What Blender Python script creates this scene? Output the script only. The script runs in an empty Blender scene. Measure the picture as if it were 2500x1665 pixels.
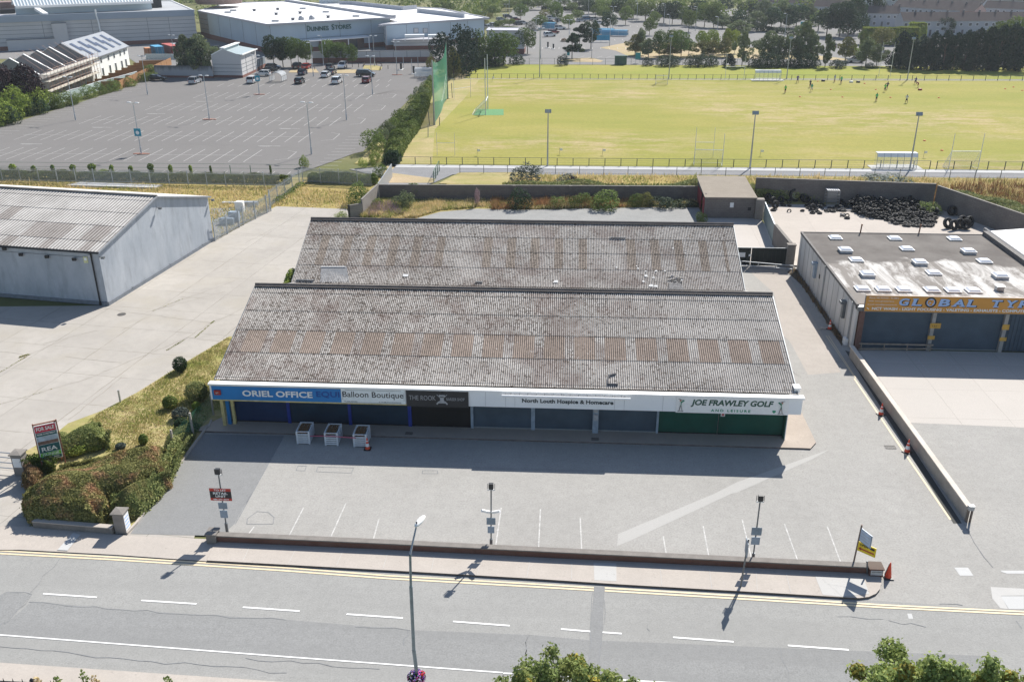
import bpy, math, random
import numpy as np
from mathutils import Vector, Matrix
SC = bpy.context.scene
COL = SC.collection
rad = math.radians
# ------------------------------------------------------------------ camera
CF, CT, CR, CA, CH = 2229.17, rad(23.7757), rad(-0.2682), rad(3.711), 31.5

def ray(u, v):
    x = (u-1250)/CF; y = (v-832.5)/CF
    c, s = math.cos(CR), math.sin(CR)
    xc = c*x+s*y; yc = -s*x+c*y
    d = (xc, math.cos(CT)-yc*math.sin(CT), -math.sin(CT)-yc*math.cos(CT))
    return Vector((d[0]*math.cos(CA)-d[1]*math.sin(CA), d[0]*math.sin(CA)+d[1]*math.cos(CA), d[2]))

def G(u, v, z=0.0):
    "point of the plan at height z seen at photo position u,v"
    d = ray(u, v); t = (z-CH)/d[2]
    return Vector((t*d[0], t*d[1], z))

def PY(u, v, Y):
    d = ray(u, v); t = Y/d[1]
    return Vector((t*d[0], Y, CH+t*d[2]))

def Q(ox, oy, k=3.3643):
    return lambda x, y, z=0.0: G(ox+x/k, oy+y/k, z)
A1, A2, A3, A4 = Q(0, 0), Q(600, 0), Q(1200, 0), Q(1800, 0)
B1, B2, B3, B4 = Q(0, 400), Q(600, 400), Q(1200, 400), Q(1800, 400)
C1, C2, C3, C4 = Q(0, 820), Q(500, 820), Q(1100, 820), Q(1800, 820)
D1, D2, D3, D4 = Q(0, 1205), Q(600, 1205), Q(1200, 1205), Q(1800, 1205)
E1, E2, E3, E4, E5, E6 = [Q(350*i, 0, 6.7286) for i in range(6)]
E7 = Q(2100, 0, 5.8875)

cam_d = bpy.data.cameras.new('camera')
cam_d.sensor_width = 36.0
cam_d.lens = CF/2500*36
cam_d.clip_end = 6000
cam = bpy.data.objects.new('camera', cam_d)
COL.objects.link(cam)
_f = ray(1250, 832.5).normalized()
_r = (ray(1350, 832.5)-ray(1250, 832.5)).normalized()
_u = -(ray(1250, 932.5)-ray(1250, 832.5)).normalized()
mw = Matrix.Identity(4)
for i in range(3):
    mw[i][0] = _r[i]; mw[i][1] = _u[i]; mw[i][2] = -_f[i]
mw.translation = Vector((0, 0, CH))
cam.matrix_world = mw
SC.camera = cam
# ------------------------------------------------------------------ light
SUN_AZ, SUN_EL = rad(25.7), rad(42.5)
w = bpy.data.worlds.new('World'); SC.world = w; w.use_nodes = True
nt = w.node_tree
sky = nt.nodes.new('ShaderNodeTexSky'); sky.sky_type = 'NISHITA'; sky.sun_disc = False
sky.sun_elevation = SUN_EL; sky.sun_rotation = SUN_AZ
sky.air_density = 1.0; sky.dust_density = 0.6; sky.ozone_density = 1.0
bg = nt.nodes['Background']; bg.inputs['Strength'].default_value = 0.088
nt.links.new(sky.outputs[0], bg.inputs['Color'])
sd = bpy.data.lights.new('sun', 'SUN'); sd.energy = 5.0; sd.angle = rad(0.53); sd.color = (1, .955, .885)
so = bpy.data.objects.new('sun', sd); COL.objects.link(so)
so.rotation_euler = Vector((math.sin(SUN_AZ)*math.cos(SUN_EL), math.cos(SUN_AZ)*math.cos(SUN_EL), math.sin(SUN_EL))).to_track_quat('Z', 'Y').to_euler()
so.location = (60, 60, 90)
vs = SC.view_settings
vs.view_transform = 'Standard'; vs.look = 'None'; vs.gamma = 1; vs.exposure = 0.57
try: vs.use_curve_mapping = False
except Exception: pass
SC.render.engine = 'CYCLES'
SC.cycles.max_bounces = 5; SC.cycles.diffuse_bounces = 3; SC.cycles.glossy_bounces = 2
SC.cycles.transmission_bounces = 3; SC.cycles.transparent_max_bounces = 8
# ------------------------------------------------------------------ materials
MATS = {}
def srgb(r, g, b):
    f = lambda c: (c/255/12.92) if c/255 <= .04045 else ((c/255+.055)/1.055)**2.4
    return (f(r), f(g), f(b))

class NB:
    def __init__(s, name):
        s.m = bpy.data.materials.new(name); s.m.use_nodes = True
        s.t = s.m.node_tree; s.b = s.t.nodes['Principled BSDF']
        s.tc = s.t.nodes.new('ShaderNodeTexCoord')
    def n(s, typ, **kw):
        nd = s.t.nodes.new(typ)
        for k, v in kw.items(): setattr(nd, k, v)
        return nd
    def l(s, a, b): s.t.links.new(a, b)
    def noise(s, scale, detail=3, rough=.55, vec=None, stretch=None, dist=0):
        nd = s.n('ShaderNodeTexNoise'); nd.inputs['Scale'].default_value = scale
        nd.inputs['Detail'].default_value = detail; nd.inputs['Roughness'].default_value = rough
        nd.inputs['Distortion'].default_value = dist
        src = vec or s.tc.outputs['Object']
        if stretch:
            mp = s.n('ShaderNodeMapping'); mp.inputs['Scale'].default_value = stretch[:3]
            if len(stretch) > 3: mp.inputs['Rotation'].default_value = (0, 0, stretch[3])
            s.l(src, mp.inputs['Vector']); src = mp.outputs[0]
        s.l(src, nd.inputs['Vector'])
        return nd.outputs['Fac']
    def ramp(s, fac, a, b, interp='LINEAR'):
        nd = s.n('ShaderNodeMapRange'); nd.inputs['From Min'].default_value = a; nd.inputs['From Max'].default_value = b
        nd.clamp = True
        s.l(fac, nd.inputs['Value']); return nd.outputs[0]
    def mul(s, a, b, op='MULTIPLY'):
        nd = s.n('ShaderNodeMath', operation=op)
        for i, x in enumerate((a, b)):
            if isinstance(x, (int, float)): nd.inputs[i].default_value = x
            else: s.l(x, nd.inputs[i])
        return nd.outputs[0]
    def mix(s, fac, a, b, blend='MIX'):
        nd = s.n('ShaderNodeMix', data_type='RGBA', blend_type=blend)
        if isinstance(fac, (int, float)): nd.inputs[0].default_value = fac
        else: s.l(fac, nd.inputs[0])
        for i, x in ((6, a), (7, b)):
            if isinstance(x, (tuple, list)): nd.inputs[i].default_value = (*x[:3], 1)
            else: s.l(x, nd.inputs[i])
        return nd.outputs[2]
    def done(s, col, rough=.8, metal=0, spec=.3, bump=None, bs=.3, bd=.01):
        if isinstance(col, (tuple, list)): s.b.inputs['Base Color'].default_value = (*col[:3], 1)
        else: s.l(col, s.b.inputs['Base Color'])
        s.b.inputs['Roughness'].default_value = rough; s.b.inputs['Metallic'].default_value = metal
        s.b.inputs['Specular IOR Level'].default_value = spec
        if bump is not None:
            nd = s.n('ShaderNodeBump'); nd.inputs['Strength'].default_value = bs; nd.inputs['Distance'].default_value = bd
            s.l(bump, nd.inputs['Height']); s.l(nd.outputs[0], s.b.inputs['Normal'])
        return s.m

def sc(c, k): return tuple(min(1, x*k) for x in c)

def plain(name, col, rough=.6, metal=0, spec=.4, var=.18, scale=3.0, fine=0.0):
    "simple paint/stone with grime variation"
    if name in MATS: return MATS[name]
    b = NB(name)
    c = b.mix(b.ramp(b.noise(scale, 4), .3, .7), sc(col, 1-var), sc(col, 1+var*.6))
    if fine:
        c = b.mix(b.ramp(b.noise(scale*12, 2), .35, .65), sc(col, 1-fine), c, 'MIX')
    MATS[name] = b.done(c, rough, metal, spec); return MATS[name]

def asphalt(name, c0, grain=.22, stain=.18, gs=14, ss=.13, streak=None, tint=None, cracks=0):
    b = NB(name)
    g = b.ramp(b.noise(gs, 2, .7), .3, .7)
    g2 = b.ramp(b.noise(gs*.21, 3, .7), .3, .7)
    st = b.ramp(b.noise(ss, 5, .62, dist=.4), .32, .68)
    md = b.ramp(b.noise(ss*7, 4, .6), .35, .65)
    c = b.mix(st, sc(c0, 1-stain), sc(c0, 1+stain*.7))
    c = b.mix(b.mul(md, .5), c, sc(c0, 1-stain*.7))
    c = b.mix(b.mul(g, .75), c, sc(c0, 1-grain))
    c = b.mix(b.mul(g2, .22), c, sc(c0, 1+grain*.9))
    c = b.mix(b.mul(b.ramp(b.noise(ss*2.6, 6, .75, dist=.8), .56, .66), .45), c, sc(c0, 1-stain*1.5))
    sp = b.ramp(b.noise(gs*.6, 1, .5), .70, .76)
    c = b.mix(b.mul(sp, .35), c, sc(c0, .6))
    if streak:
        k = b.ramp(b.noise(1.0, 3, .5, stretch=streak), .42, .62)
        c = b.mix(b.mul(k, .35), c, sc(c0, .78))
    if tint:
        c = b.mix(b.mul(b.ramp(b.noise(ss*2.3, 3), .5, .72), .5), c, tint)
    if cracks:
        v = b.n('ShaderNodeTexVoronoi', feature='DISTANCE_TO_EDGE'); v.inputs['Scale'].default_value = cracks
        dn = b.n('ShaderNodeVectorMath', operation='ADD'); nz = b.n('ShaderNodeTexNoise'); nz.inputs['Scale'].default_value = .8
        b.l(b.tc.outputs['Object'], nz.inputs['Vector']); b.l(b.tc.outputs['Object'], dn.inputs[0]); b.l(nz.outputs['Color'], dn.inputs[1])
        b.l(dn.outputs[0], v.inputs['Vector'])
        e = b.ramp(v.outputs['Distance'], .012, .0)
        e = b.mul(e, b.ramp(b.noise(.12, 2), .5, .6))
        c = b.mix(b.mul(e, .6), c, sc(c0, .4))
    m = b.done(c, .95, 0, .06, g, .25, .008); MATS[name] = m; return m

def leafmat(name, c1, c2, c3=None, transl=.25, scale=.6, island=True):
    b = NB(name)
    geo = b.n('ShaderNodeNewGeometry')
    oi = b.n('ShaderNodeObjectInfo')
    c = b.mix(geo.outputs['Random Per Island'], c1, c2)
    if c3:
        c = b.mix(b.mul(b.ramp(b.noise(scale, 3, .6), .5, .68), .85), c, c3)
    hsv = b.n('ShaderNodeHueSaturation')
    b.l(c, hsv.inputs['Color'])
    v = b.n('ShaderNodeMapRange'); v.inputs['To Min'].default_value = .8; v.inputs['To Max'].default_value = 1.25
    b.l(oi.outputs['Random'], v.inputs['Value']); b.l(v.outputs[0], hsv.inputs['Value'])
    c = hsv.outputs[0]
    b.l(c, b.b.inputs['Base Color']); b.b.inputs['Roughness'].default_value = .75
    b.b.inputs['Specular IOR Level'].default_value = .15
    tr = b.n('ShaderNodeBsdfTranslucent'); b.l(c, tr.inputs['Color'])
    mx = b.n('ShaderNodeMixShader'); mx.inputs[0].default_value = transl
    out = [n for n in b.t.nodes if n.type == 'OUTPUT_MATERIAL'][0]
    b.l(b.b.outputs[0], mx.inputs[1]); b.l(tr.outputs[0], mx.inputs[2]); b.l(mx.outputs[0], out.inputs['Surface'])
    MATS[name] = b.m; return b.m

def emis_glass(name, col, rough=.12):
    if name in MATS: return MATS[name]
    b = NB(name); MATS[name] = b.done(col, rough, 0, .6); return MATS[name]
# ------------------------------------------------------------------ mesh tools
class MB:
    def __init__(s): s.v = []; s.f = []; s.m = []
    def add(s, vs, fs, mi=0):
        o = len(s.v); s.v += [tuple(p) for p in vs]
        s.f += [tuple(i+o for i in f) for f in fs]; s.m += [mi]*len(fs)
    def box(s, a, b, mi=0, M=None):
        x0, y0, z0 = a; x1, y1, z1 = b
        vs = [(x0,y0,z0),(x1,y0,z0),(x1,y1,z0),(x0,y1,z0),(x0,y0,z1),(x1,y0,z1),(x1,y1,z1),(x0,y1,z1)]
        if M is not None: vs = [M @ Vector(p) for p in vs]
        s.add(vs, [(0,3,2,1),(4,5,6,7),(0,1,5,4),(1,2,6,5),(2,3,7,6),(3,0,4,7)], mi)
    def beam(s, p, q, w, h, mi=0):
        "box of w x h section from p to q"
        p = Vector(p); q = Vector(q); d = (q-p).normalized()
        up = Vector((0,0,1)) if abs(d.z) < .95 else Vector((0,1,0))
        r = d.cross(up).normalized()*w/2; t = r.cross(d).normalized()*h/2
        vs = [p-r-t, p+r-t, p+r+t, p-r+t, q-r-t, q+r-t, q+r+t, q-r+t]
        s.add(vs, [(0,1,2,3),(7,6,5,4),(0,4,5,1),(1,5,6,2),(2,6,7,3),(3,7,4,0)], mi)
    def tube(s, pts, rr, n=8, mi=0, cap=True):
        pts = [Vector(p) for p in pts]
        if isinstance(rr, (int, float)): rr = [rr]*len(pts)
        rings = []
        ref = None
        for i, p in enumerate(pts):
            d = (pts[min(i+1, len(pts)-1)]-pts[max(i-1, 0)]).normalized()
            if ref is None or abs(ref.dot(d)) > .95: ref = Vector((0,0,1)) if abs(d.z) < .9 else Vector((1,0,0))
            a = d.cross(ref).normalized(); b = d.cross(a)
            rings.append([p+(a*math.cos(2*math.pi*k/n)+b*math.sin(2*math.pi*k/n))*rr[i] for k in range(n)])
        vs = [q for r in rings for q in r]; fs = []
        for i in range(len(pts)-1):
            for k in range(n):
                fs.append((i*n+k, i*n+(k+1) % n, (i+1)*n+(k+1) % n, (i+1)*n+k))
        if cap: fs += [tuple(range(n-1, -1, -1)), tuple(range((len(pts)-1)*n, len(pts)*n))]
        s.add(vs, fs, mi)
    def prism(s, poly, z0, z1, mi=0, side=None):
        "polygon (list of xy) between z0 and z1 (numbers or lists)"
        n = len(poly)
        a = sum(poly[i][0]*poly[(i+1)%n][1]-poly[(i+1)%n][0]*poly[i][1] for i in range(n))
        if a < 0: poly = poly[::-1]; 
        zz0 = z0 if isinstance(z0, list) else [z0]*n; zz1 = z1 if isinstance(z1, list) else [z1]*n
        if a < 0: zz0 = zz0[::-1]; zz1 = zz1[::-1]
        vs = [(poly[i][0], poly[i][1], zz0[i]) for i in range(n)]+[(poly[i][0], poly[i][1], zz1[i]) for i in range(n)]
        s.add(vs, [tuple(range(n, 2*n))], mi); s.add(vs, [tuple(range(n-1, -1, -1))]+[(i, (i+1)%n, n+(i+1)%n, n+i) for i in range(n)], mi if side is None else side)
    def lathe(s, prof, n=16, mi=0, M=None):
        "prof list of (r,z) closed or open"
        vs = []
        for k in range(n):
            a = 2*math.pi*k/n
            for r, z in prof: 
                p = Vector((r*math.cos(a), r*math.sin(a), z)); vs.append(M @ p if M is not None else p)
        m = len(prof); fs = []
        for k in range(n):
            for i in range(m-1):
                fs.append((k*m+i, ((k+1)%n)*m+i, ((k+1)%n)*m+i+1, k*m+i+1))
        s.add(vs, fs, mi)
    def sheet(s, pts, mi=0):
        s.add(pts, [tuple(range(len(pts)))], mi)
    def obj(s, name, mats, parent=None, smooth=False, loc=None, **tags):
        me = bpy.data.meshes.new(name); me.from_pydata(s.v, [], s.f)
        if not isinstance(mats, (list, tuple)): mats = [mats]
        for m in mats: me.materials.append(m)
        if any(s.m): me.polygons.foreach_set('material_index', s.m)
        if smooth: me.polygons.foreach_set('use_smooth', [True]*len(s.f))
        me.update()
        return link(name, me, parent, loc, **tags)

def link(name, me, parent=None, loc=None, **tags):
    o = bpy.data.objects.new(name, me); COL.objects.link(o)
    if parent is not None: o.parent = parent
    if loc is not None: o.location = loc
    for k, v in tags.items(): o[k] = v
    return o

def thing(name, label, cat, loc=(0,0,0), rz=0, group=None):
    o = bpy.data.objects.new(name, None); COL.objects.link(o); o.location = loc; o.rotation_euler = (0,0,rz)
    o.empty_display_size = .3
    o['label'] = label; o['category'] = cat
    if group: o['group'] = group
    return o

def kids(o): return [c for c in COL.objects if c.parent == o]
TREE = {}
def copy_tree(root, loc, rz=0, scale=1, label=None, group=None, cat=None):
    if root.name not in TREE:
        TREE[root.name] = [(c, kids(c)) for c in kids(root)]
    r = root.copy(); COL.objects.link(r); r.location = loc; r.rotation_euler = (0,0,rz)
    r.scale = scale if isinstance(scale, (tuple, list)) else (scale,)*3
    if label: r['label'] = label
    if group: r['group'] = group
    if cat: r['category'] = cat
    for c, gs in TREE[root.name]:
        n = c.copy(); COL.objects.link(n); n.parent = r
        for g in gs:
            k = g.copy(); COL.objects.link(k); k.parent = n
    return r

def struct(name, mb, mat, **kw):
    o = mb.obj(name, mat); o['kind'] = 'structure'; return o
ORD = ['first','second','third','fourth','fifth','sixth','seventh','eighth','ninth','tenth','eleventh','twelfth','thirteenth','fourteenth','fifteenth','sixteenth','seventeenth','eighteenth','nineteenth','twentieth','twenty-first','twenty-second','twenty-third','twenty-fourth','twenty-fifth']

def flat(name, pts, z, mat, parent=None):
    m = MB(); m.sheet([(p[0], p[1], z) for p in pts])
    if parent is None: return struct(name, m, mat)
    return m.obj(name, mat, parent)

def lines(mb, segs, w, z):
    for a, b in segs:
        a = Vector((a[0], a[1], 0)); b = Vector((b[0], b[1], 0)); d = (b-a).normalized(); n = Vector((-d.y, d.x, 0))*w/2
        mb.sheet([(a-n)+Vector((0,0,z)), (b-n)+Vector((0,0,z)), (b+n)+Vector((0,0,z)), (a+n)+Vector((0,0,z))])

def jag(mb, a, b, w, z, j=.12, n=0, seed=1):
    "irregular crack from a to b"
    R_ = random.Random(seed+int(a[0]*10)); a = Vector((a[0],a[1])); b = Vector((b[0],b[1])); L_ = (b-a).length; n = n or max(3, int(L_/.7)); d = (b-a)/L_; q = Vector((-d.y,d.x)); P = [a]
    for i in range(1, n): P.append(a+(b-a)*(i/n)+q*R_.uniform(-j, j)+d*R_.uniform(-.1,.1))
    P.append(b)
    for p, r in zip(P, P[1:]): lines(mb, [(p, r)], w*R_.uniform(.5,1.3), z)

def text(s, name, mat, p0, p1, h, parent=None, depth=.02, bold=0, shear=0, M=None, space=1.0, flip=False):
    "lettering standing upright from p0 to p1 (baseline ends), height h"
    cu = bpy.data.curves.new(name, 'FONT'); cu.body = s; cu.size = 1; cu.extrude = .5; cu.offset = bold; cu.shear = shear
    cu.space_character = space; cu.resolution_u = 3
    to = bpy.data.objects.new(name, cu); COL.objects.link(to)
    dg = bpy.context.evaluated_depsgraph_get(); me = bpy.data.meshes.new_from_object(to.evaluated_get(dg))
    bpy.data.objects.remove(to)
    n = len(me.vertices); co = np.empty(n*3); me.vertices.foreach_get('co', co); co = co.reshape(-1, 3)
    mn, mx = co.min(0), co.max(0)
    p0 = Vector(p0); p1 = Vector(p1); ex = (p1-p0); L = ex.length; ex = ex/L; ez = Vector((0,0,1)); ey = ez.cross(ex)
    if M: ez = Vector(M).normalized(); ey = ez.cross(ex)
    X = (co[:,0]-mn[0])/(mx[0]-mn[0])*L; 
    zb = mn[1] if s.islower() is False else mn[1]
    Z = (co[:,1]-zb)/(mx[1]-zb)*h; Y = (co[:,2])*depth
    out = np.outer(X, ex)+np.outer(Z, ez)-np.outer(Y, ey)+np.array(p0)
    me.vertices.foreach_set('co', out.ravel()); me.materials.clear(); me.materials.append(mat); me.name = name; me.update()
    return link(name, me, parent)

def leaves(P, N, size, rng, mat, name, parent=None, jitter=.35, aspect=1.6, extra=None, **tags):
    "one small folded diamond per point"
    n = len(P)
    d = rng.normal(size=(n, 3)); nn = N*(1-jitter)+d*jitter*.8; nn /= np.linalg.norm(nn, axis=1)[:, None]+1e-9
    r = rng.normal(size=(n, 3)); a = np.cross(nn, r); a /= np.linalg.norm(a, axis=1)[:, None]+1e-9; b = np.cross(nn, a)
    s = (size*rng.uniform(.6, 1.3, n))[:, None]
    A = a*s*aspect*.5; B = b*s*.5
    V = np.stack([P-A, P-B*.9+nn*s*.12, P+A, P+B+nn*s*.12], 1).reshape(-1, 3)
    me = bpy.data.meshes.new(name)
    me.vertices.add(n*4); me.vertices.foreach_set('co', V.ravel())
    me.loops.add(n*4); me.loops.foreach_set('vertex_index', np.arange(n*4, dtype=np.int32))
    me.polygons.add(n); me.polygons.foreach_set('loop_start', np.arange(0, n*4, 4, dtype=np.int32))
    me.polygons.foreach_set('loop_total', np.full(n, 4, dtype=np.int32))
    me.materials.append(mat); me.update(calc_edges=True)
    if extra is not None: pass
    return link(name, me, parent, **tags)

def blobpts(blobs, n, rng, depth=.3, lump=0, flatz=None):
    "points over ellipsoids (cx,cy,cz,rx,ry,rz), outward normals"
    bl = np.array(blobs, float); w = (bl[:,3]*bl[:,4]+bl[:,3]*bl[:,5]+bl[:,4]*bl[:,5]); w /= w.sum()
    k = rng.choice(len(bl), n, p=w); d = rng.normal(size=(n,3)); d /= np.linalg.norm(d, axis=1)[:,None]
    r = 1-depth*rng.random(n)**1.5
    P = bl[k,:3]+d*r[:,None]*bl[k,3:]; N = d/bl[k,3:]; N /= np.linalg.norm(N, axis=1)[:,None]
    # drop points well inside another blob
    keep = np.ones(n, bool)
    for j in range(len(bl)):
        q = (P-bl[j,:3])/bl[j,3:]; ins = (q*q).sum(1) < .5
        keep &= ~(ins & (k != j))
    return P[keep], N[keep]
# ------------------------------------------------------------------ ground and paving
RNG = np.random.default_rng(7); random.seed(5)
m_asph = asphalt('asphalt_shop', (.385, .374, .352), grain=.34, stain=.13, gs=9)
m_asph_d = asphalt('asphalt_dark', (.262, .264, .262), grain=.26, stain=.06, gs=9)
m_road = asphalt('asphalt_road', (.345, .342, .328), grain=.36, stain=.12, gs=11, streak=(.04, .8, 1, rad(2)))
m_road_d = asphalt('asphalt_road_lane', (.29, .291, .286), grain=.38, stain=.08, gs=11, streak=(.05, .9, 1, rad(2)))
m_store = asphalt('asphalt_store', (.20, .192, .186), grain=.16, stain=.10, gs=4, ss=.045)
m_far = asphalt('asphalt_far', (.235, .23, .225), grain=.08, stain=.10, gs=3, ss=.04)
m_patch = asphalt('asphalt_strip', (.435, .425, .405), grain=.10, stain=.06, gs=9)
m_gravel = asphalt('gravel', (.33, .33, .32), grain=.35, stain=.16, gs=7, ss=.3)
m_gravel_p = asphalt('gravel_path', (.27, .27, .275), grain=.35, stain=.15, gs=5, ss=.3)
m_dash = plain('road_paint_white', (.80, .80, .78), .7, var=.10, scale=4)
b = NB('bay_paint_white'); m_bay = b.done(b.mix(b.ramp(b.noise(3.5, 4, .8), .40, .60), (.39,.385,.37), (.58,.57,.55)), .85)
m_yel = plain('road_paint_yellow', (.72, .60, .40), .7, var=.10, scale=4)
m_crack = plain('bitumen_seal', (.11, .11, .115), .9)
m_crack2 = plain('faint_crack', (.235, .24, .245), .9)
m_pave = asphalt('pavement_concrete', (.475, .43, .385), grain=.16, stain=.10, gs=8, ss=.4)
m_pave_l = asphalt('pavement_patch', (.50, .49, .47), grain=.06, stain=.07, gs=8, ss=.5)
m_kerb = plain('kerb_stone_shaded', (.17, .14, .125), .9, var=.3, scale=2)  # stone kerb faces, their shade away from the sun painted in as dark colour
m_path = asphalt('walk_concrete', (.53, .53, .52), grain=.06, stain=.08, gs=4, ss=.3)
m_shopwalk = asphalt('shop_walk', (.44, .38, .325), grain=.08, stain=.14, gs=7, ss=.5)

def slabs(name, c0, size, rot, off=(0, 0), jw=.018, stain=.12, jc=.45, warm=None, ratio=1.0):
    b = NB(name)
    mp = b.n('ShaderNodeMapping'); mp.inputs['Rotation'].default_value = (0, 0, rot); mp.inputs['Location'].default_value = (off[0], off[1], 0)
    b.l(b.tc.outputs['Object'], mp.inputs['Vector'])
    nz = b.n('ShaderNodeTexNoise'); nz.inputs['Scale'].default_value = .9; nz.inputs['Detail'].default_value = 4; b.l(b.tc.outputs['Object'], nz.inputs['Vector'])
    vm = b.n('ShaderNodeVectorMath', operation='MULTIPLY_ADD'); b.l(nz.outputs['Color'], vm.inputs[0]); vm.inputs[1].default_value = (.16, .16, 0); b.l(mp.outputs[0], vm.inputs[2])
    br = b.n('ShaderNodeTexBrick'); br.offset = 0; br.inputs['Scale'].default_value = 1
    br.inputs['Brick Width'].default_value = size*ratio; br.inputs['Row Height'].default_value = size
    br.inputs['Mortar Size'].default_value = jw; br.inputs['Mortar Smooth'].default_value = .3
    br.inputs['Color1'].default_value = (*sc(c0, .95), 1); br.inputs['Color2'].default_value = (*sc(c0, 1.05), 1); br.inputs['Mortar'].default_value = (*sc(c0, .5), 1)
    b.l(vm.outputs[0], br.inputs['Vector'])
    clean = b.mix(b.mul(br.outputs['Fac'], 0.0), br.outputs['Color'], c0)
    st = b.ramp(b.noise(.16, 5, .62, dist=.4), .35, .68)
    c = b.mix(b.mul(st, .6), clean, sc(c0, 1-stain))
    c = b.mix(b.mul(b.ramp(b.noise(1.1, 5, .7), .45, .72), .5), c, sc(c0, 1-stain*1.1))
    c = b.mix(b.mul(b.ramp(b.noise(9, 3, .7), .35, .65), .22), c, sc(c0, .72))
    if warm: c = b.mix(b.mul(b.ramp(b.noise(.22, 3), .52, .68), .6), c, warm)
    # moss and dirt in the joints, patchy
    j = b.mul(br.outputs['Fac'], b.ramp(b.noise(.35, 3), .40, .6))
    c = b.mix(b.mul(j, jc), c, (.12, .11, .07))
    m = b.done(c, .95, 0, .06); MATS[name] = m; return m
m_yard = slabs('yard_slabs', (.455, .425, .385), 4.6, rad(7.2), (1.4, 2.0), warm=(.38, .35, .30), stain=.26, jc=1)
m_fore = slabs('forecourt_slabs', (.53, .495, .455), 4.6, rad(0), (.6, .4), jw=.012, stain=.08, ratio=.78)
m_tyard = slabs('tyre_yard_slabs', (.52, .47, .42), 6.0, rad(3), (.6, .4), jw=.012, stain=.16)
m_gateyard = slabs('gate_yard_slabs', (.54, .50, .46), 7.0, rad(2), (3, 1), jw=.01, stain=.10)

def grassmat(name, cols, s1=.05, s2=.3, fine=3, straw=None, th=(.5, .66), stripes=False):
    b = NB(name)
    n1 = b.ramp(b.noise(s1, 4, .6), .36, .64); n2 = b.ramp(b.noise(s2, 4, .65, stretch=(.35, 1, 1)), .35, .68)
    c = b.mix(n1, cols[0], cols[1]); c = b.mix(b.mul(n2, .7), c, cols[2])
    if straw:
        a = b.mul(b.ramp(b.noise(s1*1.1, 2, .5, stretch=(.5, 1, 1)), .44, .60), b.ramp(b.noise(s2*3, 5, .8, stretch=(.4, 1.0, 1)), .44, .60))
        c = b.mix(b.mul(a, .62), c, straw)
    if stripes:
        wv = b.n('ShaderNodeTexWave', bands_direction='Y'); wv.inputs['Scale'].default_value = .32; wv.inputs['Distortion'].default_value = .6
        b.l(b.tc.outputs['Object'], wv.inputs['Vector'])
        c = b.mix(b.mul(wv.outputs['Fac'], .16), c, sc(cols[1], 1.35))
    f = b.ramp(b.noise(fine, 3, .75), .3, .7)
    c = b.mix(b.mul(f, .45), c, sc(cols[0], .62))
    m = b.done(c, .95, 0, .1, f, .4, .03); MATS[name] = m; return m
m_pitch = grassmat('pitch_grass', ((.285, .268, .062), (.36, .315, .095), (.21, .245, .04)), .028, .10, 1.6, straw=(.56, .40, .29), stripes=True)
m_bank = grassmat('bank_grass', ((.36, .31, .13), (.27, .29, .08), (.47, .37, .20)), .22, .8, 3, straw=(.60, .46, .29))
m_field2 = grassmat('verge_grass', ((.28, .30, .055), (.37, .32, .09), (.22, .27, .04)), .03, .12, 1.4)
m_rough = grassmat('rough_grass', ((.37, .29, .10), (.26, .25, .07), (.46, .35, .16)), .2, .8, 4)
m_earth = grassmat('earth', ((.16, .17, .07), (.22, .20, .10), (.12, .14, .05)), .02, .1, 1)
m_dry = grassmat('dry_grass', ((.44, .35, .22), (.36, .32, .14), (.50, .39, .27)), .1, .4, 2)

ground = flat('ground', [(-1500, -100), (1500, -100), (1500, 3000), (-1500, 3000)], -.06, m_earth)
# left concrete yard
flat('concrete_yard', [(-90, 43.5), (-21, 41.6), (-24, 56), (-24, 86), (-25, 88), B2(850,420), B2(830,372), B2(250,350), (G(523,589)), (-41.5,98.3), (-43.2,77.6), (-90, 74)], .0, m_yard)
# shop car park, lane and garage forecourt
flat('car_park', [(-19.2, 42.6), G(334,1279), G(505,1046), (-25.6,54.5), (-24,58), (15.0,58), (15.0,108), (24.0,108), (24.0,71.2), (80,71.2), (80,34), (-19, 37.5)], .004, m_asph)
flat('car_park_old_surface', [G(318,1303), G(334,1279), G(505,1046), C2(0,806), C2(650,822), C2(240,1548), G(540,1308)], .008, m_asph_d)
flat('car_park_trench', [D3(1030,430), D3(1040,330), D3(1830,0), C4(0,1200), C4(150,1148), C4(760,930), C4(620,1010), C4(0,1285), D3(1970,0), D3(1150,380)], .008, m_patch)
ms = MB(); lines(ms, [(C2(650,822), C2(250,1545)), (D2(45,0), D2(0,80))], .07, .012)
def loop(cr, pts, w=.05, z=.012, mb=None):
    P = [cr(*p) for p in pts]; lines(mb or ms, list(zip(P, P[1:]+P[:1])), w, z)
loop(C2, [(750,1105),(765,1068),(835,1068),(822,1108)]); loop(C2, [(915,1115),(930,1075),(1222,1083),(1205,1127)])
loop(C2, [(1785,1130),(1790,1106),(1910,1106),(1915,1130)]); loop(C2, [(350,1500),(430,1442),(520,1448),(570,1490),(560,1545),(345,1545)])
lines(ms, [(C3(172,1082), C3(1260,1112))], .04, .012)
struct('asphalt_seams', ms, m_crack2)
m = MB()
for a, b_ in (((690+11,375),(820+8,85)), ):
    pass
bays = [(D2(20,335), D2(70,270)), (D2(352,352), D2(475,115)), (D2(690,375), D2(822,80)), (D2(1045,385), D2(1095,205)), (D2(2050,450), D2(2098,115)), (D3(385,472), D3(402,128)), (D3(742,492), D3(728,195)), (D3(1080,505), D3(1076,470)), (D3(1440,525), D3(1410,350)), (D3(1790,545), D3(1738,265)), (D3(2140,555), D3(2058,210)), (D4(508,582), D4(388,250)), (D4(852,572), D4(738,268))]
lines(m, bays, .075, .012)
struct('parking_bay_lines', m, m_bay)
m = MB()
lines(m, [(C4(730,0), C4(955,330)), (C4(750,0), C4(975,350))], .06, .012)
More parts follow.
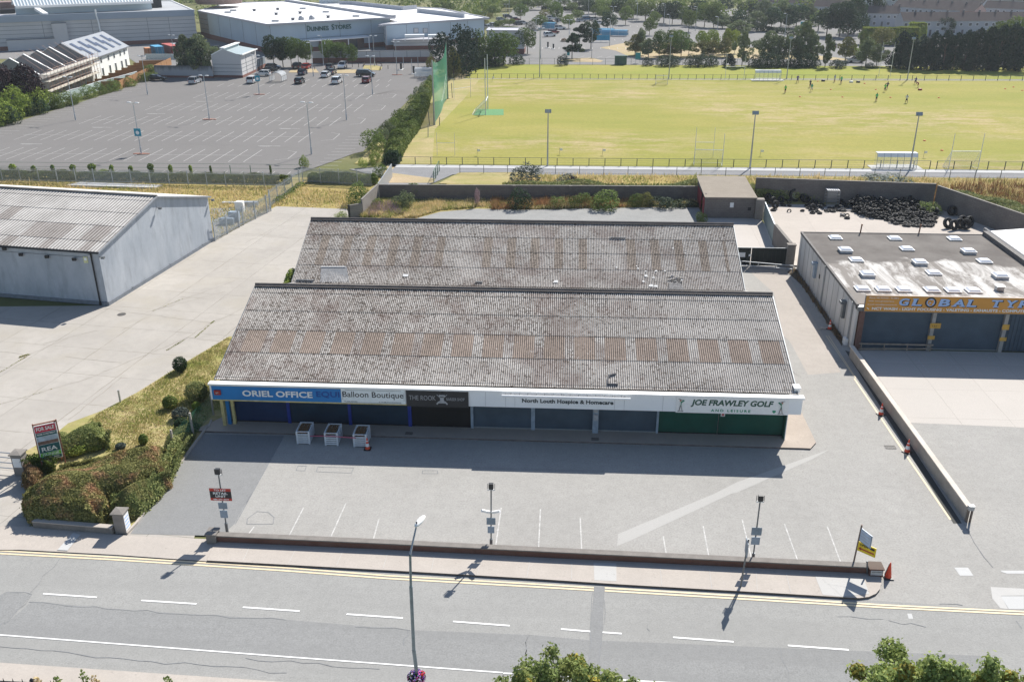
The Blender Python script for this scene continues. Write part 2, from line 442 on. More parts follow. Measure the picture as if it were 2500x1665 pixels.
lines(m, [(C4(960,350), C4(1390,985)), (C4(1390,985), C4(1750,1508))], .12, .012)
struct('lane_edge_lines', m, m_yel)
flat('gutter_patch', [C4(885,120), C4(925,130), C4(1845,1540), C4(1775,1540)], .0085, asphalt('gutter_and_wall_shade', (.10,.10,.095), grain=.2, stain=.3, gs=6))  # dark gutter strip; part of the low wall's shadow is painted in
m = MB()
for c in ((1780,605,1895,605,1940,672,1830,672), ):
    m.sheet([D4(c[i], c[i+1], .012) for i in range(0, 8, 2)])
m.sheet([D4(1395,983,.012), D4(1432,983,.012), D4(1445,1025,.012), D4(1408,1025,.012)])
m.sheet([D4(2165,630,.012), D4(2355,630,.012), D4(2355,655,.012), D4(2215,655,.012), D4(2170,640,.012)])
m.sheet([D4(2165,840,.012), D4(2355,840,.012), D4(2355,945,.012), D4(2230,945,.012)])
struct('white_ground_patches', m, m_path)
flat('kerb_patch', [D4(2080,765), D4(2355,780), D4(2355,836), D4(2165,838), D4(2225,947), D4(2160,940), D4(2095,860)], .01, m_pave_l)
flat('forecourt', [(24.35,71.2), (80,71.2), (80,56.6), (G(*(2212,1030))[0]-3.2, G(2212,1030)[1]), (24.35, G(2212,1030)[1])], .008, m_fore)
m = MB(); lines(m, [(C4(1435,140), C4(1575,305)), (C4(1700,140), C4(1865,330)), (C4(2035,148), C4(2225,340)), (C4(2285,152), C4(2355,220))], .06, .014)
struct('forecourt_lines', m, m_bay)
flat('tyre_yard', [(23.6,92), (24.6,119), (46.6,116.5), (56,96), (44,90)], .004, m_tyard)
flat('gate_yard', [(15.2,93), (15.2,101), (16.5,110.3), (23.3,110.6), (24.2,92.5)], .01, m_gateyard)
flat('gravel_yard', [(-24.6,83), (-23,114.5), (16.5,114.8), (16.3,83)], .006, m_gravel)
flat('weedy_margin', [B2(940,445), B2(1000,330), (-24.4,115.4), (16.4,115.2), B3(1690,350), B3(1000,365), B3(500,372), B3(0,382), B2(2355,378), B2(1900,370), B2(1600,395), B2(1400,450)], .008, m_rough)
flat('waste_ground', [(-96,98.5), (-40.4,98.5), G(523,589), B2(250,350), B2(830,372), B2(880,330), (-26.2,128.5), (-96,127)], .002, m_rough)
flat('side_path', [B1(1730,365), B1(1860,365), B1(2000,330), B2(0,330), B2(130,400), G(523,589)], .008, m_asph_d)
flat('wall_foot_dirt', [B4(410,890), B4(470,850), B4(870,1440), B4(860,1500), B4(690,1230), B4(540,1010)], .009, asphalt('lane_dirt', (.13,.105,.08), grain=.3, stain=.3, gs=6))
flat('lane_dusty_surface', [B4(60,850), B4(380,850), C4(740,60), C4(850,300), C4(580,320), C4(440,60), C4(380,0), B4(300,1060)], .0065, asphalt('lane_dust', (.44,.40,.36), grain=.24, stain=.16, gs=8))
# shop footway
sw = MB()
P = [(-25.9,54.4), (16.1,54.36), C4(600,935), C4(645,885), C4(530,645), (15.2,61.5), (15.2,56.6), (-24.5,56.6)]
sw.prism([(p[0], p[1]) for p in P], 0, .11, 0, 1)
o = sw.obj('shop_footway', [m_shopwalk, m_kerb]); o['kind'] = 'structure'
m = MB()
for a, b_ in ((C1(0,560),C1(720,350)), (C1(720,350),C1(1550,10)), (C1(0,300),C1(250,150)), (C1(250,150),C1(560,20)), (C1(560,690),C1(1000,340)), (C1(540,170),C1(1000,220)), (B1(1370,1530),B1(1740,1300)), (B1(1200,1220),B1(1850,1050)), (B1(850,1190),B1(1750,1310)), (B1(1740,1300),B1(1900,1240)), (B1(1000,1370),B1(1250,1240)), (B1(1480,1090),B1(1700,1110)), (B1(350,1480),B1(800,1370)), (B1(1250,1210),B1(1930,960)), (B1(1960,570),B1(2350,600)), (B2(0,650),B2(450,420)), (B2(0,860),B2(300,700)), (C1(0,130),C1(230,160)), (C1(1550,15),C1(1800,45)), (B1(1750,1310),B1(2000,1180))):
    jag(m, a, b_, .04, .006, .10)
struct('yard_cracks', m, plain('yard_crack', (.26,.235,.19), .95))
m = MB()
for k in range(9):
    c_ = A2(1150+k*22, 860-k*12); r_ = 9-k*.6
    for i in range(9): 
        a0 = .5+k*.22+i*.16; lines(m, [((c_.x+r_*math.cos(a0), c_.y+r_*math.sin(a0)*1.6), (c_.x+r_*math.cos(a0+.16), c_.y+r_*math.sin(a0+.16)*1.6))], .16, .02)
struct('tyre_tracks', m, asphalt('track_dust', (.25,.235,.225), grain=.1, stain=.1, gs=4))
# road
flat('road', [(-90,43.2), (-34,41.35), D1(0,455), D1(950,493), D1(1700,548), D2(0,575), D4(900,862), (80,36.2), (80,22), (-90,22)], .008, m_road)
flat('road_worn_lane', [D1(0,1075), D1(75,1045), D1(262,885), D1(1100,960), D1(2355,1035), D2(1350,1120), D2(2355,1160), D3(800,1202), D4(350,1265), D4(2000,1330), D4(2355,1700), D4(-800,1900), D2(2355,1488), D1(2355,1340), D1(0,1158)], .012, m_road_d)
flat('road_trench', [D3(845,762), D3(928,767), D3(912,1140), D3(890,1420), D3(880,1700), D3(790,1700), D3(808,1135)], .016, m_asph_d)
flat('road_patch', [D1(-300,960), D1(60,808), D1(262,828), D1(75,1045), D1(-300,1200)], .016, m_road_d)
m = MB(); [jag(m, a, b_, .038, .02) for a, b_ in ((D1(60,808), D1(262,828)), (D1(262,828), D1(75,1045)), (D1(75,1045), D1(0,1078)), (D1(0,868), D1(60,808)), (D3(843,765), D3(808,1135)), (D3(808,1135), D3(790,1440)), (D3(925,870), D3(890,1420)), (D1(240,890), D1(1100,962)), (D1(1100,962), D1(2355,1037)), (D2(900,1095), D2(1350,1122)), (D2(1330,1122), D2(1300,1245)), (D2(2325,1160), D2(2295,1320)), (D4(355,1265), D4(420,1548)), (D1(490,535), D1(250,815)), (D4(820,1010), D4(1200,1030)), (D4(1240,1040), D4(1550,1095)), (D3(1285,1070), D3(1300,1130)), (D3(310,1160), D3(270,1340)), (D1(0,1255), D1(900,1345)), (D1(900,1345), D1(2355,1470)), (D2(0,1350), D2(1100,1440)), (D4(2290,1045), D4(2335,1105)), (D4(1660,905), D4(1850,915)), (C4(455,290), C4(525,345)), (D4(1880,280), D4(2100,605)))]
struct('road_cracks', m, m_crack2)
m = MB()
for a, b_ in ((D1(355,822),D1(795,852)), (D1(1160,877),D1(1615,906)), (D1(1995,933),D2(443,965)), (D2(828,990),D2(1290,1022)), (D2(1703,1050),D2(2168,1085)), (D3(570,1112),D3(810,1132)), (D3(912,1139),D3(1068,1150)), (D3(1492,1180),D3(1988,1217)), (D4(415,1247),D4(915,1283))):
    lines(m, [(a, b_)], .11, .024)
lines(m, [(D1(-200,1145), D1(0,1160)), (D1(0,1160), D1(2355,1340)), (D1(2355,1340), D2(2110,1470)), (D2(2110,1470), D3(95,1474)), (D3(95,1474), D3(1600,1560))], .085, .024)
struct('road_white_lines', m, m_dash)
m = MB()
for dy in (0, 1):
    Y = lambda a, b_: b_ if dy else a
    P = [D1(-300, Y(452,474)), D1(0, Y(470,493)), D1(900, Y(520,541)), D1(2355, Y(610,635)), D2(1177, Y(675,698)), D2(2355, Y(742,765)), D3(840, Y(773,794))]
    lines(m, list(zip(P, P[1:])), .12, .024)
    P = [D3(930, Y(775,798)), D3(2355, Y(860,883)), D4(1200, Y(915,935)), D4(2355, Y(970,992)), D4(3000, Y(1000,1022))]
    lines(m, list(zip(P, P[1:])), .12, .024)
struct('double_yellow_lines', m, m_yel)
# pavement with kerb
pv = MB(); zk = .12
g = lambda cr, x, y: cr(x, y, zk)[:2]
P = [g(D1,1700,546), g(D2,1177,627), g(D2,2355,695), g(D3,1100,745), g(D3,2355,816), g(D4,900,850), g(D4,1000,855), g(D4,1080,845), g(D4,1140,818), g(D4,1172,780), g(D4,1183,735), g(D4,1185,690), (16.6,41.4), (-19.9,42.6), g(D1,1775,372)]
pv.prism(P, 0, zk, 0, 1)
Pl = [g(D1,-600,455), g(D1,160,452), g(D1,950,492), g(D1,1700,546), g(D1,1775,372), g(D1,1040,338), g(D1,300,262), g(D1,-600,262)]
pv.prism(Pl, [-.02]*8, [.06,.06,.05,.06,.1,.08,.08,.06], 0, 1)
o = pv.obj('pavement', [m_pave, m_kerb]); o['kind'] = 'structure'
flat('pavement_joints_patch', [D3(838,565,.12), D3(1025,570,.12), D3(1027,718,.12), D3(845,710,.12)], .126, m_pave_l)
flat('pavement_cement_patch', [D4(640,680,.12), D4(1040,700,.12), D4(1085,822,.12), D4(860,845,.12), D4(700,828,.12)], .126, m_pave_l)
flat('crossing_patch', [D1(600,320,.08), D1(662,335,.08), D1(555,466,.08), D1(470,462,.08)], .085, m_path)
m = MB()
for a, b_ in ((D1(2060,415,.12),D1(1995,548,.12)), (D2(415,445,.12),D2(350,575,.12)), (D2(800,465,.12),D2(745,590,.12)), (D2(1165,490,.12),D2(1128,610,.12)), (D2(1550,505,.12),D2(1525,630,.12)), (D2(1925,560,.12),D2(1900,655,.12)), (D3(315,545,.12),D3(290,690,.12)), (D3(660,560,.12),D3(658,700,.12)), (D3(1385,600,.12),D3(1400,755,.12)), (D3(1790,625,.12),D3(1810,780,.12)), (D4(155,640,.12),D4(165,800,.12)), (D4(400,650,.12),D4(440,810,.12)), (D4(700,700,.12),D4(860,840,.12)), (D4(740,740,.12),D4(1085,800,.12))):
    lines(m, [(a, b_)], .025, .13)
struct('pavement_joints', m, m_pave_l)
pv = MB(); P = [D1(-300,1365,.12)[:2], D1(0,1385,.12)[:2], D1(2355,1545,.12)[:2], D2(2355,1740,.12)[:2], (60,26), (60,20), (-60,20)]
pv.prism(P, 0, .12, 0, 1); o = pv.obj('near_pavement', [m_pave, m_kerb]); o['kind'] = 'structure'
flat('grass_bank', [G(560,822), C1(1530,215), C1(1120,470), C1(830,620), C1(560,720), C1(420,835), C1(190,960), C1(200,1250), D1(290,255), D1(940,330), G(334,1279), G(505,1046), (-25.6,54.7), (-24.2,56), (-24.1,70)], .03, m_bank)
km = MB(); P = [D1(1040,335), G(334,1279), G(420,1160), G(505,1046), C2(30,765), (-25.2,56)]
for a, b_ in zip(P, P[1:]): km.beam((a[0],a[1],.05), (b_[0],b_[1],.05), .14, .2)
o = km.obj('kerb_edging', [m_pave]); o['kind'] = 'structure'
# drains, manholes
m_iron = plain('iron_grate', (.10,.095,.09), .7, .3)
def cover(cx, cy, w, d, label, rnd=False):
    mb = MB()
    if rnd: mb.lathe([(0,.012),(w/2,.012),(w/2,.0)], 20)
    else:
        mb.box((-w/2,-d/2,0),(w/2,-d/2+.03,.012)); mb.box((-w/2,d/2-.03,0),(w/2,d/2,.012))
        for k in range(9): mb.box((-w/2+w*k/8-.012*(k>0),-d/2+.03,0),(-w/2+w*k/8+.015,d/2-.03,.012))
    return mb.obj('drain_cover', m_iron, loc=(cx, cy, .012), label=label, category='drain cover')
p = D3(1170,495); cover(p.x, p.y, .72, .3, 'long slotted iron drain in the shop car park beside the low front wall')
p = D4(910,583); cover(p.x, p.y, .5, .4, 'square iron gully grate by the leaning yellow sign post')
p = C2(1678,807); cover(p.x, p.y-.1, .5, .35, 'dark square cover in the shop footway below the black barber sign').location.z = .115
p = C3(1185,853); cover(p.x, p.y-.1, .5, .35, 'dark square cover in the footway below the grey meter pillar').location.z = .115
p = C4(1255,915); cover(p.x, p.y, .7, .45, 'faded manhole cover in the lane beside the two traffic cones')
p = B1(1000,1237); cover(p.x, p.y, .75, .75, 'round rusty manhole cover in the concrete yard near the grey warehouse corner', True)

# mid and far ground
flat('store_car_park', [(-92,127.3), (-40.4,128.8), G(866,375), (-33.5,146), (-34.6,180), (-35,232), (-35,262), A2(1480,500), A2(900,515), A2(500,545), A1(2190,560), A1(1240,600), A1(1130,690), A1(700,830), A1(0,1045), (-118,140)], .01, m_store)
flat('store_service_road', [A1(1240,600), A1(2190,560), A2(1480,500), (-27,268), (-29,330), (-220,330), (-220,262), A1(1060,480)], .004, m_far)
flat('far_car_park', [(-30,600), (-28,300), (-27,262), (-26.5,258.5), (60,257.6), (110,256), (170,250), (190,330), (250,420), (80,470)], .0, m_far)
flat('playing_field', [(-33,137.2), (-29,232), (-27,258.2), (170,256), (190,137.5)], .015, m_pitch)
flat('far_verge', [(-27.5,231.3), (-24.5,257.5), (14,257.3), (60,257), (110,255), (190,250), (190,231.8)], .025, m_field2)
flat('pitch_path', [(-27,135.2), (-27,136.9), (190,138), (190,136.1)], .03, m_path)
flat('gravel_path', [(-33,133.6), (-29,135.2), (190,136.1), (190,132.2), (20,132.2), B2(1700,90), B2(1540,160), (-24.6,118), (-26,128)], .02, m_gravel_p)
flat('far_pitch_kerb', [(-30,229.8), (-30,230.2), (190,231), (190,230.6)], .03, m_path)
flat('far_gravel_path', [(-8,231), (190,231.9), (190,233.2), (60,232.6)], .035, m_gravel)
flat('hedge_bank', [(-24.6,115.6), (47,117.2), (60,96), (120,100), (190,132.3), (20,132.3), (-13,131.8), (-20,121)], .012, m_rough)
flat('back_gravel', [B4(1990,360), B4(2500,350), B4(2700,560), B4(2150,500), B4(2080,420)], .03, m_gravel_p)
flat('dry_corner', [B2(1590,160), B2(1750,75), B2(2355,70), B2(2355,175), B2(1600,165)], .026, m_bank)
flat('gate_dry_grass', [A2(1170,1345), A2(1240,1360), A2(1180,1420), A2(1560,1470), A2(1540,1505), A2(1130,1505), A2(1130,1420)], .03, m_dry)
flat('dry_verge', [E5(430,790), E5(900,700), E5(2355,720), E6(2355,1000), E6(0,960), E5(1300,960), E5(900,930), E5(700,840)], .02, m_dry)
flat('verge_kerbs', [E5(-300,1010), E5(0,965), E5(290,955), E5(490,1005), E5(440,1030), E5(0,1020)], .02, m_dry)
flat('netting_dry_ground', [A2(1700,660), A2(1860,510), A2(1900,540), A2(1780,660)], .04, m_dry)  # plain dry grass patch near the ball-stop netting
flat('worn_goal_patch', [A2(1900,900), A2(2118,900), A2(2118,950), A2(1870,950)], .03, plain('green_mat', (.10,.26,.10), .9))
flat('pitch_margin', [(-33,137.3), (-29.5,229.6), (-22.5,229.6), (-23,200), (-24.5,165), (-21,137.3)], .022, m_bank)
# parking lines of the store car park
m = MB()
for ri, (yb, x0, x1, d) in enumerate(((142.1,-98,-46,4.5), (157.15,-96,-42.5,4.4), (171.95,-92,-41,4.3), (186.9,-86,-40,4.3), (202.2,-82,-40.5,4.3))):
    lines(m, [((x0-1,yb), (x1-3,yb+.15))], .09, .03)
    n = int((x1-x0)/2.38)
    for i in range(n):
        x = x0+i*2.38
        lines(m, [((x-.05,yb-d), (x+.05,yb+d))], .10, .03)
    lines(m, [((x1,yb-3), (x1+1.8,yb-2)), ((x1+1.8,yb-2), (x1+1.8,yb+3)), ((x1+1.8,yb+3), (x1,yb+4))], .09, .03)
for i in range(24): lines(m, [((-96+i*2.38,127.6), (-96+i*2.38,131.5))], .10, .03)
for i in range(17): lines(m, [((-83+i*2.5,215.2), (-83+i*2.5,219.6))], .10, .03)
for i in range(12): lines(m, [((-76+i*2.9,224), (-76+i*2.9,228))], .10, .03)
for i in range(36):
    y = 134+i*2.42; lines(m, [((-104,y), (-99.6,y))], .09, .03)
for i in range(13):
    y = 131+i*2.42; lines(m, [((-38.6,y), (-35.2,y))], .09, .03)
for x, y in ((-93,149.5), (-52,149.5), (-88,164.5), (-53,164.8), (-84,179), (-80,194)): lines(m, [((x,y), (x+3.8,y)), ((x+.4,y-.35), (x+2.2,y-.35))], .16, .03)
struct('store_parking_lines', m, m_bay)
m = MB()
for k in range(4):
    for i in range(14+4*k): lines(m, [((-12+i*2.6+k*8,296+k*26), (-12+i*2.6+k*8,301+k*26))], .12, .03)
for i in range(8): lines(m, [((2+i*2.6,274), (3.5+i*2.6,278))], .12, .03)
struct('far_parking_lines', m, m_bay)
# ------------------------------------------------------------------ shop row
def roofmat(name, base, lich=.5, dirt=(.20,.165,.14), left=None, tone=1.0, rib=None, dens=.5):
    b = NB(name)
    geo = b.n('ShaderNodeNewGeometry')
    c = b.mix(b.ramp(b.noise(.5, 4, .6), .35, .65), sc(base, .86), sc(base, 1.08))
    # trough dirt, follows the sheet profile (stored in the attribute 'rib')
    at = b.n('ShaderNodeAttribute', attribute_name='rib')
    big = b.noise(.10, 3, .6)
    sp1 = b.noise(4.6, 2, .9); sp2 = b.noise(2.4, 2, .8, stretch=(1, .5, 1))
    thr = b.mul(b.ramp(big, .35, .65), .06)
    if left: # heavier growth toward the west end of the roof
        sx = b.n('ShaderNodeSeparateXYZ'); b.l(b.tc.outputs['Object'], sx.inputs[0])
        lf = b.ramp(sx.outputs[0], left[0], left[1]); thr = b.mul(thr, b.mul(lf, left[2]), 'ADD')
    trough = b.ramp(at.outputs['Fac'], .70, .15)
    c = b.mix(b.mul(trough, b.mul(b.mul(b.ramp(big, .3, .6), .35), .5, 'ADD')), c, sc(dirt, .5))
    k1 = b.ramp(b.mul(sp1, thr, 'ADD'), .60-.08*dens, .64-.08*dens)
    k2 = b.ramp(b.mul(sp2, thr, 'ADD'), .62-.06*dens, .68-.06*dens)
    c = b.mix(b.mul(k2, .38*lich), c, sc(dirt, 1.15))
    c = b.mix(b.mul(k1, .85*lich), c, sc(dirt, .42))
    if left:
        red = b.mul(b.ramp(sx.outputs[0], left[0]+9, left[0]), b.ramp(b.noise(.35, 4, .7), .48, .62))
        c = b.mix(b.mul(red, .4), c, (.15, .10, .085))
    wh = b.ramp(b.noise(4.2, 1, .5), .73, .76)
    c = b.mix(b.mul(wh, .5), c, (.72, .70, .68))
    MATS[name] = b.done(c, .95, 0, .08); return MATS[name]

def corrugated(name, R0, R1, E0, E1, rows, pitch, amp, mats, parent, patch=None, step=.03, seg=6, skip=None):
    "profiled sheets from ridge R0-R1 down to eave E0-E1, rows lap over each other"
    R0, R1, E0, E1 = map(Vector, (R0, R1, E0, E1))
    n = int((R1-R0).length/pitch)*seg
    nor = (R1-R0).cross(E0-R0).normalized(); nor = nor if nor.z > 0 else -nor
    V = []; F = []; MI = []; RB = []
    for r in range(len(rows)-1):
        t0, t1 = rows[r], rows[r+1]+(.012 if r < len(rows)-2 else 0)
        lift = (.012, step)
        base = len(V)
        for i in range(n+1):
            s = i/n; ph = math.cos(2*math.pi*i/seg); z = ph*amp
            a = R0.lerp(R1, s); e = E0.lerp(E1, s)
            V.append(tuple(a.lerp(e, t0)+nor*(z+lift[0]-.012*(r > 0)))); V.append(tuple(a.lerp(e, t1)+nor*(z+lift[1]))); RB += [ph*.5+.5]*2
        for i in range(n):
            s = (i+.5)/n
            if skip and skip(s, r): continue
            F.append((base+2*i, base+2*i+1, base+2*i+3, base+2*i+2)); MI.append(patch(s, r) if patch else 0)
        # folded down lower edge
        b2 = len(V)
        for i in range(n+1):
            V.append(tuple(Vector(V[base+2*i+1])-nor*(step+.01))); RB.append(0)
        for i in range(n): 
            s = (i+.5)/n
            if skip and skip(s, r): continue
            F.append((base+2*i+1, b2+i, b2+i+1, base+2*i+3)); MI.append(MI[-1] if False else 0)
    me = bpy.data.meshes.new(name); me.from_pydata(V, [], F)
    for m_ in mats: me.materials.append(m_)
    me.polygons.foreach_set('material_index', MI)
    at = me.attributes.new('rib', 'FLOAT', 'POINT'); at.data.foreach_set('value', RB)
    me.update(); return link(name, me, parent)

m_roof = roofmat('fibre_cement_roof', (.54,.512,.48), lich=1, left=(4, -24, .05), dens=-.1)
m_roof_p = roofmat('rooflight_sheet', (.40,.325,.275), lich=.5, dens=.2)
m_roof_b = roofmat('fibre_cement_roof_back', (.53,.503,.47), lich=1, left=(8, -26, .05), dens=0)
m_roof_bp = roofmat('rooflight_sheet_back', (.39,.335,.285), lich=.9, dens=.5)
m_ridge = plain('ridge_tile', (.13,.115,.11), .9, var=.4, scale=1.5, fine=.3)
m_render = plain('wall_render', (.42,.41,.39), .9, var=.2, scale=.6, fine=.15)
m_white = plain('white_panel', (.84,.86,.88), .5, var=.05, scale=.5)
m_cap = plain('white_cap', (.86,.86,.85), .45, var=.04, scale=.5)
m_soff = plain('soffit', (.20,.20,.21), .8)
def shutter_mat(name, col): 
    b = NB(name)
    wv = b.n('ShaderNodeTexWave', bands_direction='Z'); wv.inputs['Scale'].default_value = 3.2
    b.l(b.tc.outputs['Object'], wv.inputs['Vector'])
    c = b.mix(b.ramp(b.noise(.7, 3), .35, .65), sc(col, .85), sc(col, 1.12)); c = b.mix(b.mul(wv.outputs['Fac'], .35), c, sc(col, .55))
    MATS[name] = b.done(c, .55, .1, .35, wv.outputs['Fac'], .5, .02); return MATS[name]
m_sh = {k: shutter_mat('shutter_'+k, c) for k, c in dict(navy=(.006,.032,.11), teal=(.008,.035,.07), black=(.008,.008,.010), slate=(.07,.105,.145), green=(.004,.085,.06)).items()}
m_blueS = plain('sign_blue', (.015,.20,.52), .5, var=.12, scale=.7)
m_blue = plain('post_blue', (.015,.04,.28), .5)
m_yellow = plain('trim_yellow', (.62,.52,.24), .6, var=.25)
m_cream = plain('sign_cream', (.78,.82,.82), .5, var=.06)
m_char = plain('sign_charcoal', (.024,.026,.030), .5)
m_blk = plain('black_paint', (.012,.012,.014), .5)
m_wht = plain('white_paint', (.85,.85,.84), .5, var=.05)
m_lgrey = plain('letter_grey', (.42,.43,.45), .5)
m_pillar = plain('pillar_bluegrey', (.30,.37,.45), .6)
m_dgreen = plain('letter_green', (.02,.085,.06), .5)
m_grn = plain('letter_midgreen', (.03,.28,.16), .5)
m_navyL = plain('letter_navy_ghost', (.012,.075,.30), .6)
m_dk = plain('letter_darkgrey', (.035,.05,.06), .5)
m_red = plain('alarm_red', (.35,.03,.03), .5)
m_steel = plain('galvanised', (.38,.40,.42), .45, .5, .5, var=.12)
m_steel_d = plain('dark_steel', (.16,.175,.19), .5, .4, .5)
m_skin = plain('skin', (.48,.28,.20), .6)

shop = thing('shop_building', 'long low parade of closed shops with roller shutters and a lichened corrugated roof', 'building', (0,0,0))
YF = 54.45
XL, XR = -24.15, 15.35
m = MB()
m.box((-23.7,56.05,0),(15.0,56.3,2.75)); m.box((-23.9,56.3,0),(-23.68,74,3.8)); m.box((14.85,56.3,0),(15.1,74,3.8))
# gable fillings
for x0, x1 in ((-23.9,-23.68),(14.85,15.1)):
    m.add([(x0,56.0,2.7),(x0,56.0,4.0),(x0,65.3,6.75),(x0,73.7,4.1),(x0,73.7,3.0),(x1,56.0,2.7),(x1,56.0,4.0),(x1,65.3,6.75),(x1,73.7,4.1),(x1,73.7,3.0)],
          [(0,1,2,3,4),(9,8,7,6,5),(0,5,6,1),(1,6,7,2),(2,7,8,3),(3,8,9,4),(4,9,5,0)])
m.obj('wall', m_render, shop)
RW = [0, .075, .278, .487, .719, .962, 1.0]
def pt1(s, r):
    x = XL+(XR-XL)*s
    if r != 3: return 0
    k = (x+23.25) % 2.165
    return 1 if k < 1.46 and x > -23.3 and x < 15.0 else 0
rf = corrugated('roof', (XL,65.3,6.95), (XR,65.3,6.95), (XL+.1,55.0,3.84), (XR,55.0,3.84), RW, .146, .028, [m_roof, m_roof_p], shop, pt1)
corrugated('rear_roof', (XL,65.4,6.95), (XR,65.4,6.95), (XL,73.9,3.9), (XR,73.9,3.9), [0,.35,.7,1], .146, .028, [m_roof], shop)
m = MB(); m.tube([(XL-.05,65.33,6.99),(XR+.05,65.33,6.99)], .14, 8)
m.beam((XL-.03,65.18,6.97),(XR+.03,65.18,6.97), .34, .05); m.beam((XL-.03,65.5,6.97),(XR+.03,65.5,6.97), .34, .05)
m.obj('ridge_cap', m_ridge, rf)
for a, b_ in (((XL-.02,65.3,6.93),(XL+.06,55.0,3.84)), ((XR+.02,65.3,6.93),(XR+.02,55.0,3.84))): m = MB(); m.beam(a,b_,.06,.13); m.obj('barge_board', m_steel_d, rf)
m = MB(); P = [C3(1355,318,4.35), C3(1300,335,4.35), C3(1290,370,4.35), C3(1290,405,4.35), C3(1375,405,4.35)]
def onroof(p):  # drop a plan point on the front slope along the view ray
    d = (p-Vector((0,0,CH))); best = None
    for i in range(200):
        q = Vector((0,0,CH))+d*(.85+.2*i/200); z = 3.84+(q.y-55)*(3.11/10.3)
        if best is None or abs(q.z-z) < best[0]: best = (abs(q.z-z), q)
    return best[1]
P = [onroof(p)+Vector((0,0,.05)) for p in P]
m.tube(P, [.09,.10,.06,.10,.08], 5); m.obj('old_cable', plain('cable_grey', (.09,.09,.10), .8), rf)
# canopy
m = MB()
m.box((XL-.15,YF+.04,2.55),(-4.6,YF+.30,3.74)); m.box((-4.6,YF+.045,2.55),(15.62,YF+.30,3.74))
fascia = m.obj('fascia', m_white, shop)
m = MB(); m.box((XL-.2,YF-.06,3.70),(15.72,YF+.42,3.82)); m.obj('white_capping', m_cap, shop)
m = MB(); m.box((XL-.1,YF+.3,2.62),(15.5,56.05,2.74)); m.obj('soffit', m_soff, shop)
m = MB(); m.box((15.2,55.2,3.82),(15.55,55.7,4.12)); m.box((15.15,55.15,4.12),(15.6,55.75,4.18)); m.obj('vent_box', m_wht, shop)
def X(cr0, x, y=500, Y=YF): 
    ox, oy = cr0; return PY(ox+x/3.3643, oy+y/3.3643, Y).x
c2 = (500,820); c3 = (1100,820); c4 = (1800,820)
def board(name, x0, x1, z0, z1, mat, y0=YF-.02, y1=YF+.04, label=None):
    m = MB(); m.box((x0,y0,z0),(x1,y1,z1)); o = m.obj(name, mat, shop)
    if label: o['label'] = label
    return o
bl = board('shop_sign', X(c2,65), X(c2,1120), 2.62, 3.68, m_blueS, label='weathered blue sign board with raised white letters')
m = MB(); x0, x1 = X(c2,62), X(c2,1655)
m.box((x0,YF-.03,3.66),(x1,YF+.03,3.695)); m.box((x0,YF-.035,2.53),(x1,YF+.04,2.615)); m.obj('yellow_trim', m_yellow, bl)
yt = YF-.03
text('ORIEL OFFICE', 'lettering', m_wht, (X(c2,315),yt-.03,2.93), (X(c2,888),yt-.03,2.93), .46, bl, .03, .025)
text('EQUI', 'ghost_lettering', m_navyL, (X(c2,918),yt,2.93), (X(c2,1108),yt,2.93), .50, bl, .012, .02)
m = MB(); m.box((X(c2,88),yt-.12,3.02),(X(c2,140),yt,3.36)); al = m.obj('alarm_box', m_red, bl)
text('ADT', 'alarm_mark', m_wht, (X(c2,100),yt-.13,3.13), (X(c2,124),yt-.13,3.13), .10, al, .01)
bb = board('shop_sign', X(c2,1122), X(c2,1648), 2.60, 3.68, m_cream, YF-.035, YF+.035, label='cream board with thin ornate black letters')
text('Balloon Boutique', 'lettering', m_blk, (X(c2,1135),YF-.04,2.93), (X(c2,1632),YF-.04,2.93), .56, bb, .012, .004)
text('Tel: 042 9334455', 'small_lettering', m_dk, (X(c2,1140),YF-.04,2.70), (X(c2,1250),YF-.04,2.70), .07, bb, .008)
text('E: info@balloonboutique.ie', 'small_lettering', m_dk, (X(c2,1430),YF-.04,2.70), (X(c2,1610),YF-.04,2.70), .07, bb, .008)
m = MB()
for r0 in (.035,):
    a0, a1 = X(c2,1122)+.09, X(c2,1648)-.09
    m.box((a0+.2,YF-.045,3.585),(a1-.2,YF-.035,3.60)); m.box((a0+.2,YF-.045,2.665),(a1-.2,YF-.035,2.68))
    m.box((a0,YF-.045,2.85),(a0+.015,YF-.035,3.42)); m.box((a1-.015,YF-.045,2.85),(a1,YF-.035,3.42))
m.obj('border_line', m_dk, bb)
bk = board('shop_sign', X(c2,1655), X(c2,2165), 2.48, 3.68, m_char, YF-.05, YF+.035, label='charcoal board with thin grey letters')
text('THE ROOK', 'lettering', m_lgrey, (X(c2,1678),YF-.055,2.98), (X(c2,1896),YF-.055,2.98), .34, bk, .012, -.01)
text('BARBER SHOP', 'lettering', m_lgrey, (X(c2,1985),YF-.055,2.99), (X(c2,2133),YF-.055,2.99), .21, bk, .012, -.01)
m = MB(); cx = X(c2,1948); 
for s in (-1, 1):
    m.beam((cx-s*.36,YF-.06,2.74),(cx+s*.34,YF-.06,3.42),.03,.035); m.beam((cx-s*.36,YF-.062,2.70),(cx-s*.2,YF-.062,2.90),.03,.09)
m.box((cx-.13,YF-.06,2.86),(cx+.13,YF-.05,3.3)); m.box((cx-.2,YF-.06,3.22),(cx+.2,YF-.05,3.40)); m.box((cx-.22,YF-.06,2.78),(cx+.22,YF-.05,2.88))
m.obj('crossed_razors_emblem', m_lgrey, bk)
fw = text('North Louth Hospice & Homecare', 'lettering', m_dk, (X(c3,587),YF+.03,2.86), (X(c3,1340),YF+.03,2.86), .38, fascia, .02, .03)
m = MB(); a0, a1 = X(c3,418,Y=YF-.55), X(c3,1482,Y=YF-.55)
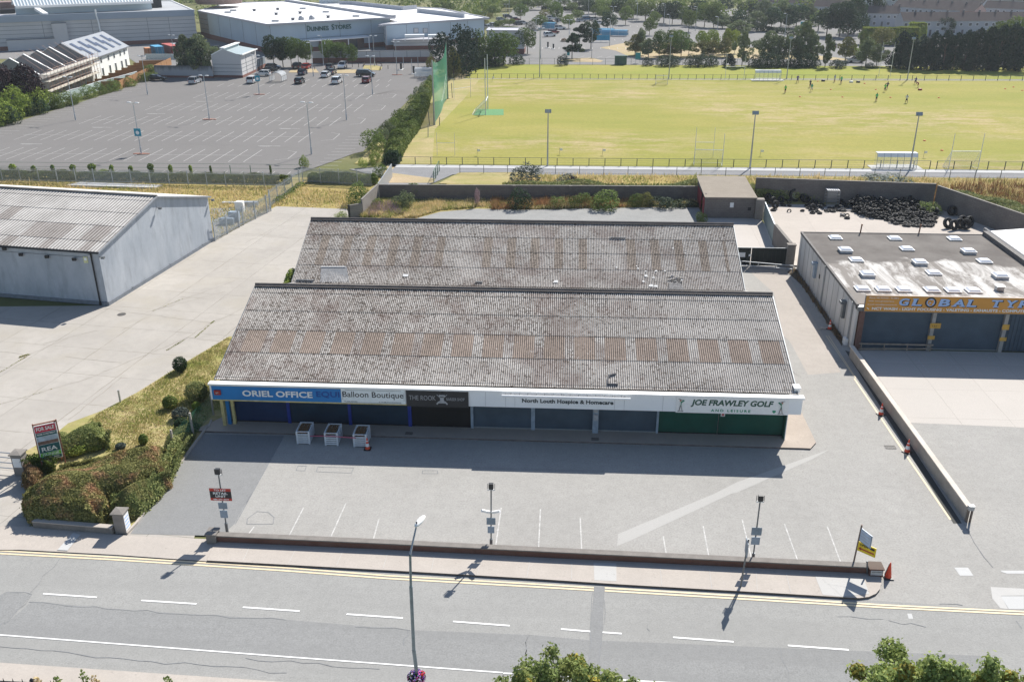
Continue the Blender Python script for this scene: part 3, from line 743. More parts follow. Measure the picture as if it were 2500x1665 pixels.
m.tube([(a0,YF-.35,3.6),(a1,YF-.35,3.6)], .085, 10); t = m.obj('sign_light_tube', m_cap, shop)
m = MB()
for k in range(14): 
    x = a0+.6+(a1-a0-1.2)*k/13; m.beam((x,YF-.33,3.62),(x,YF,3.68),.03,.03)
m.obj('bracket', m_steel_d, t)
m = MB()
for k in (287,452,528,1350,1430,1748): m.box((X(c3,k)-.008,YF+.028,2.57),(X(c3,k)+.008,YF+.04,3.7))
m.obj('panel_joint', m_lgrey, fascia)
jf = board('shop_sign', X(c3,1858), X(c4,432), 2.53, 3.68, m_wht, YF-.03, YF+.035, label='white board with slanted dark green letters')
text('JOE FRAWLEY GOLF', 'lettering', m_dgreen, (X(c3,1978),YF-.035,2.98), (X(c4,305),YF-.035,2.98), .56, jf, .015, .035, .18)
text('AND LEISURE', 'lettering', m_grn, (X(c3,2148),YF-.035,2.66), (X(c4,120),YF-.035,2.66), .19, jf, .015, .03, 0, space=1.5)
def golfer(cx, s):
    m = MB(); y = YF-.045; z = 2.64
    L = lambda x, zz: (cx+s*x, y, z+zz)
    m.beam(L(.10,0),L(.02,.42),.02,.08); m.beam(L(-.12,0),L(-.02,.42),.02,.08)
    o1 = m.obj('golfer_trousers', m_blk, jf)
    m = MB(); m.beam(L(0,.40),L(-.03,.66),.02,.15); m.beam(L(-.03,.64),L(-.22,.80),.02,.06); m.beam(L(.02,.66),L(-.2,.82),.02,.05)
    o2 = m.obj('golfer_shirt', m_grn, jf)
    m = MB(); m.tube([L(.03,.74),L(.035,.86)], .055, 8); m.obj('golfer_head', m_skin, jf)
    m = MB(); m.beam(L(-.2,.80),L(.20,.92),.012,.018); m.box((cx-.2,y,z-.03),(cx+.2,y+.01,z)); m.obj('golfer_club', m_dk, jf)
golfer(X(c3,1895), -1); golfer(X(c4,372), 1)
m = MB(); cx = X(c4,316); m.prism([(cx-.11,0),(cx+.11,0),(cx+.11,.01),(cx-.11,.01)], 2.7, 2.85)
m = MB(); m.add([(cx-.11,YF-.04,2.86),(cx+.11,YF-.04,2.86),(cx+.11,YF-.04,2.74),(cx,YF-.04,2.64),(cx-.11,YF-.04,2.74)],[(4,3,2,1,0)]); m.obj('shield_badge', m_grn, jf)
# shutters and pillars: (left px, right px, colour)
def Xs(c, x): return PY(c[0]+x/3.3643, c[1]+690/3.3643, 56.0).x
shl = [(Xs(c2,228),Xs(c2,690),'navy'),(Xs(c2,715),Xs(c2,1188),'teal'),(Xs(c2,1212),Xs(c2,1678),'teal'),(Xs(c2,1703),Xs(c2,2188),'black'),
       (Xs(c3,190),Xs(c3,662),'slate'),(Xs(c3,694),Xs(c3,1166),'slate'),(Xs(c3,1213),Xs(c3,1690),'slate'),(Xs(c3,1708),Xs(c3,2195),'green'),(Xs(c3,2203),Xs(c4,385),'green')]
lab = {'navy':'dark navy roller shutter','teal':'dark blue roller shutter','black':'black roller shutter','slate':'slate grey roller shutter','green':'dark green roller shutter'}
for a, b_, k in shl:
    m = MB(); m.box((a,55.95,.11),(b_,56.04,2.62)); o = m.obj('roller_shutter', m_sh[k], shop); o['label'] = lab[k]
    m = MB(); m.box((a,55.93,.10),(b_,55.97,.19)); m.obj('bottom_bar', m_sh['black'] if k != 'slate' else m_steel, o)
pl = [(c2,690,715,m_blue),(c2,1188,1212,m_blue),(c2,1675,1703,m_blue),(c3,168,190,m_pillar),(c3,662,694,m_pillar),(c3,1690,1708,m_pillar)]
for c, a, b_, mt in pl:
    m = MB(); m.box((Xs(c,a),55.82,.1),(Xs(c,b_),56.0,2.62)); m.obj('pillar', mt, shop)
m = MB(); m.box((Xs(c3,1166),55.6,.1),(Xs(c3,1213),56.0,2.62)); o = m.obj('pillar', m_pillar, shop); o['label'] = 'wide grey meter pillar'
m = MB(); m.box((Xs(c3,1172),55.5,1.15),(Xs(c3,1208),55.6,1.6)); m.box((Xs(c3,1172),55.52,1.75),(Xs(c3,1205),55.6,2.1)); m.obj('meter_box', m_lgrey, o)
m = MB(); m.box((Xs(c3,1172),54.9,2.35),(Xs(c3,1222),55.6,2.6)); m.obj('wall_lamp', m_wht, o)
m = MB(); m.box((Xs(c4,388),55.4,.1),(15.05,56.1,2.62)); m.obj('pillar', m_white, shop)
m = MB(); m.box((Xs(c4,378),55.5,.1),(Xs(c4,390),56.0,2.62)); m.obj('green_post', m_sh['green'], shop)
m = MB(); a0 = PY(500+165/3.3643, 820+690/3.3643, 55.6).x
m.box((a0,55.2,.1),(a0+.22,55.4,2.6)); m.box((a0+.62,55.5,.1),(a0+.82,55.7,2.6)); m.box((a0-.05,55.2,2.4),(a0+1.0,55.6,2.6))
p = m.obj('pillar', m_yellow, shop); p['label'] = 'flaking yellow end post'
m = MB(); m.box((a0+.27,55.45,.1),(a0+.5,55.62,2.4)); m.obj('blue_post', m_blueS, p)
m = MB(); m.box((Xs(c3,2213),55.85,1.55),(Xs(c3,2247),55.94,2.05)); o = m.obj('paper_notice', m_wht, shop)
m = MB(); m.box((Xs(c3,2220),55.84,1.6),(Xs(c3,2240),55.85,1.85)); m.obj('red_print', plain('print_red', (.5,.12,.14), .6), o)

# ---- rear warehouse
rw = thing('rear_warehouse', 'second corrugated roof building directly behind the shop parade, with a broken roof sheet', 'building')
X2L, X2R = -24.45, 15.2
RY, RZ, EY, EZ = 82.9, 7.15, 74.0, 3.95
m = MB()
m.box((-24.2,74.3,0),(-24.0,91,3.9)); m.box((14.75,74.3,0),(14.95,91,3.9)); m.box((-24.0,90.8,0),(14.75,91,3.9)); m.box((-24,74.25,0),(14.75,74.4,3.8))
for x0, x1 in ((-24.2,-24.0),(14.75,14.95)):
    m.add([(x0,74.3,3.9),(x0,82.9,6.95),(x0,91,3.9),(x1,74.3,3.9),(x1,82.9,6.95),(x1,91,3.9)], [(0,1,2),(5,4,3),(0,3,4,1),(1,4,5,2)])
m.obj('wall', m_render, rw)
def pt2(s, r):
    x = X2L+(X2R-X2L)*s
    k = (x+22.9) % 2.165
    return 1 if r in (1, 2) and k < .78 and -23 < x < 14.2 and int((x+22.9)//2.165) not in (6,12) else 0
HX = B3(1505,970,4.6).x
def sk2(s, r):
    x = X2L+(X2R-X2L)*s
    return r == 3 and abs(x-HX) < .45 and False
rf2 = corrugated('roof', (X2L,RY,RZ), (X2R,RY,RZ), (X2L+.3,EY,EZ), (X2R-.1,EY,EZ), [0,.25,.48,.72,1.0], .146, .028, [m_roof_b, m_roof_bp], rw, pt2)
corrugated('rear_roof', (X2L,RY+.05,RZ), (X2R,RY+.05,RZ), (X2L,91.3,EZ), (X2R,91.3,EZ), [0,.5,1.0], .146, .028, [m_roof_b], rw)
m = MB(); m.tube([(X2L-.05,RY,RZ+.05),(X2R+.05,RY,RZ+.05)], .14, 8); m.beam((X2L,RY-.15,RZ+.0),(X2R,RY-.15,RZ+.0),.34,.05)
m.obj('ridge_cap', m_ridge, rf2)
for a, b_ in (((X2L-.02,RY,RZ-.02),(X2L+.28,EY,EZ)), ((X2R+.02,RY,RZ-.02),(X2R-.08,EY,EZ))): m = MB(); m.beam(a,b_,.05,.14); m.obj('barge_board', m_steel_d, rf2)
def on2(cr, x, y, lift=.05):
    p = cr(x, y, 5); d = p-Vector((0,0,CH)); best = None
    for i in range(400):
        q = Vector((0,0,CH))+d*(.9+.25*i/400); z = EZ+(q.y-EY)*((RZ-EZ)/(RY-EY))
        if best is None or abs(q.z-z) < best[0]: best = (abs(q.z-z), q)
    return best[1]+Vector((0,0,lift))
p = on2(B3,1505,985,.04); sl = (RZ-EZ)/(RY-EY)
m = MB()
m.add([(p.x-.55,p.y-.7,p.z-.7*sl),(p.x+.62,p.y-.7,p.z-.7*sl),(p.x+.6,p.y+.55,p.z+.55*sl),(p.x-.3,p.y+.5,p.z+.5*sl)], [(0,1,2,3)])
h = m.obj('broken_opening', plain('hole_dark', (.02,.02,.022), .9), rf2)
m = MB()
for k in range(9): m.beam((p.x-.6+.01*k,p.y-.8+k*.09,p.z+.06-.8*sl+k*.09*sl),(p.x+.75-.03*k,p.y-.82+k*.09,p.z+.04-.8*sl+k*.09*sl),.05,.05)
for k in range(10):
    a = random.uniform(-.6,.6); q = random.uniform(-.1,1.0); m.beam((p.x+a,p.y+q,p.z+.07+q*sl),(p.x+a+random.uniform(.1,.35),p.y+q+.05,p.z+.09+q*sl),.08,.03)
m.obj('torn_sheet_edge', plain('torn_edge', (.40,.39,.38), .8, var=.4, scale=5), h)
m = MB()
for cx, cy, s_ in ((1265,925,.45),(1245,972,.30),(1330,940,.25),(1200,865,.28),(1025,857,.22),(1350,885,.28),(1425,885,.22),(1265,888,.25),(1190,845,.16),(1480,925,.3),(1560,960,.25),(1490,700,.18),(1310,1005,.5),(1350,1010,.4),(1595,738,.14),(530,972,.5)):
    q = on2(B3, cx, cy, .07); w_ = s_*.8
    m.add([(q.x-w_/2+random.uniform(-.1,.1),q.y-w_*.35,q.z-w_*.35*sl),(q.x+w_/2,q.y-w_*.4,q.z-w_*.4*sl),(q.x+w_*.4,q.y+w_*.4,q.z+w_*.4*sl),(q.x-w_*.3,q.y+w_*.3,q.z+w_*.3*sl)], [(0,1,2,3)])
q = on2(B2,1313,922,.07); m.add([(q.x-.25,q.y-.15,q.z-.15*sl),(q.x+.25,q.y-.15,q.z-.15*sl),(q.x+.25,q.y+.15,q.z+.15*sl),(q.x-.25,q.y+.15,q.z+.15*sl)], [(0,1,2,3)])
m.obj('sheet_fragments', plain('white_debris', (.72,.72,.70), .8), rf2)
m = MB(); q0 = on2(B2,415,962,.09); q1 = on2(B2,560,966,.09); m.beam(q0,q1,.12,.08); q0 = on2(B2,1885,978,.09); q1 = on2(B2,1945,980,.09); m.beam(q0,q1,.10,.07)
q0 = on2(B3,975,613,.09); q1 = on2(B3,1100,617,.09); m.beam(q0,q1,.08,.07); m.obj('loose_batten', m_steel_d, rf2)
m = MB(); a = on2(B2,620,852,.045); b_ = on2(B2,830,852,.045); c_ = on2(B2,850,975,.045); d_ = on2(B2,610,975,.045)
m.add([a,b_,c_,d_],[(0,1,2,3)]); m.obj('clear_sheet', plain('clear_sheet_patch', (.30,.305,.31), .5, var=.35, scale=4, fine=.3), rf2)
m = MB(); m.beam(a+Vector((0,0,.03)), b_+Vector((-.1,0,.03)), .10,.03); m.obj('white_strip', m_wht, rf2)
vg = MB(); vg.box((X2L,73.7,3.62),(X2R,74.25,3.72)); vg.box((X2L,73.68,3.72),(X2R,73.72,3.86)); vg.obj('valley_gutter', m_steel, rw)

# ---- grey warehouse on the left
WA = Vector((-43.15,77.6,0)); WB = Vector((-40.56,98.07,0)); wd = (WB-WA).normalized()
L0 = G(0,724); wl = (L0-WA).normalized()
def onplane(u, v, A, d):
    r = ray(u, v); n = Vector((-d.y, d.x, 0)); o_ = Vector((0,0,CH)); t = (A-o_).dot(n)/r.dot(n); return o_+r*t
PK = onplane(377.5,480,WA,wd); EH = onplane(238,612,WA,wd).z; BH = onplane(508,480,WB,wd).z
LL = 46
wh = thing('grey_warehouse', 'grey rendered warehouse with a pale patchy sheet roof at the left edge', 'building')
m_wr = NB('warehouse_render'); c_ = m_wr.mix(m_wr.ramp(m_wr.noise(.35,5,.65,stretch=(1,1,.5)), .33,.67), (.36,.395,.44), (.50,.53,.57))
c_ = m_wr.mix(m_wr.mul(m_wr.ramp(m_wr.noise(1.2,5,.7,stretch=(1,1,.22)), .50,.72), .55), c_, (.24,.26,.285))
c_ = m_wr.mix(m_wr.mul(m_wr.ramp(m_wr.noise(6,3,.7), .35,.65), .15), c_, (.28,.30,.33))
m_wr = m_wr.done(c_, .9, 0, .2)
pts = [WA, WB]
back = WB+wl*LL; front = WA+wl*LL
m = MB()
V = [WA, WA+Vector((0,0,EH-.12)), Vector((PK.x,PK.y,PK.z-.1)), WB+Vector((0,0,BH-.1)), WB]
V2 = [v+wl*LL for v in V]
m.add(V+V2, [(4,3,2,1,0),(5,6,7,8,9),(0,1,6,5),(3,4,9,8)])
m.obj('wall', m_wr, wh)
m = MB()
for a, b_ in ((WA, WA+wl*LL), (WA, WB)):
    o_ = Vector((.06,-.05,.0)); m.beam(a+o_+Vector((0,0,.18)), b_+o_+Vector((0,0,.18)), .10, .36)
m.obj('plinth', plain('plinth_grey', (.20,.22,.25), .9, var=.2), wh)
m_wroof = roofmat('warehouse_roof', (.60,.58,.55), lich=.3, dens=-.4)
m_wroof2 = roofmat('warehouse_roof_patch', (.42,.39,.365), lich=.3, dens=-.2)
m_wroof3 = plain('warehouse_blue_sheet', (.20,.23,.28), .6)
ov = Vector((.12,-.35,0)); ex = -wl*.25
E0 = WA+Vector((0,0,EH))+ex-wd*.3-Vector((0,0,.06)); R0 = PK+ex
def pt3(s, r):
    u = s*LL
    if r == 4: return 1 if int(u/1.05) % 4 == 1 else 0
    if r == 3: return 1 if (1.0 < u < 3.1 or 5.0 < u < 9.4) else 0
    if r == 2: return 1 if (12.6 < u < 14.2 or 17.5 < u < 19.2 or 20.0 < u < 22) else 0
    if r == 1 and u > 21.5: return 2
    if r == 0 and u > 20: return 2
    return 0
rr = corrugated('roof', R0, R0+wl*(LL+.5), E0, E0+wl*(LL+.5), [0,.08,.32,.56,.82,1.0], .35, .02, [m_wroof, m_wroof2, m_wroof3], wh, pt3, seg=4)
B0 = WB+Vector((0,0,BH))+ex+wd*.3-Vector((0,0,.05))
corrugated('far_roof', R0, R0+wl*(LL+.5), B0, B0+wl*(LL+.5), [0,1.0], .35, .02, [m_wroof], wh, seg=4)
m = MB(); m.tube([R0+Vector((0,0,.03)), R0+wl*LL+Vector((0,0,.03))], .16, 8); m.obj('ridge_cap', m_wroof, rr)
m = MB(); m.beam(E0-Vector((0,0,.05)), R0-Vector((0,0,.02)), .08, .14); m.beam(R0-Vector((0,0,.02)), B0-Vector((0,0,.05)), .08,.14); m.obj('barge_board', plain('barge_grey', (.30,.32,.35), .8), rr)
m = MB(); m.tube([E0-wd*.08-Vector((0,0,.08)), E0+wl*LL-wd*.08-Vector((0,0,.08))], .08, 6)
g_ = m.obj('gutter', m_blk, wh)
m = MB(); q = WA+wl*.75-wd*.12; m.tube([q+Vector((0,0,EH-.1)), q+Vector((0,0,.1))], .07, 8); m.tube([q+Vector((0,0,.35)), q+Vector((0,0,.02))], .11, 8); m.obj('downpipe', m_blk, wh)
m = MB(); m.beam(WA+wl*.8-wd*.03+Vector((0,0,EH-.75)), WA+wl*LL-wd*.03+Vector((0,0,EH-.75)), .03,.03); m.obj('conduit', m_steel_d, wh)
for u, v in ((B1(50,692)),(0,0)) and ((50,692),(185,740),(398,758),(622,778)):
    q = onplane(u/3.3643, 400+v/3.3643, WA, wl); m = MB()
    m.box((-.18,-.14,-.13),(.18,.02,.13)); m.beam((0,0,0),(0,.22,.06),.04,.04)
    o = m.obj('flood_light', m_blk, wh, loc=q-wd*.2); 
for u, v in ((1287,365),(1722,298),(815,770)):
    q = onplane(u/3.3643, 400+v/3.3643, WA, wd); nrm = Vector((wd.y,-wd.x,0)); m = MB()
    m.box((-.12,-.14,-.10),(.16,.14,.10)); m.beam((0,0,.0),(-.35,0,.1),.05,.05); m.obj('flood_light', m_steel_d, wh, loc=q+nrm*.35)
q = onplane(706/3.3643, 400+788/3.3643, WA, wl); m = MB(); m.box((-.2,-.02,-.30),(.2,.02,.30)); o = m.obj('warning_notice', plain('notice_cream', (.62,.62,.35), .6), wh, loc=q-wd*.05)
m = MB(); m.box((-.12,-.03,-.05),(.12,-.02,.2)); m.obj('notice_panel', m_white, o)
q = onplane(737/3.3643, 400+757/3.3643, WA, wl); m = MB(); m.box((-.12,-.1,-.15),(.12,.02,.15)); m.obj('alarm_box', m_lgrey, wh, loc=q-wd*.05)
m = MB(); random.seed(3)
for u in (1085,1395,1660):
    q = onplane(u/3.3643, 400+(1030-(u-1085)*.6)/3.3643, WA, wd); m.box((q.x,q.y-.05,.3),(q.x+.15,q.y+.05,.4))
m.obj('wall_bracket', m_steel_d, wh)
# ------------------------------------------------------------------ tyre garage
ga = thing('tyre_garage', 'flat-roofed tyre garage with orange sign and rooflights on the right', 'building')
GX0, GX1, GY0, GY1, GZ = 23.75, 42.0, 71.3, 91.6, 3.95
m_gwall = NB('garage_cladding'); c_ = m_gwall.mix(m_gwall.ramp(m_gwall.noise(.5,5,.7,stretch=(1,1,.15)), .35,.68), (.56,.54,.515), (.72,.70,.67))
c_ = m_gwall.mix(m_gwall.mul(m_gwall.ramp(m_gwall.noise(2,4,.7,stretch=(1,1,.08)), .5,.75), .5), c_, (.30,.27,.24)); m_gwall = m_gwall.done(c_, .7)
m = MB(); m.box((GX0,GY0,0),(GX0+.2,GY1,GZ-.1)); m.box((GX0+.2,GY1-.2,0),(GX1,GY1,GZ-.1)); m.box((GX1-.2,GY0,0),(GX1,GY1-.2,GZ-.1))
m.box((GX0+.2,GY0+.4,3.0),(GX1-.2,GY0+.6,GZ-.1)); w_ = m.obj('wall', m_gwall, ga)
m = MB()
for k in range(13): m.box((GX0-.02,GY0+.8+k*1.56,.05),(GX0,GY0+.83+k*1.56,GZ-.15))
m.obj('cladding_joint', plain('joint_grey', (.33,.32,.31), .8), w_)
b = NB('felt_roof')
sx = b.n('ShaderNodeSeparateXYZ'); b.l(b.tc.outputs['Object'], sx.inputs[0])
front = b.ramp(b.mul(sx.outputs[1], b.mul(b.noise(.35,4,.6), 9.0), 'ADD'), 87.3, 86.3)
streak = b.ramp(b.noise(.42, 5, .72, stretch=(1.6,.34,1), dist=.6), .43, .57)
c = b.mix(b.ramp(b.noise(.3,5,.7), .35,.65), (.135,.122,.112), (.20,.185,.17))
seam = b.n('ShaderNodeTexWave', bands_direction='X'); seam.inputs['Scale'].default_value = .16; b.l(b.tc.outputs['Object'], seam.inputs['Vector'])
c = b.mix(b.mul(b.ramp(seam.outputs['Fac'], .0,.02), 0.0), c, (.1,.1,.1))
c = b.mix(b.mul(front, .6), c, (.30,.275,.25))
c = b.mix(b.mul(front, b.mul(streak, .85)), c, (.66,.64,.61))
c = b.mix(b.mul(b.ramp(b.noise(7,3,.7), .4,.7), .2), c, (.12,.11,.10))
m_felt = b.done(c, .9, 0, .08)
m = MB(); m.sheet([(GX0+.1,GY0+.3,GZ-.06),(GX1-.1,GY0+.3,GZ-.06),(GX1-.1,GY1-.1,GZ-.06),(GX0+.1,GY1-.1,GZ-.06)]); ro = m.obj('flat_roof', m_felt, ga)
m = MB(); m.box((GX0-.06,GY0,GZ-.22),(GX0+.14,GY1+.03,GZ+.02)); m.box((GX0+.14,GY1-.1,GZ-.2),(GX1,GY1+.03,GZ)); m.box((GX1-.25,GY0,GZ-.2),(GX1+.25,GY1,GZ+.35)); m.obj('roof_edge', plain('roof_edge_dark', (.14,.13,.125), .8, var=.3), ro)
m_dome = emis_glass('dome_acrylic', (.72,.74,.78), .25)
m_upst = plain('upstand', (.50,.50,.50), .7)
def skylight(p, w, raised=False):
    m = MB(); h = .24 if raised else .08; d = w*.95
    m.box((-w/2,-d/2,0),(w/2,d/2,h)); o = m.obj('skylight', m_upst, ro, loc=(p.x,p.y,GZ-.06))
    m = MB(); z0 = h+.003; m.box((-w/2-.04,-d/2-.04,z0),(w/2+.04,d/2+.04,z0+.05)); o2 = m.obj('frame', m_wht, o)
    m = MB(); a, c = w/2-.02, w/2-.18; e, f = d/2-.02, d/2-.18; z1 = z0+.055; z2 = z1+.13
    m.add([(-a,-e,z1),(a,-e,z1),(a,e,z1),(-a,e,z1),(-c,-f,z2),(c,-f,z2),(c,f,z2),(-c,f,z2)], [(4,5,6,7),(0,1,5,4),(1,2,6,5),(2,3,7,6),(3,0,4,7)]); m.obj('dome', m_dome, o, smooth=False)
for x, y, r in ((807,602,0),(1293,607,0),(1783,610,0),(890,690,1),(1393,692,0),(1903,700,1),(978,782,0),(1502,790,1),(2030,793,0),(1073,887,1),(1613,888,0),(2165,900,1),(1028,1020,0),(1198,1023,0),(1368,1026,0),(1600,1028,0),(1770,1032,0),(1940,1034,0)):
    skylight(B4(x, y, GZ+(.35 if r else .1)), 1.12, bool(r))
p = B4(2155,1015,GZ+.2); m = MB(); m.box((-.3,-.25,0),(.3,.25,.35)); m.box((-.35,-.3,.35),(.35,.3,.42)); m.obj('roof_vent', m_steel, ro, loc=(p.x,p.y,GZ-.06))
for x, y in ((1003,560),(1483,562)):
    p = B4(x,y,GZ); m = MB(); m.tube([(0,0,-.05),(.05,0,.85)], .07, 8); m.tube([(.05,0,.85),(.07,0,.95)], .10, 8); m.obj('vent_pipe', plain('rust_pipe', (.22,.11,.07), .8), ro, loc=(p.x,p.y-.3,GZ-.06))
SY = 70.85
def SX(x, y=1200): return PY(1800+x/3.3643, 400+y/3.3643, SY)
s0 = SX(1040,1213); s1 = SX(1058,1080); SZ0, SZ1 = s0.z, s1.z
sgn = MB(); sgn.box((s0.x,SY,SZ0),(s0.x+20,SY+.1,SZ1)); m_or = plain('sign_orange', (.64,.30,.055), .55, var=.06, scale=.5)
cb = MB(); cb.box((GX0,SY+.12,SZ0-.02),(GX1,GY0+.38,GZ-.1)); cb.obj('sign_gap_light_block', m_steel_d, ga)  # unseen box added behind the sign to block light through the roof gap
sg = sgn.obj('garage_sign', m_or, ga); sg['label'] = 'long orange sign board with pale blue block letters'
m = MB(); 
for z in (SZ0-.01, SZ1-.03): m.box((s0.x-.04,SY-.03,z),(s0.x+20.04,SY+.02,z+.04))
m.box((s0.x-.04,SY-.03,SZ0),(s0.x,SY+.1,SZ1)); m.obj('sign_frame', m_steel_d, sg)
HZ = SZ1-SZ0
m_lb = plain('letter_paleblue', (.36,.52,.82), .5, var=.05)
def slab_text(s, x0, x1, y, z, h):
    "one bold slab letter per glyph with a dark drop shadow"
    n = len(s)
    for i, ch in enumerate(s):
        pass
for ch, a, b_ in (('G',1318,1400),('L',1422,1505),('B',1640,1735),('A',1755,1858),('L',1873,1955),('T',2075,2165),('Y',2195,2290),('R',2298,2395),('E',2420,2500),('S',2530,2610)):
    x0 = SX(a).x; x1 = SX(b_).x; z = SZ0+HZ*.41
    text(ch, 'lettering', m_blk, (x0+.07,SY-.012,z-.06), (x1+.09,SY-.012,z-.06), HZ*.47, sg, .012, .05, .12)
    text(ch, 'lettering', m_lb, (x0,SY-.03,z), (x1,SY-.03,z), HZ*.45, sg, .012, .035, .12)
    m = MB(); w_ = (x1-x0)
    if ch in 'LTYRA':
        if ch in 'TY': m.box((x0+w_*.2,SY-.034,z),(x0+w_*.72,SY-.022,z+.09))
        if ch in 'RA': m.box((x0-.04,SY-.034,z),(x0+w_*.36,SY-.022,z+.08)); m.box((x0+w_*.6,SY-.034,z),(x1+.05,SY-.022,z+.08))
        if ch == 'L': m.box((x0+w_*.05,SY-.034,z+HZ*.45-.08),(x0+w_*.62,SY-.022,z+HZ*.45))
        m.obj('letter_serif', m_lb, sg)
q = SX(1577); R_ = (SX(1620).x-SX(1535).x)/2
Mg = Matrix.Translation((q.x, SY, SZ0+HZ*.63)) @ Matrix.Rotation(rad(90), 4, 'X')
m = MB(); m.lathe([(R_*.82,0),(R_*.82,.035),(R_*1.08,.035),(R_*1.08,0)], 28, 0, Mg); m.obj('globe_ring', m_blk, sg)
m = MB(); m.lathe([(0,.02),(R_*.8,.02),(R_*.8,0)], 24, 0, Mg); gl = m.obj('globe_emblem', m_lb, sg)
m = MB()
for dx, dz, a, c in ((-.10,.12,.16,.12),(.12,.06,.12,.18),(.02,-.18,.14,.10),(-.18,-.05,.08,.10)):
    m.lathe([(0,.028),(1,.028),(1,.0)], 9, 0, Matrix.Translation((q.x+dx, SY, SZ0+HZ*.63+dz)) @ Matrix.Rotation(rad(90),4,'X') @ Matrix.Diagonal((a,c,1,1)))
m.obj('continents', m_or, gl)
text('NCT WASH - LIGHT FOCUSING - VALETING - EXHAUSTS - COMPUTERISED WHEEL', 'lettering', m_wht, (SX(1103).x,SY-.03,SZ0+HZ*.12), (SX(2620).x,SY-.03,SZ0+HZ*.12), HZ*.17, sg, .012, .03)
for k, s in enumerate(('Phone: 042-9334455 / 9332872', 'Web: www.globaltyres.ie', 'E-mail: sales@globaltyres.ie')):
    text(s, 'small_lettering', m_wht, (SX(1068-k*3).x,SY-.03,SZ0+HZ*(.82-.21*k)), (SX((1310,1275,1300)[k]).x,SY-.03,SZ0+HZ*(.82-.21*k)), HZ*.09, sg, .01, .0, .15)
m = MB(); z = SZ0+HZ*.2; m.beam((SX(1060).x,SY-.03,z+.07),(SX(1078).x,SY-.03,z-.06),.03,.06); m.obj('brush_emblem', m_wht, sg)
def GXs(x): return PY(1800+x/3.3643, 820+60/3.3643, 71.25).x
m_pl = plain('garage_pillar', (.36,.34,.32), .7)
for a, b_ in ((1005,1560),(1590,2150)):
    m = MB(); m.box((GXs(a),71.45,0),(GXs(b_),71.55,SZ0+.05)); o = m.obj('roller_shutter', m_sh['slate'], ga)
    m = MB(); m.box((GXs(a),71.42,0),(GXs(b_),71.46,.10)); m.obj('bottom_bar', m_steel, o)
m = MB(); x = GXs(2185)
for k in range(20): m.box((x+k*.32,71.45,0),(x+k*.32+.16,71.56,SZ0+.05)); m.box((x+k*.32+.16,71.5,0),(x+k*.32+.32,71.56,SZ0+.05))
m.obj('profiled_door', m_sh['slate'], ga)
for a, b_ in ((1560,1590),(2150,2180)):
    m = MB(); m.box((GXs(a),71.15,0),(GXs(b_),71.5,SZ0+.05)); o = m.obj('pillar', m_pl, ga)
    for z, h in ((2.05,.45),(1.05,.32)):
        m = MB(); m.box((GXs(a)-.1,71.10,z),(GXs(a)+.75 if a < 2000 and z > 2 else GXs(a)+.45,71.14,z+h)); m.obj('bay_number_plate', plain('plate_amber', (.62,.36,.07), .6), o)
text('121', 'lettering', m_blk, (GXs(1568),71.09,2.2), (GXs(1590)+.1,71.09,2.2), .14, o, .008)
m = MB(); m.box((GXs(965),71.0,0),(GXs(1003),71.5,SZ0+.05)); m.obj('corner_post', plain('post_rust', (.16,.09,.075), .8), ga)
rl = thing('guard_rail', 'rusty low metal guard rail across the left garage shutter', 'rail', (0,0,0))
m = MB(); x0, x1 = GXs(990), GXs(1600); m.beam((x0,70.95,.62),(x1,70.95,.62),.07,.12); m.beam((x0,70.95,.12),(x1,70.95,.30),.06,.10); m.obj('rail', plain('rail_rust', (.33,.27,.22), .7, var=.3), rl)
for k in range(4):
    m = MB(); x = x0+.2+(x1-x0-.4)*k/3; m.box((x,70.99,0),(x+.08,71.06,.68)); m.obj('post', MATS['rail_rust'], rl)
# wall lamps and pipes on the garage side
for y, z0, z1 in ((B4(700,1060).y,1.2,2.9),(B4(930,1400).y,1.2,2.9)):
    m = MB(); m.box((GX0-.26,y-.35,z0+.4),(GX0,y+.12,z1)); m.box((GX0-.5,y-.4,z1),(GX0,y+.15,z1+.25)); m.obj('heater_flue_box', m_pillar if y > 76 else m_steel_d, ga)
for y in (B4(700,1160).y, B4(880,1480).y):
    m = MB(); m.tube([(GX0-.1,y,GZ-.1),(GX0-.1,y,.1)], .07, 8); m.obj('downpipe', m_steel, ga)
m = MB(); y = B4(700,1060).y; m.box((GX0-.06,y-1.6,2.0),(GX0,y-1.4,2.4)); m.obj('wall_box', m_blk, ga)
m = MB(); y = B4(880,1480).y; m.box((GX0-.35,y-.25,.0),(GX0-.05,y+.35,.55)); m.obj('wrapped_pipe_end', m_wht, ga)
# neighbour roof on the right edge
nb = thing('neighbour_building', 'long building with a bright pale ridged roof behind the tyre garage', 'building')
P0, P1, P2, P3 = B4(1965,520,4.0), B4(2355,508,4.0), B4(2900,640,4.0), B4(2360,800,4.0)
m = MB(); m.add([(42.4,69,3.9),(58,69,5.1),(58,93.5,5.1),(42.4,92.8,3.9)], [(0,1,2,3)]); m.obj('roof', plain('pale_sheet_roof', (.76,.76,.75), .6, var=.12, scale=.35, fine=.1), nb)
m = MB(); m.box((42.3,69,0),(42.5,92.8,4.3)); m.box((42.5,92.6,0),(58,92.8,3.9)); m.obj('wall', plain('parapet_dark', (.15,.155,.165), .8), nb)
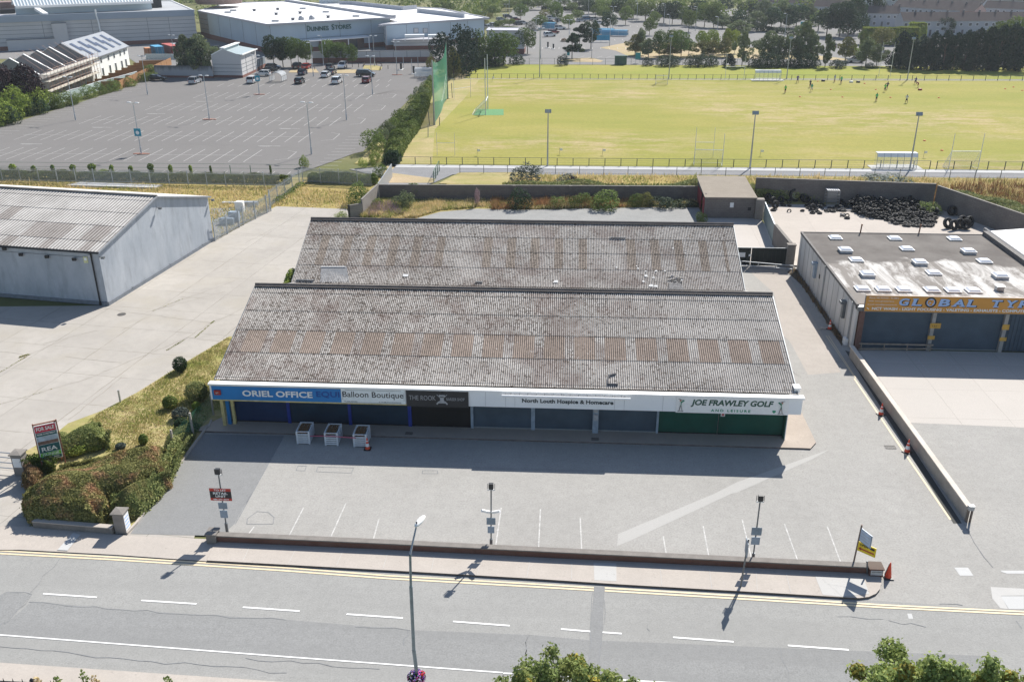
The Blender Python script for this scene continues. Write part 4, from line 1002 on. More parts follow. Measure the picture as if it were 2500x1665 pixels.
# ------------------------------------------------------------------ walls, gates, hut
def blockmat(name, c1, c2, mortar, bw=.45, bh=.225):
    b = NB(name); geo = b.n('ShaderNodeNewGeometry')
    sp = b.n('ShaderNodeSeparateXYZ'); b.l(b.tc.outputs['Object'], sp.inputs[0])
    cm = b.n('ShaderNodeCombineXYZ'); b.l(b.mul(sp.outputs[0], sp.outputs[1], 'ADD'), cm.inputs[0]); b.l(sp.outputs[2], cm.inputs[1])
    br = b.n('ShaderNodeTexBrick'); br.inputs['Scale'].default_value = 1; br.inputs['Brick Width'].default_value = bw; br.inputs['Row Height'].default_value = bh
    br.inputs['Mortar Size'].default_value = .012; br.inputs['Color1'].default_value = (*c1,1); br.inputs['Color2'].default_value = (*c2,1); br.inputs['Mortar'].default_value = (*mortar,1)
    b.l(cm.outputs[0], br.inputs['Vector'])
    c = b.mix(b.mul(b.ramp(b.noise(.5,4,.7), .4,.7), .5), br.outputs['Color'], sc(c1, .6))
    MATS[name] = b.done(c, .9, 0, .2); return MATS[name]
m_block = blockmat('block_wall', (.175,.155,.145), (.20,.18,.165), (.12,.11,.10))
m_block_l = blockmat('block_light', (.27,.245,.22), (.30,.27,.24), (.20,.18,.165))
m_brick = blockmat('red_brick', (.17,.075,.055), (.21,.095,.07), (.15,.12,.10), .22, .075)
m_coping = plain('coping', (.24,.22,.20), .9, var=.3, scale=2, fine=.2)
def wall(name, label, cat, P, h, t, mat, cop=None, posts=None, pm=None, base=0):
    o = thing(name, label, cat, (0,0,0))
    m = MB()
    for i, (a, b_) in enumerate(zip(P, P[1:])):
        a = Vector((a[0],a[1],base)); b_ = Vector((b_[0],b_[1],base)); hh = h if not isinstance(h, list) else h[i]
        m.beam(a+Vector((0,0,hh/2)), b_+Vector((0,0,hh/2)), t, hh)
    m.obj('panel', mat, o)
    if cop:
        m = MB()
        for i, (a, b_) in enumerate(zip(P, P[1:])):
            hh = h if not isinstance(h, list) else h[i]
            m.beam((a[0],a[1],base+hh+cop[1]/2+.002), (b_[0],b_[1],base+hh+cop[1]/2+.002), t+cop[0], cop[1])
        m.obj('coping', cop[2], o)
    if posts:
        for p in posts:
            m = MB(); hh = max(h) if isinstance(h, list) else h
            m.box((p[0]-.2,p[1]-t/2-.1,base),(p[0]+.2,p[1]+t/2+.05,base+hh+.05)); m.obj('pier', pm or mat, o)
    return o
wl_ = wall('block_wall', 'long grey-brown block wall closing the gravel yard behind the shops', 'wall', [(-25.0,116.6),(16.6,117.6)], 2.0, .22, m_block, (.04,.05,m_coping), [(-7.2+k*7.35,116.95+k*.18) for k in range(4)])
m = MB(); rng = np.random.default_rng(3)
wall('tyre_yard_wall', 'tall dark block wall along the back of the tyre yard', 'wall', [(24.2,118.9),(46.2,116.6)], 2.9, .22, m_block, (.06,.06,m_coping))
wall('diagonal_wall', 'dark block wall running diagonally forward from the tyre yard back corner', 'wall', [(46.4,116.4),(52.6,99.8)], 2.75, .22, m_block, (.06,.06,m_coping))
wall('concrete_wall', 'short weathered concrete panel wall with a leafy bush at its top end', 'wall', [(-25.1,116.4),B2(960,430),B2(856,448)], [2.1,1.6], .2, m_block_l, (.04,.05,m_coping))
m = MB(); p = B2(853,450); m.box((-.12,-.1,0),(.12,.1,1.7)); m.obj('fence_post', m_blk, loc=(p.x,p.y,0), label='single dark square post at the end of the concrete panel wall', category='post')
a, b_ = B2(1030,158,1.6), B2(1092,42,1.6)
wall('sheet_fence', 'pale grey sheet fence panel beside the palisade fence corner', 'fence', [(-25.3,117.6),(-25.6,129.0)], 1.9, .06, m_steel, (.05,.04,m_steel))
hut = thing('block_hut', 'grey block hut with a flat sheet roof and red doors beside the tyre yard', 'shed')
H0, H1 = B3(1750,445), B3(2145,440); HX0, HX1, HY0, HY1 = H0.x, H1.x, H0.y, 118.4
m = MB(); hz = 2.55; m.box((HX0,HY0,0),(HX1,HY0+.2,hz)); m.box((HX1-.2,HY0+.2,0),(HX1,HY1,hz)); m.box((HX0,HY1-.2,0),(HX1-.2,HY1,hz+.5)); m.box((HX0,HY0+.2,0),(HX0+.2,HY0+.9,hz)); m.box((HX0,HY0+.9,2.2),(HX0+.2,HY1-.2,hz+.2)); m.obj('wall', m_block, hut)
m = MB(); m.add([(HX0-.2,HY0-.2,hz),(HX1+.2,HY0-.2,hz),(HX1+.1,HY1+.1,hz+.55),(HX0-.2,HY1+.1,hz+.55),(HX0-.2,HY0-.2,hz+.1),(HX1+.2,HY0-.2,hz+.1),(HX1+.1,HY1+.1,hz+.65),(HX0-.2,HY1+.1,hz+.65)], [(3,2,1,0),(4,5,6,7),(0,1,5,4),(1,2,6,5),(2,3,7,6),(3,0,4,7)])
m.obj('roof', plain('hut_roof', (.33,.29,.24), .95, 0, .05, var=.15, scale=.8, fine=.12), hut)
for y0, y1 in ((HY0+.95,HY0+2.4),(HY0+4.0,HY1-.5)):
    m = MB(); m.box((HX0-.04,y0,.05),(HX0,y1,2.15)); m.obj('door', plain('door_red', (.26,.03,.035), .6), hut)
m = MB(); q = PY(1200+1974/3.3643, 400+340/3.3643, HY0); m.box((q.x-.22,HY0-.03,q.z-.3),(q.x+.22,HY0-.005,q.z+.3)); m.obj('wall_notice', m_wht, hut)
m = MB(); q = PY(1200+2118/3.3643, 400+372/3.3643, HY0); m.box((q.x-.2,HY0-.02,q.z-.2),(q.x+.2,HY0-.005,q.z+.2)); m.obj('air_grille', m_blk, hut)
# pillars, sliding gate and block wall along the lane
m = MB(); p = B4(175,458); m.box((p.x-.5,p.y-.1,0),(p.x+.5,p.y+.8,2.5)); m.box((p.x-.5,p.y+.8,0),(p.x-.3,118.5,2.4)); m.obj('block_pier', m_block_l, label='square light block pier between the hut and the metal yard gate', category='pier')
gt = thing('yard_gate', 'grey-green solid metal gate between the gate yard and the tyre heap', 'gate')
a, b_ = B4(200,466), B4(290,660); m = MB(); m.beam((a.x+.2,a.y,1.15),(b_.x,b_.y,1.15),.08,2.1); m.obj('panel', plain('gate_greygreen', (.17,.22,.22), .6), gt)
m = MB(); m.beam((a.x+.2,a.y,2.25),(b_.x,b_.y,2.25),.12,.1); m.obj('top_rail', m_steel, gt)
wall('lane_wall', 'broken-topped block wall between the metal yard gate and the black gates', 'wall', [(b_.x+.05,b_.y-.1),(23.2,93.0)], 2.3, .3, m_block, (.02,.06,m_coping))
m = MB(); m.box((22.7,91.9,0),(23.5,92.5,2.35)); m.box((22.65,91.85,2.35),(23.55,92.55,2.45)); m.obj('gate_pier', m_block_l, label='block pier at the right end of the black gates', category='pier')
p = B4(470,640); m = MB(); m.box((-.7,-.9,0),(.7,.9,2.2)); m.obj('pale_green_tank', plain('tank_green', (.50,.60,.54), .5), loc=(p.x+.55,94.6,0), label='pale green tank squeezed between the garage and the lane wall', category='tank')
bg_ = thing('black_gates', 'pair of tall black profiled sheet gates closing the lane', 'gate')
xm = B4(108,760,1).x
for a, b_ in ((15.3,xm-.03),(xm+.03,22.65)):
    m = MB(); n = int((b_-a)/.2)
    for k in range(n): m.box((a+k*(b_-a)/n,92.05+(k%2)*.03,.08),(a+(k+1)*(b_-a)/n,92.09+(k%2)*.03,2.0))
    lf = m.obj('gate_leaf', plain('gate_black', (.012,.02,.02), .5), bg_)
    m = MB(); m.beam((a,92.04,2.02),(b_,92.04,2.02),.06,.06); m.obj('top_rail', m_steel, lf)
m = MB(); q = B4(30,745,1.3); m.box((q.x-.9,91.98,1.0),(q.x+.45,92.02,1.5)); m.obj('gate_notice', m_wht, lf)
m = MB(); q = B4(118,770,1.3); m.box((q.x-.12,91.98,1.1),(q.x+.12,92.02,1.32)); m.obj('small_notice', m_wht, lf)
br_ = thing('swing_barrier', 'low pale metal swing barrier in front of the black gates', 'barrier')
m = MB(); y0 = 91.2; m.tube([(16.2,y0,.95),(23.0,y0-1.0,.75)], .05, 8); m.tube([(16.2,y0,.55),(23.0,y0-1.0,.38)], .05, 8); m.obj('rail', m_steel, br_)
for k in range(5):
    t = k/4; m = MB(); m.tube([(16.2+6.8*t,y0-t,.95-.2*t),(16.2+6.8*t,y0-t,.42-.04*t if k not in (0,4) else 0)], .045, 6); m.obj('post', m_steel, br_)
# low wall between lane and forecourt
LW = [C4(912,172), C4(1858,1515)]
lw = wall('low_wall', 'long low concrete wall with pale coping between the lane and the garage forecourt', 'wall', [(LW[0].x+.15,LW[0].y),(LW[1].x+.15,LW[1].y)], .92, .2, plain('low_wall_render', (.40,.36,.32), .9, var=.3, scale=1.2, fine=.15), (.14,.08,plain('coping_pale', (.60,.54,.47), .85, var=.15, scale=1)))
p = C4(1855,1512); bp = thing('box_post', 'timber post with a small grey meter box on top at the low wall end', 'post', (p.x+.2,p.y-.15,0))
m = MB(); m.box((-.14,-.1,0),(-.05,.0,.85)); m.box((.05,-.1,0),(.14,.0,.85)); m.obj('post', plain('timber_weathered', (.17,.13,.11), .9), bp)
m = MB(); m.box((-.16,-.14,.85),(.16,.1,1.15)); m.obj('meter_box', m_steel, bp)
# low front wall
FW = [(-19.75,42.02),(-10,41.86),(0,41.62),(8,41.45),(16.6,41.25)]
fw_ = wall('front_wall', 'very low dark brick wall with rough coping between the shop car park and the pavement', 'wall', FW, .42, .30, m_brick, (.10,.07,m_coping), base=.08)
m = MB(); m.box((-20.15,41.7,.05),(-19.6,42.35,.66)); m.box((-20.2,41.65,.66),(-19.55,42.4,.74)); m.obj('end_pier', m_coping, fw_)
m = MB(); m.box((16.5,40.9,.05),(17.2,41.5,.55)); m.box((16.45,40.85,.55),(17.25,41.55,.6)); o = m.obj('end_pier', m_brick, fw_)
m = MB(); m.box((16.55,40.87,.2),(17.15,40.9,.5)); o2 = m.obj('wall_plate', plain('plate_grey', (.5,.5,.5), .6), o)
text('PRIVATE PARKING', 'lettering', m_blk, (16.6,40.865,.38), (17.1,40.865,.38), .06, o2, .004); 
m = MB()
for k, (x, z, dx) in enumerate(((16.45,.6,-.15),(17.4,.6,.12))): m.beam((x,41.1,.1),(x+dx,41.0,1.0-k*.1),.07,.05)
m.obj('bent_plate', m_steel_d, fw_)
# hedge planter wall and gate pillars
wall('planter_wall', 'low concrete plinth wall under the big clipped hedge', 'wall', [D1(290,275),D1(940,330)], .45, .3, m_coping, (.05,.05,m_pave), base=.02)
def gate_pillar(p, label, sign, w=.62, h=1.3, side=1):
    o = thing('gate_pillar', label, 'pillar', (p.x,p.y,.05))
    m = MB(); m.box((-w/2,0,0),(w/2,w,h)); m.obj('shaft', plain('pillar_render', (.27,.245,.225), .9, var=.25, scale=1.5), o)
    m = MB(); m.box((-w/2-.08,-.08,h),(w/2+.08,w+.08,h+.08)); m.add([(-w/2-.08,-.08,h+.08),(w/2+.08,-.08,h+.08),(w/2+.08,w+.08,h+.08),(-w/2-.08,w+.08,h+.08),(0,w/2,h+.16)],[(0,1,4),(1,2,4),(2,3,4),(3,0,4)]); m.obj('cap', m_coping, o)
    m = MB()
    if side > 0: m.box((w/2+.005,.04,h-1.15),(w/2+.03,w-.02,h-.1))
    else: m.box((-w/2+.08,-.03,h-.85),(w/2-.05,-.005,h-.2))
    s_ = m.obj('notice', m_wht, o)
    if side > 0:
        for k in range(4): 
            m = MB(); m.box((w/2+.03,.1,h-1.0+.22*k),(w/2+.036,w-.1,h-.93+.22*k)); m.obj('notice_print', m_lb, s_)
    return o
gate_pillar(D1(995,335), 'square stone gate pillar with a white notice at the right end of the hedge', 1)
q = C1(165,1150); gate_pillar(q, 'square stone gate pillar with a small notice at the left end of the hedge', 1, .66, 1.45, -1)
yg = thing('tubular_gate', 'open tubular steel field gate left of the left gate pillar', 'gate')
a = Vector((q.x-.5,q.y+.3,0))
for k, z in enumerate((1.5,1.15,.75,.35)):
    m = MB(); m.tube([a+Vector((0,.0,z)), a+Vector((-6.5,.6,z+.03))], .035, 6); m.obj('bar', m_steel, yg)
# FOR SALE board
fs = thing('for_sale_board', 'tall FOR SALE board on timber props rising out of the hedge', 'sign', (0,0,0))
bp_ = C1(395,1130); 
def FSP(x, y): return PY(x/3.3643, 820+y/3.3643, bp_.y)
c00, c10, c11, c01 = FSP(345,1052), FSP(468,978), FSP(420,782), FSP(298,858)
ex_ = (c10-c00); ex_ = Vector((ex_.x, .35, 0)).normalized(); W_ = abs(c10.x-c00.x)/ex_.x; H_ = (c01.z+c11.z-c00.z-c10.z)/2
W_ = 1.22*1.05; H_ = 2.45
cz = (c00.z+c10.z)/2-.15
O_ = Vector((c00.x, bp_.y, cz)); 
Mfs = Matrix.Translation(O_) @ Matrix.Rotation(math.atan2(.62,1.0), 4, 'Z') @ Matrix.Rotation(rad(-4), 4, 'X')
def fbox(a, b_, mat, name, par, **k):
    m = MB(); m.box(a, b_, 0, Mfs); return m.obj(name, mat, par, **k)
pn = fbox((0,0,0),(W_,.03,H_), m_wht, 'panel', fs)
fbox((.04,-.006,H_-.5),(W_-.04,0,H_-.04), plain('sale_red', (.60,.03,.07), .5), 'red_band', pn)
fbox((.04,-.006,H_-.78),(W_-.04,0,H_-.52), plain('sale_teal', (.02,.11,.12), .5), 'teal_band', pn)
fbox((.04,-.006,H_-1.35),(W_-.04,0,H_-.80), plain('photo_sky', (.42,.50,.58), .5, var=.3, scale=3), 'photo_print', pn)
fbox((.04,-.009,H_-1.35),(W_-.04,-.006,H_-1.12), plain('photo_ground', (.20,.12,.10), .5, var=.4, scale=5), 'photo_print', pn)
fbox((.04,-.006,.52),(W_-.04,0,H_-1.37), MATS['sale_teal'], 'teal_band', pn)
fbox((.04,-.006,.26),(W_-.04,0,.50), plain('sale_green', (.16,.50,.05), .5), 'green_band', pn)
fbox((.04,-.006,.04),(W_-.04,0,.24), MATS['sale_teal'], 'teal_band', pn)
def ftext(s, x0, x1, z, h, mat, bold=.02):
    text(s, 'lettering', mat, Mfs @ Vector((x0,-.014,z)), Mfs @ Vector((x1,-.014,z)), h, pn, .006, bold)
ftext('FOR SALE', .12, W_-.12, H_-.38, .26, m_wht, .03); ftext('PRIME INVESTMENT', .1, W_-.1, H_-.68, .10, m_wht)
ftext('REA', .18, W_-.2, .62, .30, m_wht, .02); ftext('GUNNE', .16, W_-.16, .31, .15, m_wht, .02); ftext('042 933 5000', .2, W_-.2, .10, .09, m_wht)
m = MB()
for x in (-.05, W_+.02): m.box((x,.03,-.9),(x+.08,.11,H_+.15),0,Mfs)
for x in (0, W_-.04): m.beam(Mfs @ Vector((x,.1,H_+.1)), Mfs @ Vector((x-.1,1.2,-.9)), .07,.07)
m.box((-.05,.11,H_),(W_+.1,.17,H_+.08),0,Mfs); m.box((-.05,.11,.1),(W_+.1,.17,.18),0,Mfs)
m.obj('timber_frame', plain('timber_red', (.30,.13,.09), .8), fs)

# ------------------------------------------------------------------ poles with floodlights
m_flood = plain('flood_black', (.03,.032,.036), .5)
def pole(name, label, base, top_v, lean=(0,0), r=.045, cat='lamp post', group=None):
    o = thing(name, label, cat, (base.x, base.y, .05), group=group)
    return o
def hgt(base, u, v):
    "height above base of the thing whose top is seen at u,v in the plane facing the camera"
    return PY(u, v, base.y).z
def car_park_pole(base, tp, label, signs, cams=False):
    H = hgt(base, *tp)-.05; T = PY(tp[0], tp[1], base.y)-base
    o = thing('floodlight_post', label, 'lamp post', (base.x, base.y, 0), group='floodlight posts along the low front wall')
    L = lambda t: Vector((T.x*t, 0, T.z*t))
    m = MB(); m.tube([(0,0,0),L(.16)], .085, 10); m.tube([L(.155),L(1)], .04, 10); m.obj('pole', m_steel_d, o)
    m = MB(); c = L(1); m.box((c.x-.13,-.13,c.z),(c.x+.13,.05,c.z+.34)); fl = m.obj('floodlight', m_flood, o)
    m = MB(); m.box((c.x-.10,.05,c.z+.04),(c.x+.10,.06,c.z+.30)); m.obj('lamp_glass', m_steel, fl)
    m = MB(); m.box((c.x-.2,-.03,c.z-.12),(c.x+.2,.03,c.z-.05)); m.obj('bracket', m_wht, o)
    m = MB()
    for s in (-1, 1): m.box((c.x+s*.2-.012,-.02,c.z-.1),(c.x+s*.2+.012,.02,c.z+.3))
    m.obj('yoke', m_flood, fl)
    for t, w_, h_, mat, dy in signs:
        c = L(t); m = MB(); m.box((c.x-w_/2,-.07-dy,c.z-h_/2),(c.x+w_/2,-.045-dy,c.z+h_/2)); s_ = m.obj('sign_plate', mat, o)
        if mat is m_wht or mat is m_cream:
            for k in range(3): 
                m = MB(); m.box((c.x-w_*.35,-.076-dy,c.z-h_*.3+k*h_*.22),(c.x+w_*.35,-.07-dy,c.z-h_*.24+k*h_*.22)); m.obj('print_line', m_lgrey, s_)
    if cams:
        for s in (-1, 1):
            c = L(.60); m = MB(); m.beam((c.x+s*.06,-.03,c.z+.05),(c.x+s*.5,-.22,c.z+.28),.13,.13); m.obj('camera', m_wht, o)
            m = MB(); m.beam((c.x,0,c.z),(c.x+s*.2,-.1,c.z+.08),.04,.04); m.obj('camera_arm', m_wht, o)
    return o, L
m_signback = plain('sign_back', (.22,.28,.34), .5)
o, L = car_park_pole(G(555,1299), (533,1156), 'leaning floodlight post carrying the red and black TO LET board, left of three', [(.47,.52,.42,m_signback,0),(.33,.44,.5,m_pillar,.02)])
c = L(.66); m = MB(); Z0 = c.z-.36
m.box((c.x-.62,-.13,Z0),(c.x+.62,-.10,Z0+.80)); tl = m.obj('to_let_board', m_char, o)
m = MB(); m.box((c.x-.62,-.136,Z0+.62),(c.x+.62,-.13,Z0+.80)); m.box((c.x-.62,-.136,Z0),(c.x+.62,-.13,Z0+.17)); m.obj('red_band', plain('board_red', (.50,.045,.03), .5), tl)
for s, z, h_, a in (('TO LET',.645,.12,.35),('RETAIL',.42,.15,.42),('UNIT',.22,.15,.30),('086 272 4977',.04,.09,.45)):
    text(s, 'lettering', m_wht, (c.x-a,-.142,Z0+z), (c.x+a,-.142,Z0+z), h_, tl, .006, .02)
car_park_pole(G(1199,1338), (1199,1192), 'floodlight post with two white cameras, middle of three along the low wall', [(.47,.50,.45,m_signback,0),(.33,.38,.44,m_pillar,.02)], True)
car_park_pole(G(1837,1373), (1856,1221), 'leaning floodlight post with two stacked plates, right of three along the low wall', [(.52,.55,.5,m_signback,0),(.37,.46,.48,m_pillar,.02)])
# road-side sign post
b0 = D3(2045,765,.12); H = hgt(b0, 1820.5, 1315)
o = thing('sign_post', 'slim steel post with an edge-on sign plate on the pavement', 'sign post', (b0.x,b0.y,.12))
m = MB(); m.tube([(0,0,0),(.12,.0,H-.12)], .045, 10); m.obj('pole', m_steel_d, o)
m = MB(); m.box((.06,-.32,H-1.1),(.09,.32,H-.25)); m.obj('sign_plate', m_signback, o)
# yellow arrow sign post
b0 = D4(945,612,.1); T = PY(1800+1024/3.3643, 1205+255/3.3643, b0.y)-b0
o = thing('direction_sign_post', 'rusty leaning post carrying a blue-white plate and a yellow arrow board', 'sign post', (b0.x,b0.y,.1))
m = MB(); m.tube([(0,0,0), T], .045, 10); m.obj('pole', plain('pole_rusty', (.20,.15,.13), .7, .2), o)
def plate(par, p, ang, w_, h_, mat, name='sign_plate'):
    M_ = Matrix.Translation(p) @ Matrix.Rotation(ang, 4, 'Z'); m = MB(); m.box((0,-.02,0),(w_,.02,h_),0,M_); return m.obj(name, mat, par), M_
pw, Mw = plate(o, T*.66+Vector((.02,0,-.02)), rad(-64), .85, .8, plain('plate_blue', (.42,.52,.66), .5))
m = MB()
for a, b2 in (((0,0),(.85,.03)),((0,.77),(.85,.8)),((0,0),(.03,.8)),((.82,0),(.85,.8))): m.box((a[0],-.03,a[1]),(b2[0],-.02,b2[1]),0,Mw)
m.obj('plate_border', m_steel_d, pw)
for k in range(3):
    m = MB(); m.box((.12,-.026,.18+.17*k),(.7,-.02,.22+.17*k),0,Mw); m.obj('print_line', m_lgrey, pw)
py_, My = plate(o, T*.44+Vector((.03,-.02,-.02)), rad(-40), .98, .58, plain('plate_yellow', (.75,.55,.02), .5))
m = MB(); m.box((.1,-.03,.15),(.9,-.02,.23),0,My); m.add([My @ Vector(q_) for q_ in ((.0+.04,-.03,.19),(.2,-.03,.08),(.2,-.03,.30))], [(0,1,2)]); m.obj('red_arrow', plain('arrow_red', (.42,.06,.03), .5), py_)
text('OPEN', 'lettering', m_blk, My @ Vector((.1,-.03,.37)), My @ Vector((.55,-.03,.37)), .13, py_, .006, .02)
m = MB(); m.box((.65,-.03,.37),(.9,-.02,.5),0,My); m.obj('car_symbol', m_blk, py_)
# street lamp
sb = Vector((-7.4, 30.3, .12)); b_top = PY(600+1350/3.3643, 1205+500/3.3643, 30.3)
sb = PY(600+1400/3.3643, 1205+1475/3.3643, 30.6); 
o = thing('street_lamp', 'tall steel street lamp with white head and a flower basket', 'street lamp', (sb.x,30.6,.12))
def SL(x, y, yy): 
    p = PY(600+x/3.3643, 1205+y/3.3643, yy); return Vector((p.x-sb.x, p.y-30.6, p.z-.12))
k1 = SL(1350,500,30.6); k2 = SL(1402,262,31.4)
mid = SL(1356,760,30.6); lo = SL(1380,1280,30.6)
m = MB(); m.tube([(.12,0,0),(lo.x,0,lo.z)], .085, 12); m.tube([(lo.x,0,lo.z),(mid.x,0,mid.z)], .075, 12); m.tube([(mid.x,0,mid.z),k1], .055, 12); m.obj('pole', plain('lamp_pole_steel', (.20,.26,.30), .45, .6), o)
m = MB(); m.tube([k1, k1.lerp(k2,.5), k2], [.05,.042,.035], 10); m.obj('arm', m_steel, o)
m = MB(); d_ = (k2-k1).normalized()
hd = Vector((.35,1.0,.05)).normalized(); e = k2-hd*.1
sid = hd.cross(Vector((0,0,1))).normalized(); up_ = sid.cross(hd)
Vt = []
for t, w_, z_ in ((0,.04,.03),(.12,.11,.09),(.35,.14,.13),(.6,.125,.11),(.78,.07,.06)):
    for a_ in range(10):
        an = 2*math.pi*a_/10; Vt.append(e+hd*t+sid*w_*math.cos(an)+up_*(z_*math.sin(an) if math.sin(an) > 0 else .35*z_*math.sin(an)))
F_ = [(i*10+k, i*10+(k+1)%10, (i+1)*10+(k+1)%10, (i+1)*10+k) for i in range(4) for k in range(10)]+[tuple(range(9,-1,-1)), tuple(range(40,50))]
m.add(Vt, F_); lh = m.obj('lamp_head', m_cap, o, smooth=True)
m = MB(); c_ = e+hd*.13+up_*.11; m.tube([c_, c_+up_*.06], .035, 8); m.obj('photocell', m_char, lh)
# flower basket (petunias)
fbz = SL(1405,1500,30.6).z
rng = np.random.default_rng(11)
P_, N_ = blobpts([(-.02,0,fbz-.05,.36,.36,.30),(.2,.05,fbz-.02,.2,.25,.22),(-.22,0,fbz-.05,.2,.25,.22)], 900, rng, .4)
ba = thing('flower_basket', 'round basket of purple, white and red flowers on the street lamp', 'flower basket', (sb.x,30.6,.12))
leaves(P_, N_, .06, rng, leafmat('basket_leaf', (.05,.12,.02), (.08,.17,.03)), 'foliage', ba)
for nm, cl, k in (('purple_flowers',(.16,.06,.38),260),('white_flowers',(.72,.66,.78),120),('pink_flowers',(.55,.10,.30),120)):
    P_, N_ = blobpts([(0,0,fbz-.04,.42,.40,.34)], k, rng, .12); leaves(P_, N_, .075, rng, leafmat(nm+'_mat', cl, sc(cl,1.3), transl=.1), nm, ba, .2, 1.0)
P_, N_ = blobpts([(.24,.02,fbz+.1,.16,.2,.2)], 70, rng, .12); leaves(P_, N_, .08, rng, leafmat('red_flower_mat', (.55,.03,.04), (.65,.06,.05), transl=.1), 'red_flowers', ba, .2, 1.0)
m = MB(); m.lathe([(.36,fbz-.05),(.34,fbz-.2),(.2,fbz-.33),(0,fbz-.36)], 14); m.obj('basket_frame', m_blk, ba)
# partial dark lamp top at the lower right edge
q = PY(1800+1160/3.3643, 1205+1530/3.3643, 29.0)
o = thing('park_lamp', 'dark round lamp top with a small finial at the bottom edge of the view', 'street lamp', (q.x,29.0,0))
m = MB(); m.tube([(0,0,.1),(0,0,q.z-.3)], .06, 10); m.obj('pole', m_blk, o)
m = MB(); m.lathe([(.0,q.z+.02),(.16,q.z),(.33,q.z-.12),(.35,q.z-.17),(.2,q.z-.2),(.1,q.z-.45),(0,q.z-.5)], 20); lt = m.obj('lantern', m_blk, o, smooth=True)
m = MB(); m.lathe([(0,q.z+.16),(.05,q.z+.12),(.03,q.z+.07),(.07,q.z+.03),(.0,q.z)], 12); m.obj('finial', m_signback, lt)
# slatted crates
cr_proto = None
m_crw = plain('crate_white', (.68,.71,.74), .6, var=.1, scale=4); m_crd = plain('crate_timber', (.20,.11,.05), .8, var=.3, scale=6)
def crate():
    o = thing('slatted_planter', '', 'planter', group='white slatted planters on the footway edge')
    w_, d_, h_ = .92, 1.35, .92
    m = MB()
    for k in range(5):
        z = .06+k*.155
        m.box((-w_/2,-d_/2,z),(w_/2,-d_/2+.03,z+.10)); m.box((-w_/2,d_/2-.03,z),(w_/2,d_/2,z+.10)); m.box((-w_/2,-d_/2+.03,z),(-w_/2+.03,d_/2-.03,z+.10)); m.box((w_/2-.03,-d_/2+.03,z),(w_/2,d_/2-.03,z+.10))
    m.obj('slats', m_crw, o)
    for sx_ in (-1, 1):
        for sy_ in (-1, 1):
            m = MB(); x = sx_*(w_/2-.05); y = sy_*(d_/2-.05); m.box((x-.055,y-.055,0),(x+.055,y+.055,h_+.04)); m.obj('corner_post', m_crw, o)
    m = MB(); m.box((-w_/2-.01,-d_/2-.01,h_),(w_/2+.01,-d_/2+.05,h_+.045)); m.box((-w_/2-.01,d_/2-.05,h_),(w_/2+.01,d_/2+.01,h_+.045)); m.box((-w_/2-.01,-d_/2+.05,h_),(-w_/2+.05,d_/2-.05,h_+.045)); m.box((w_/2-.05,-d_/2+.05,h_),(w_/2+.01,d_/2-.05,h_+.045)); m.obj('top_rim', m_crw, o)
    m = MB()
    for k in range(5): m.box((-w_/2+.07+k*.135,-d_/2+.06,h_-.12+.03*(k%2)),(-w_/2+.17+k*.135,d_/2-.06,h_-.06+.03*(k%2)))
    m.obj('inner_boards', m_crd, o)
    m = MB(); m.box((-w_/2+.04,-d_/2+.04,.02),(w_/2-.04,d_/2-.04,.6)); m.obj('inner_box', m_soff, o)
    return o
c0 = crate()
for i, (x, y, lb) in enumerate(((805,885,'leftmost white slatted planter, brown boards filling its top'),(1037,898,'middle white slatted planter, taped to both neighbours'),(1272,910,'white slatted planter with a traffic cone standing against it'))):
    p = C2(x, y); r = rad((2,1,1)[i])
    if i == 0: c0.location = (p.x+.05,p.y+.62,.01); c0.rotation_euler = (0,0,r); c0['label'] = lb
    else: copy_tree(c0, (p.x+.05,p.y+.62,.01), r, label=lb)
m = MB(); a = C2(850,822,.55); b_ = C2(1020,822,.8); c_ = C2(1240,838,.8)
m.beam(a, b_, .008,.05); m.beam(b_, c_, .008,.05); m.obj('barrier_tape', plain('tape_pink', (.60,.10,.20), .5), label='thin red and white tape strung between the three slatted planters', category='tape')
# cones
def cone(style=0):
    o = thing('traffic_cone', '', 'traffic cone')
    m = MB(); m.box((-.23,-.23,0),(.23,.23,.05)); m.obj('base', m_blk if style == 0 else m_char, o)
    m_oc = plain('cone_orange', (.78,.085,.035), .5, var=.1)
    m = MB(); m.lathe([(.17,.05),(.155,.10),(.135,.24)], 18); m.lathe([(.095,.46),(.075,.60)], 18); m.lathe([(.062,.66),(.03,.86),(.025,.88),(0,.88)], 18)
    if style == 1: m.lathe([(.135,.24),(.062,.66)], 18)
    m.obj('body', m_oc, o, smooth=True)
    if style == 0:
        for pr in ([(.1355,.24),(.0955,.46)], [(.0755,.60),(.0625,.66)]): m = MB(); m.lathe(pr, 18); m.obj('white_sleeve', m_wht, o, smooth=True)
    return o
cn = cone(); cn2 = cone(1)
for i, (c, x, y, s, lb) in enumerate(((C2,1338,930,1.0,'traffic cone with a broken red tip beside the right-hand slatted planter'),(C4,1178,648,1.05,'traffic cone by the low wall, farther of the two on the yellow line'),(C4,1393,955,1.1,'traffic cone by the low wall, nearer of the two on the yellow line'),(B4,757,1358,1.0,'red and white traffic cone against the side wall of the tyre garage'))):
    p = c(x, y)
    if i == 0: cn.location = (p.x,p.y,.01); cn['label'] = lb; cn['group'] = 'red and white traffic cones'
    else: copy_tree(cn, (p.x,p.y,.01), rad(20*i), s, label=lb, group='red and white traffic cones')
p = D4(1237,688); cn2.location = (p.x,p.y,.01); cn2.scale = (1.05,1.05,1.1); cn2['label'] = 'plain red traffic cone on the asphalt at the right end of the brick wall'
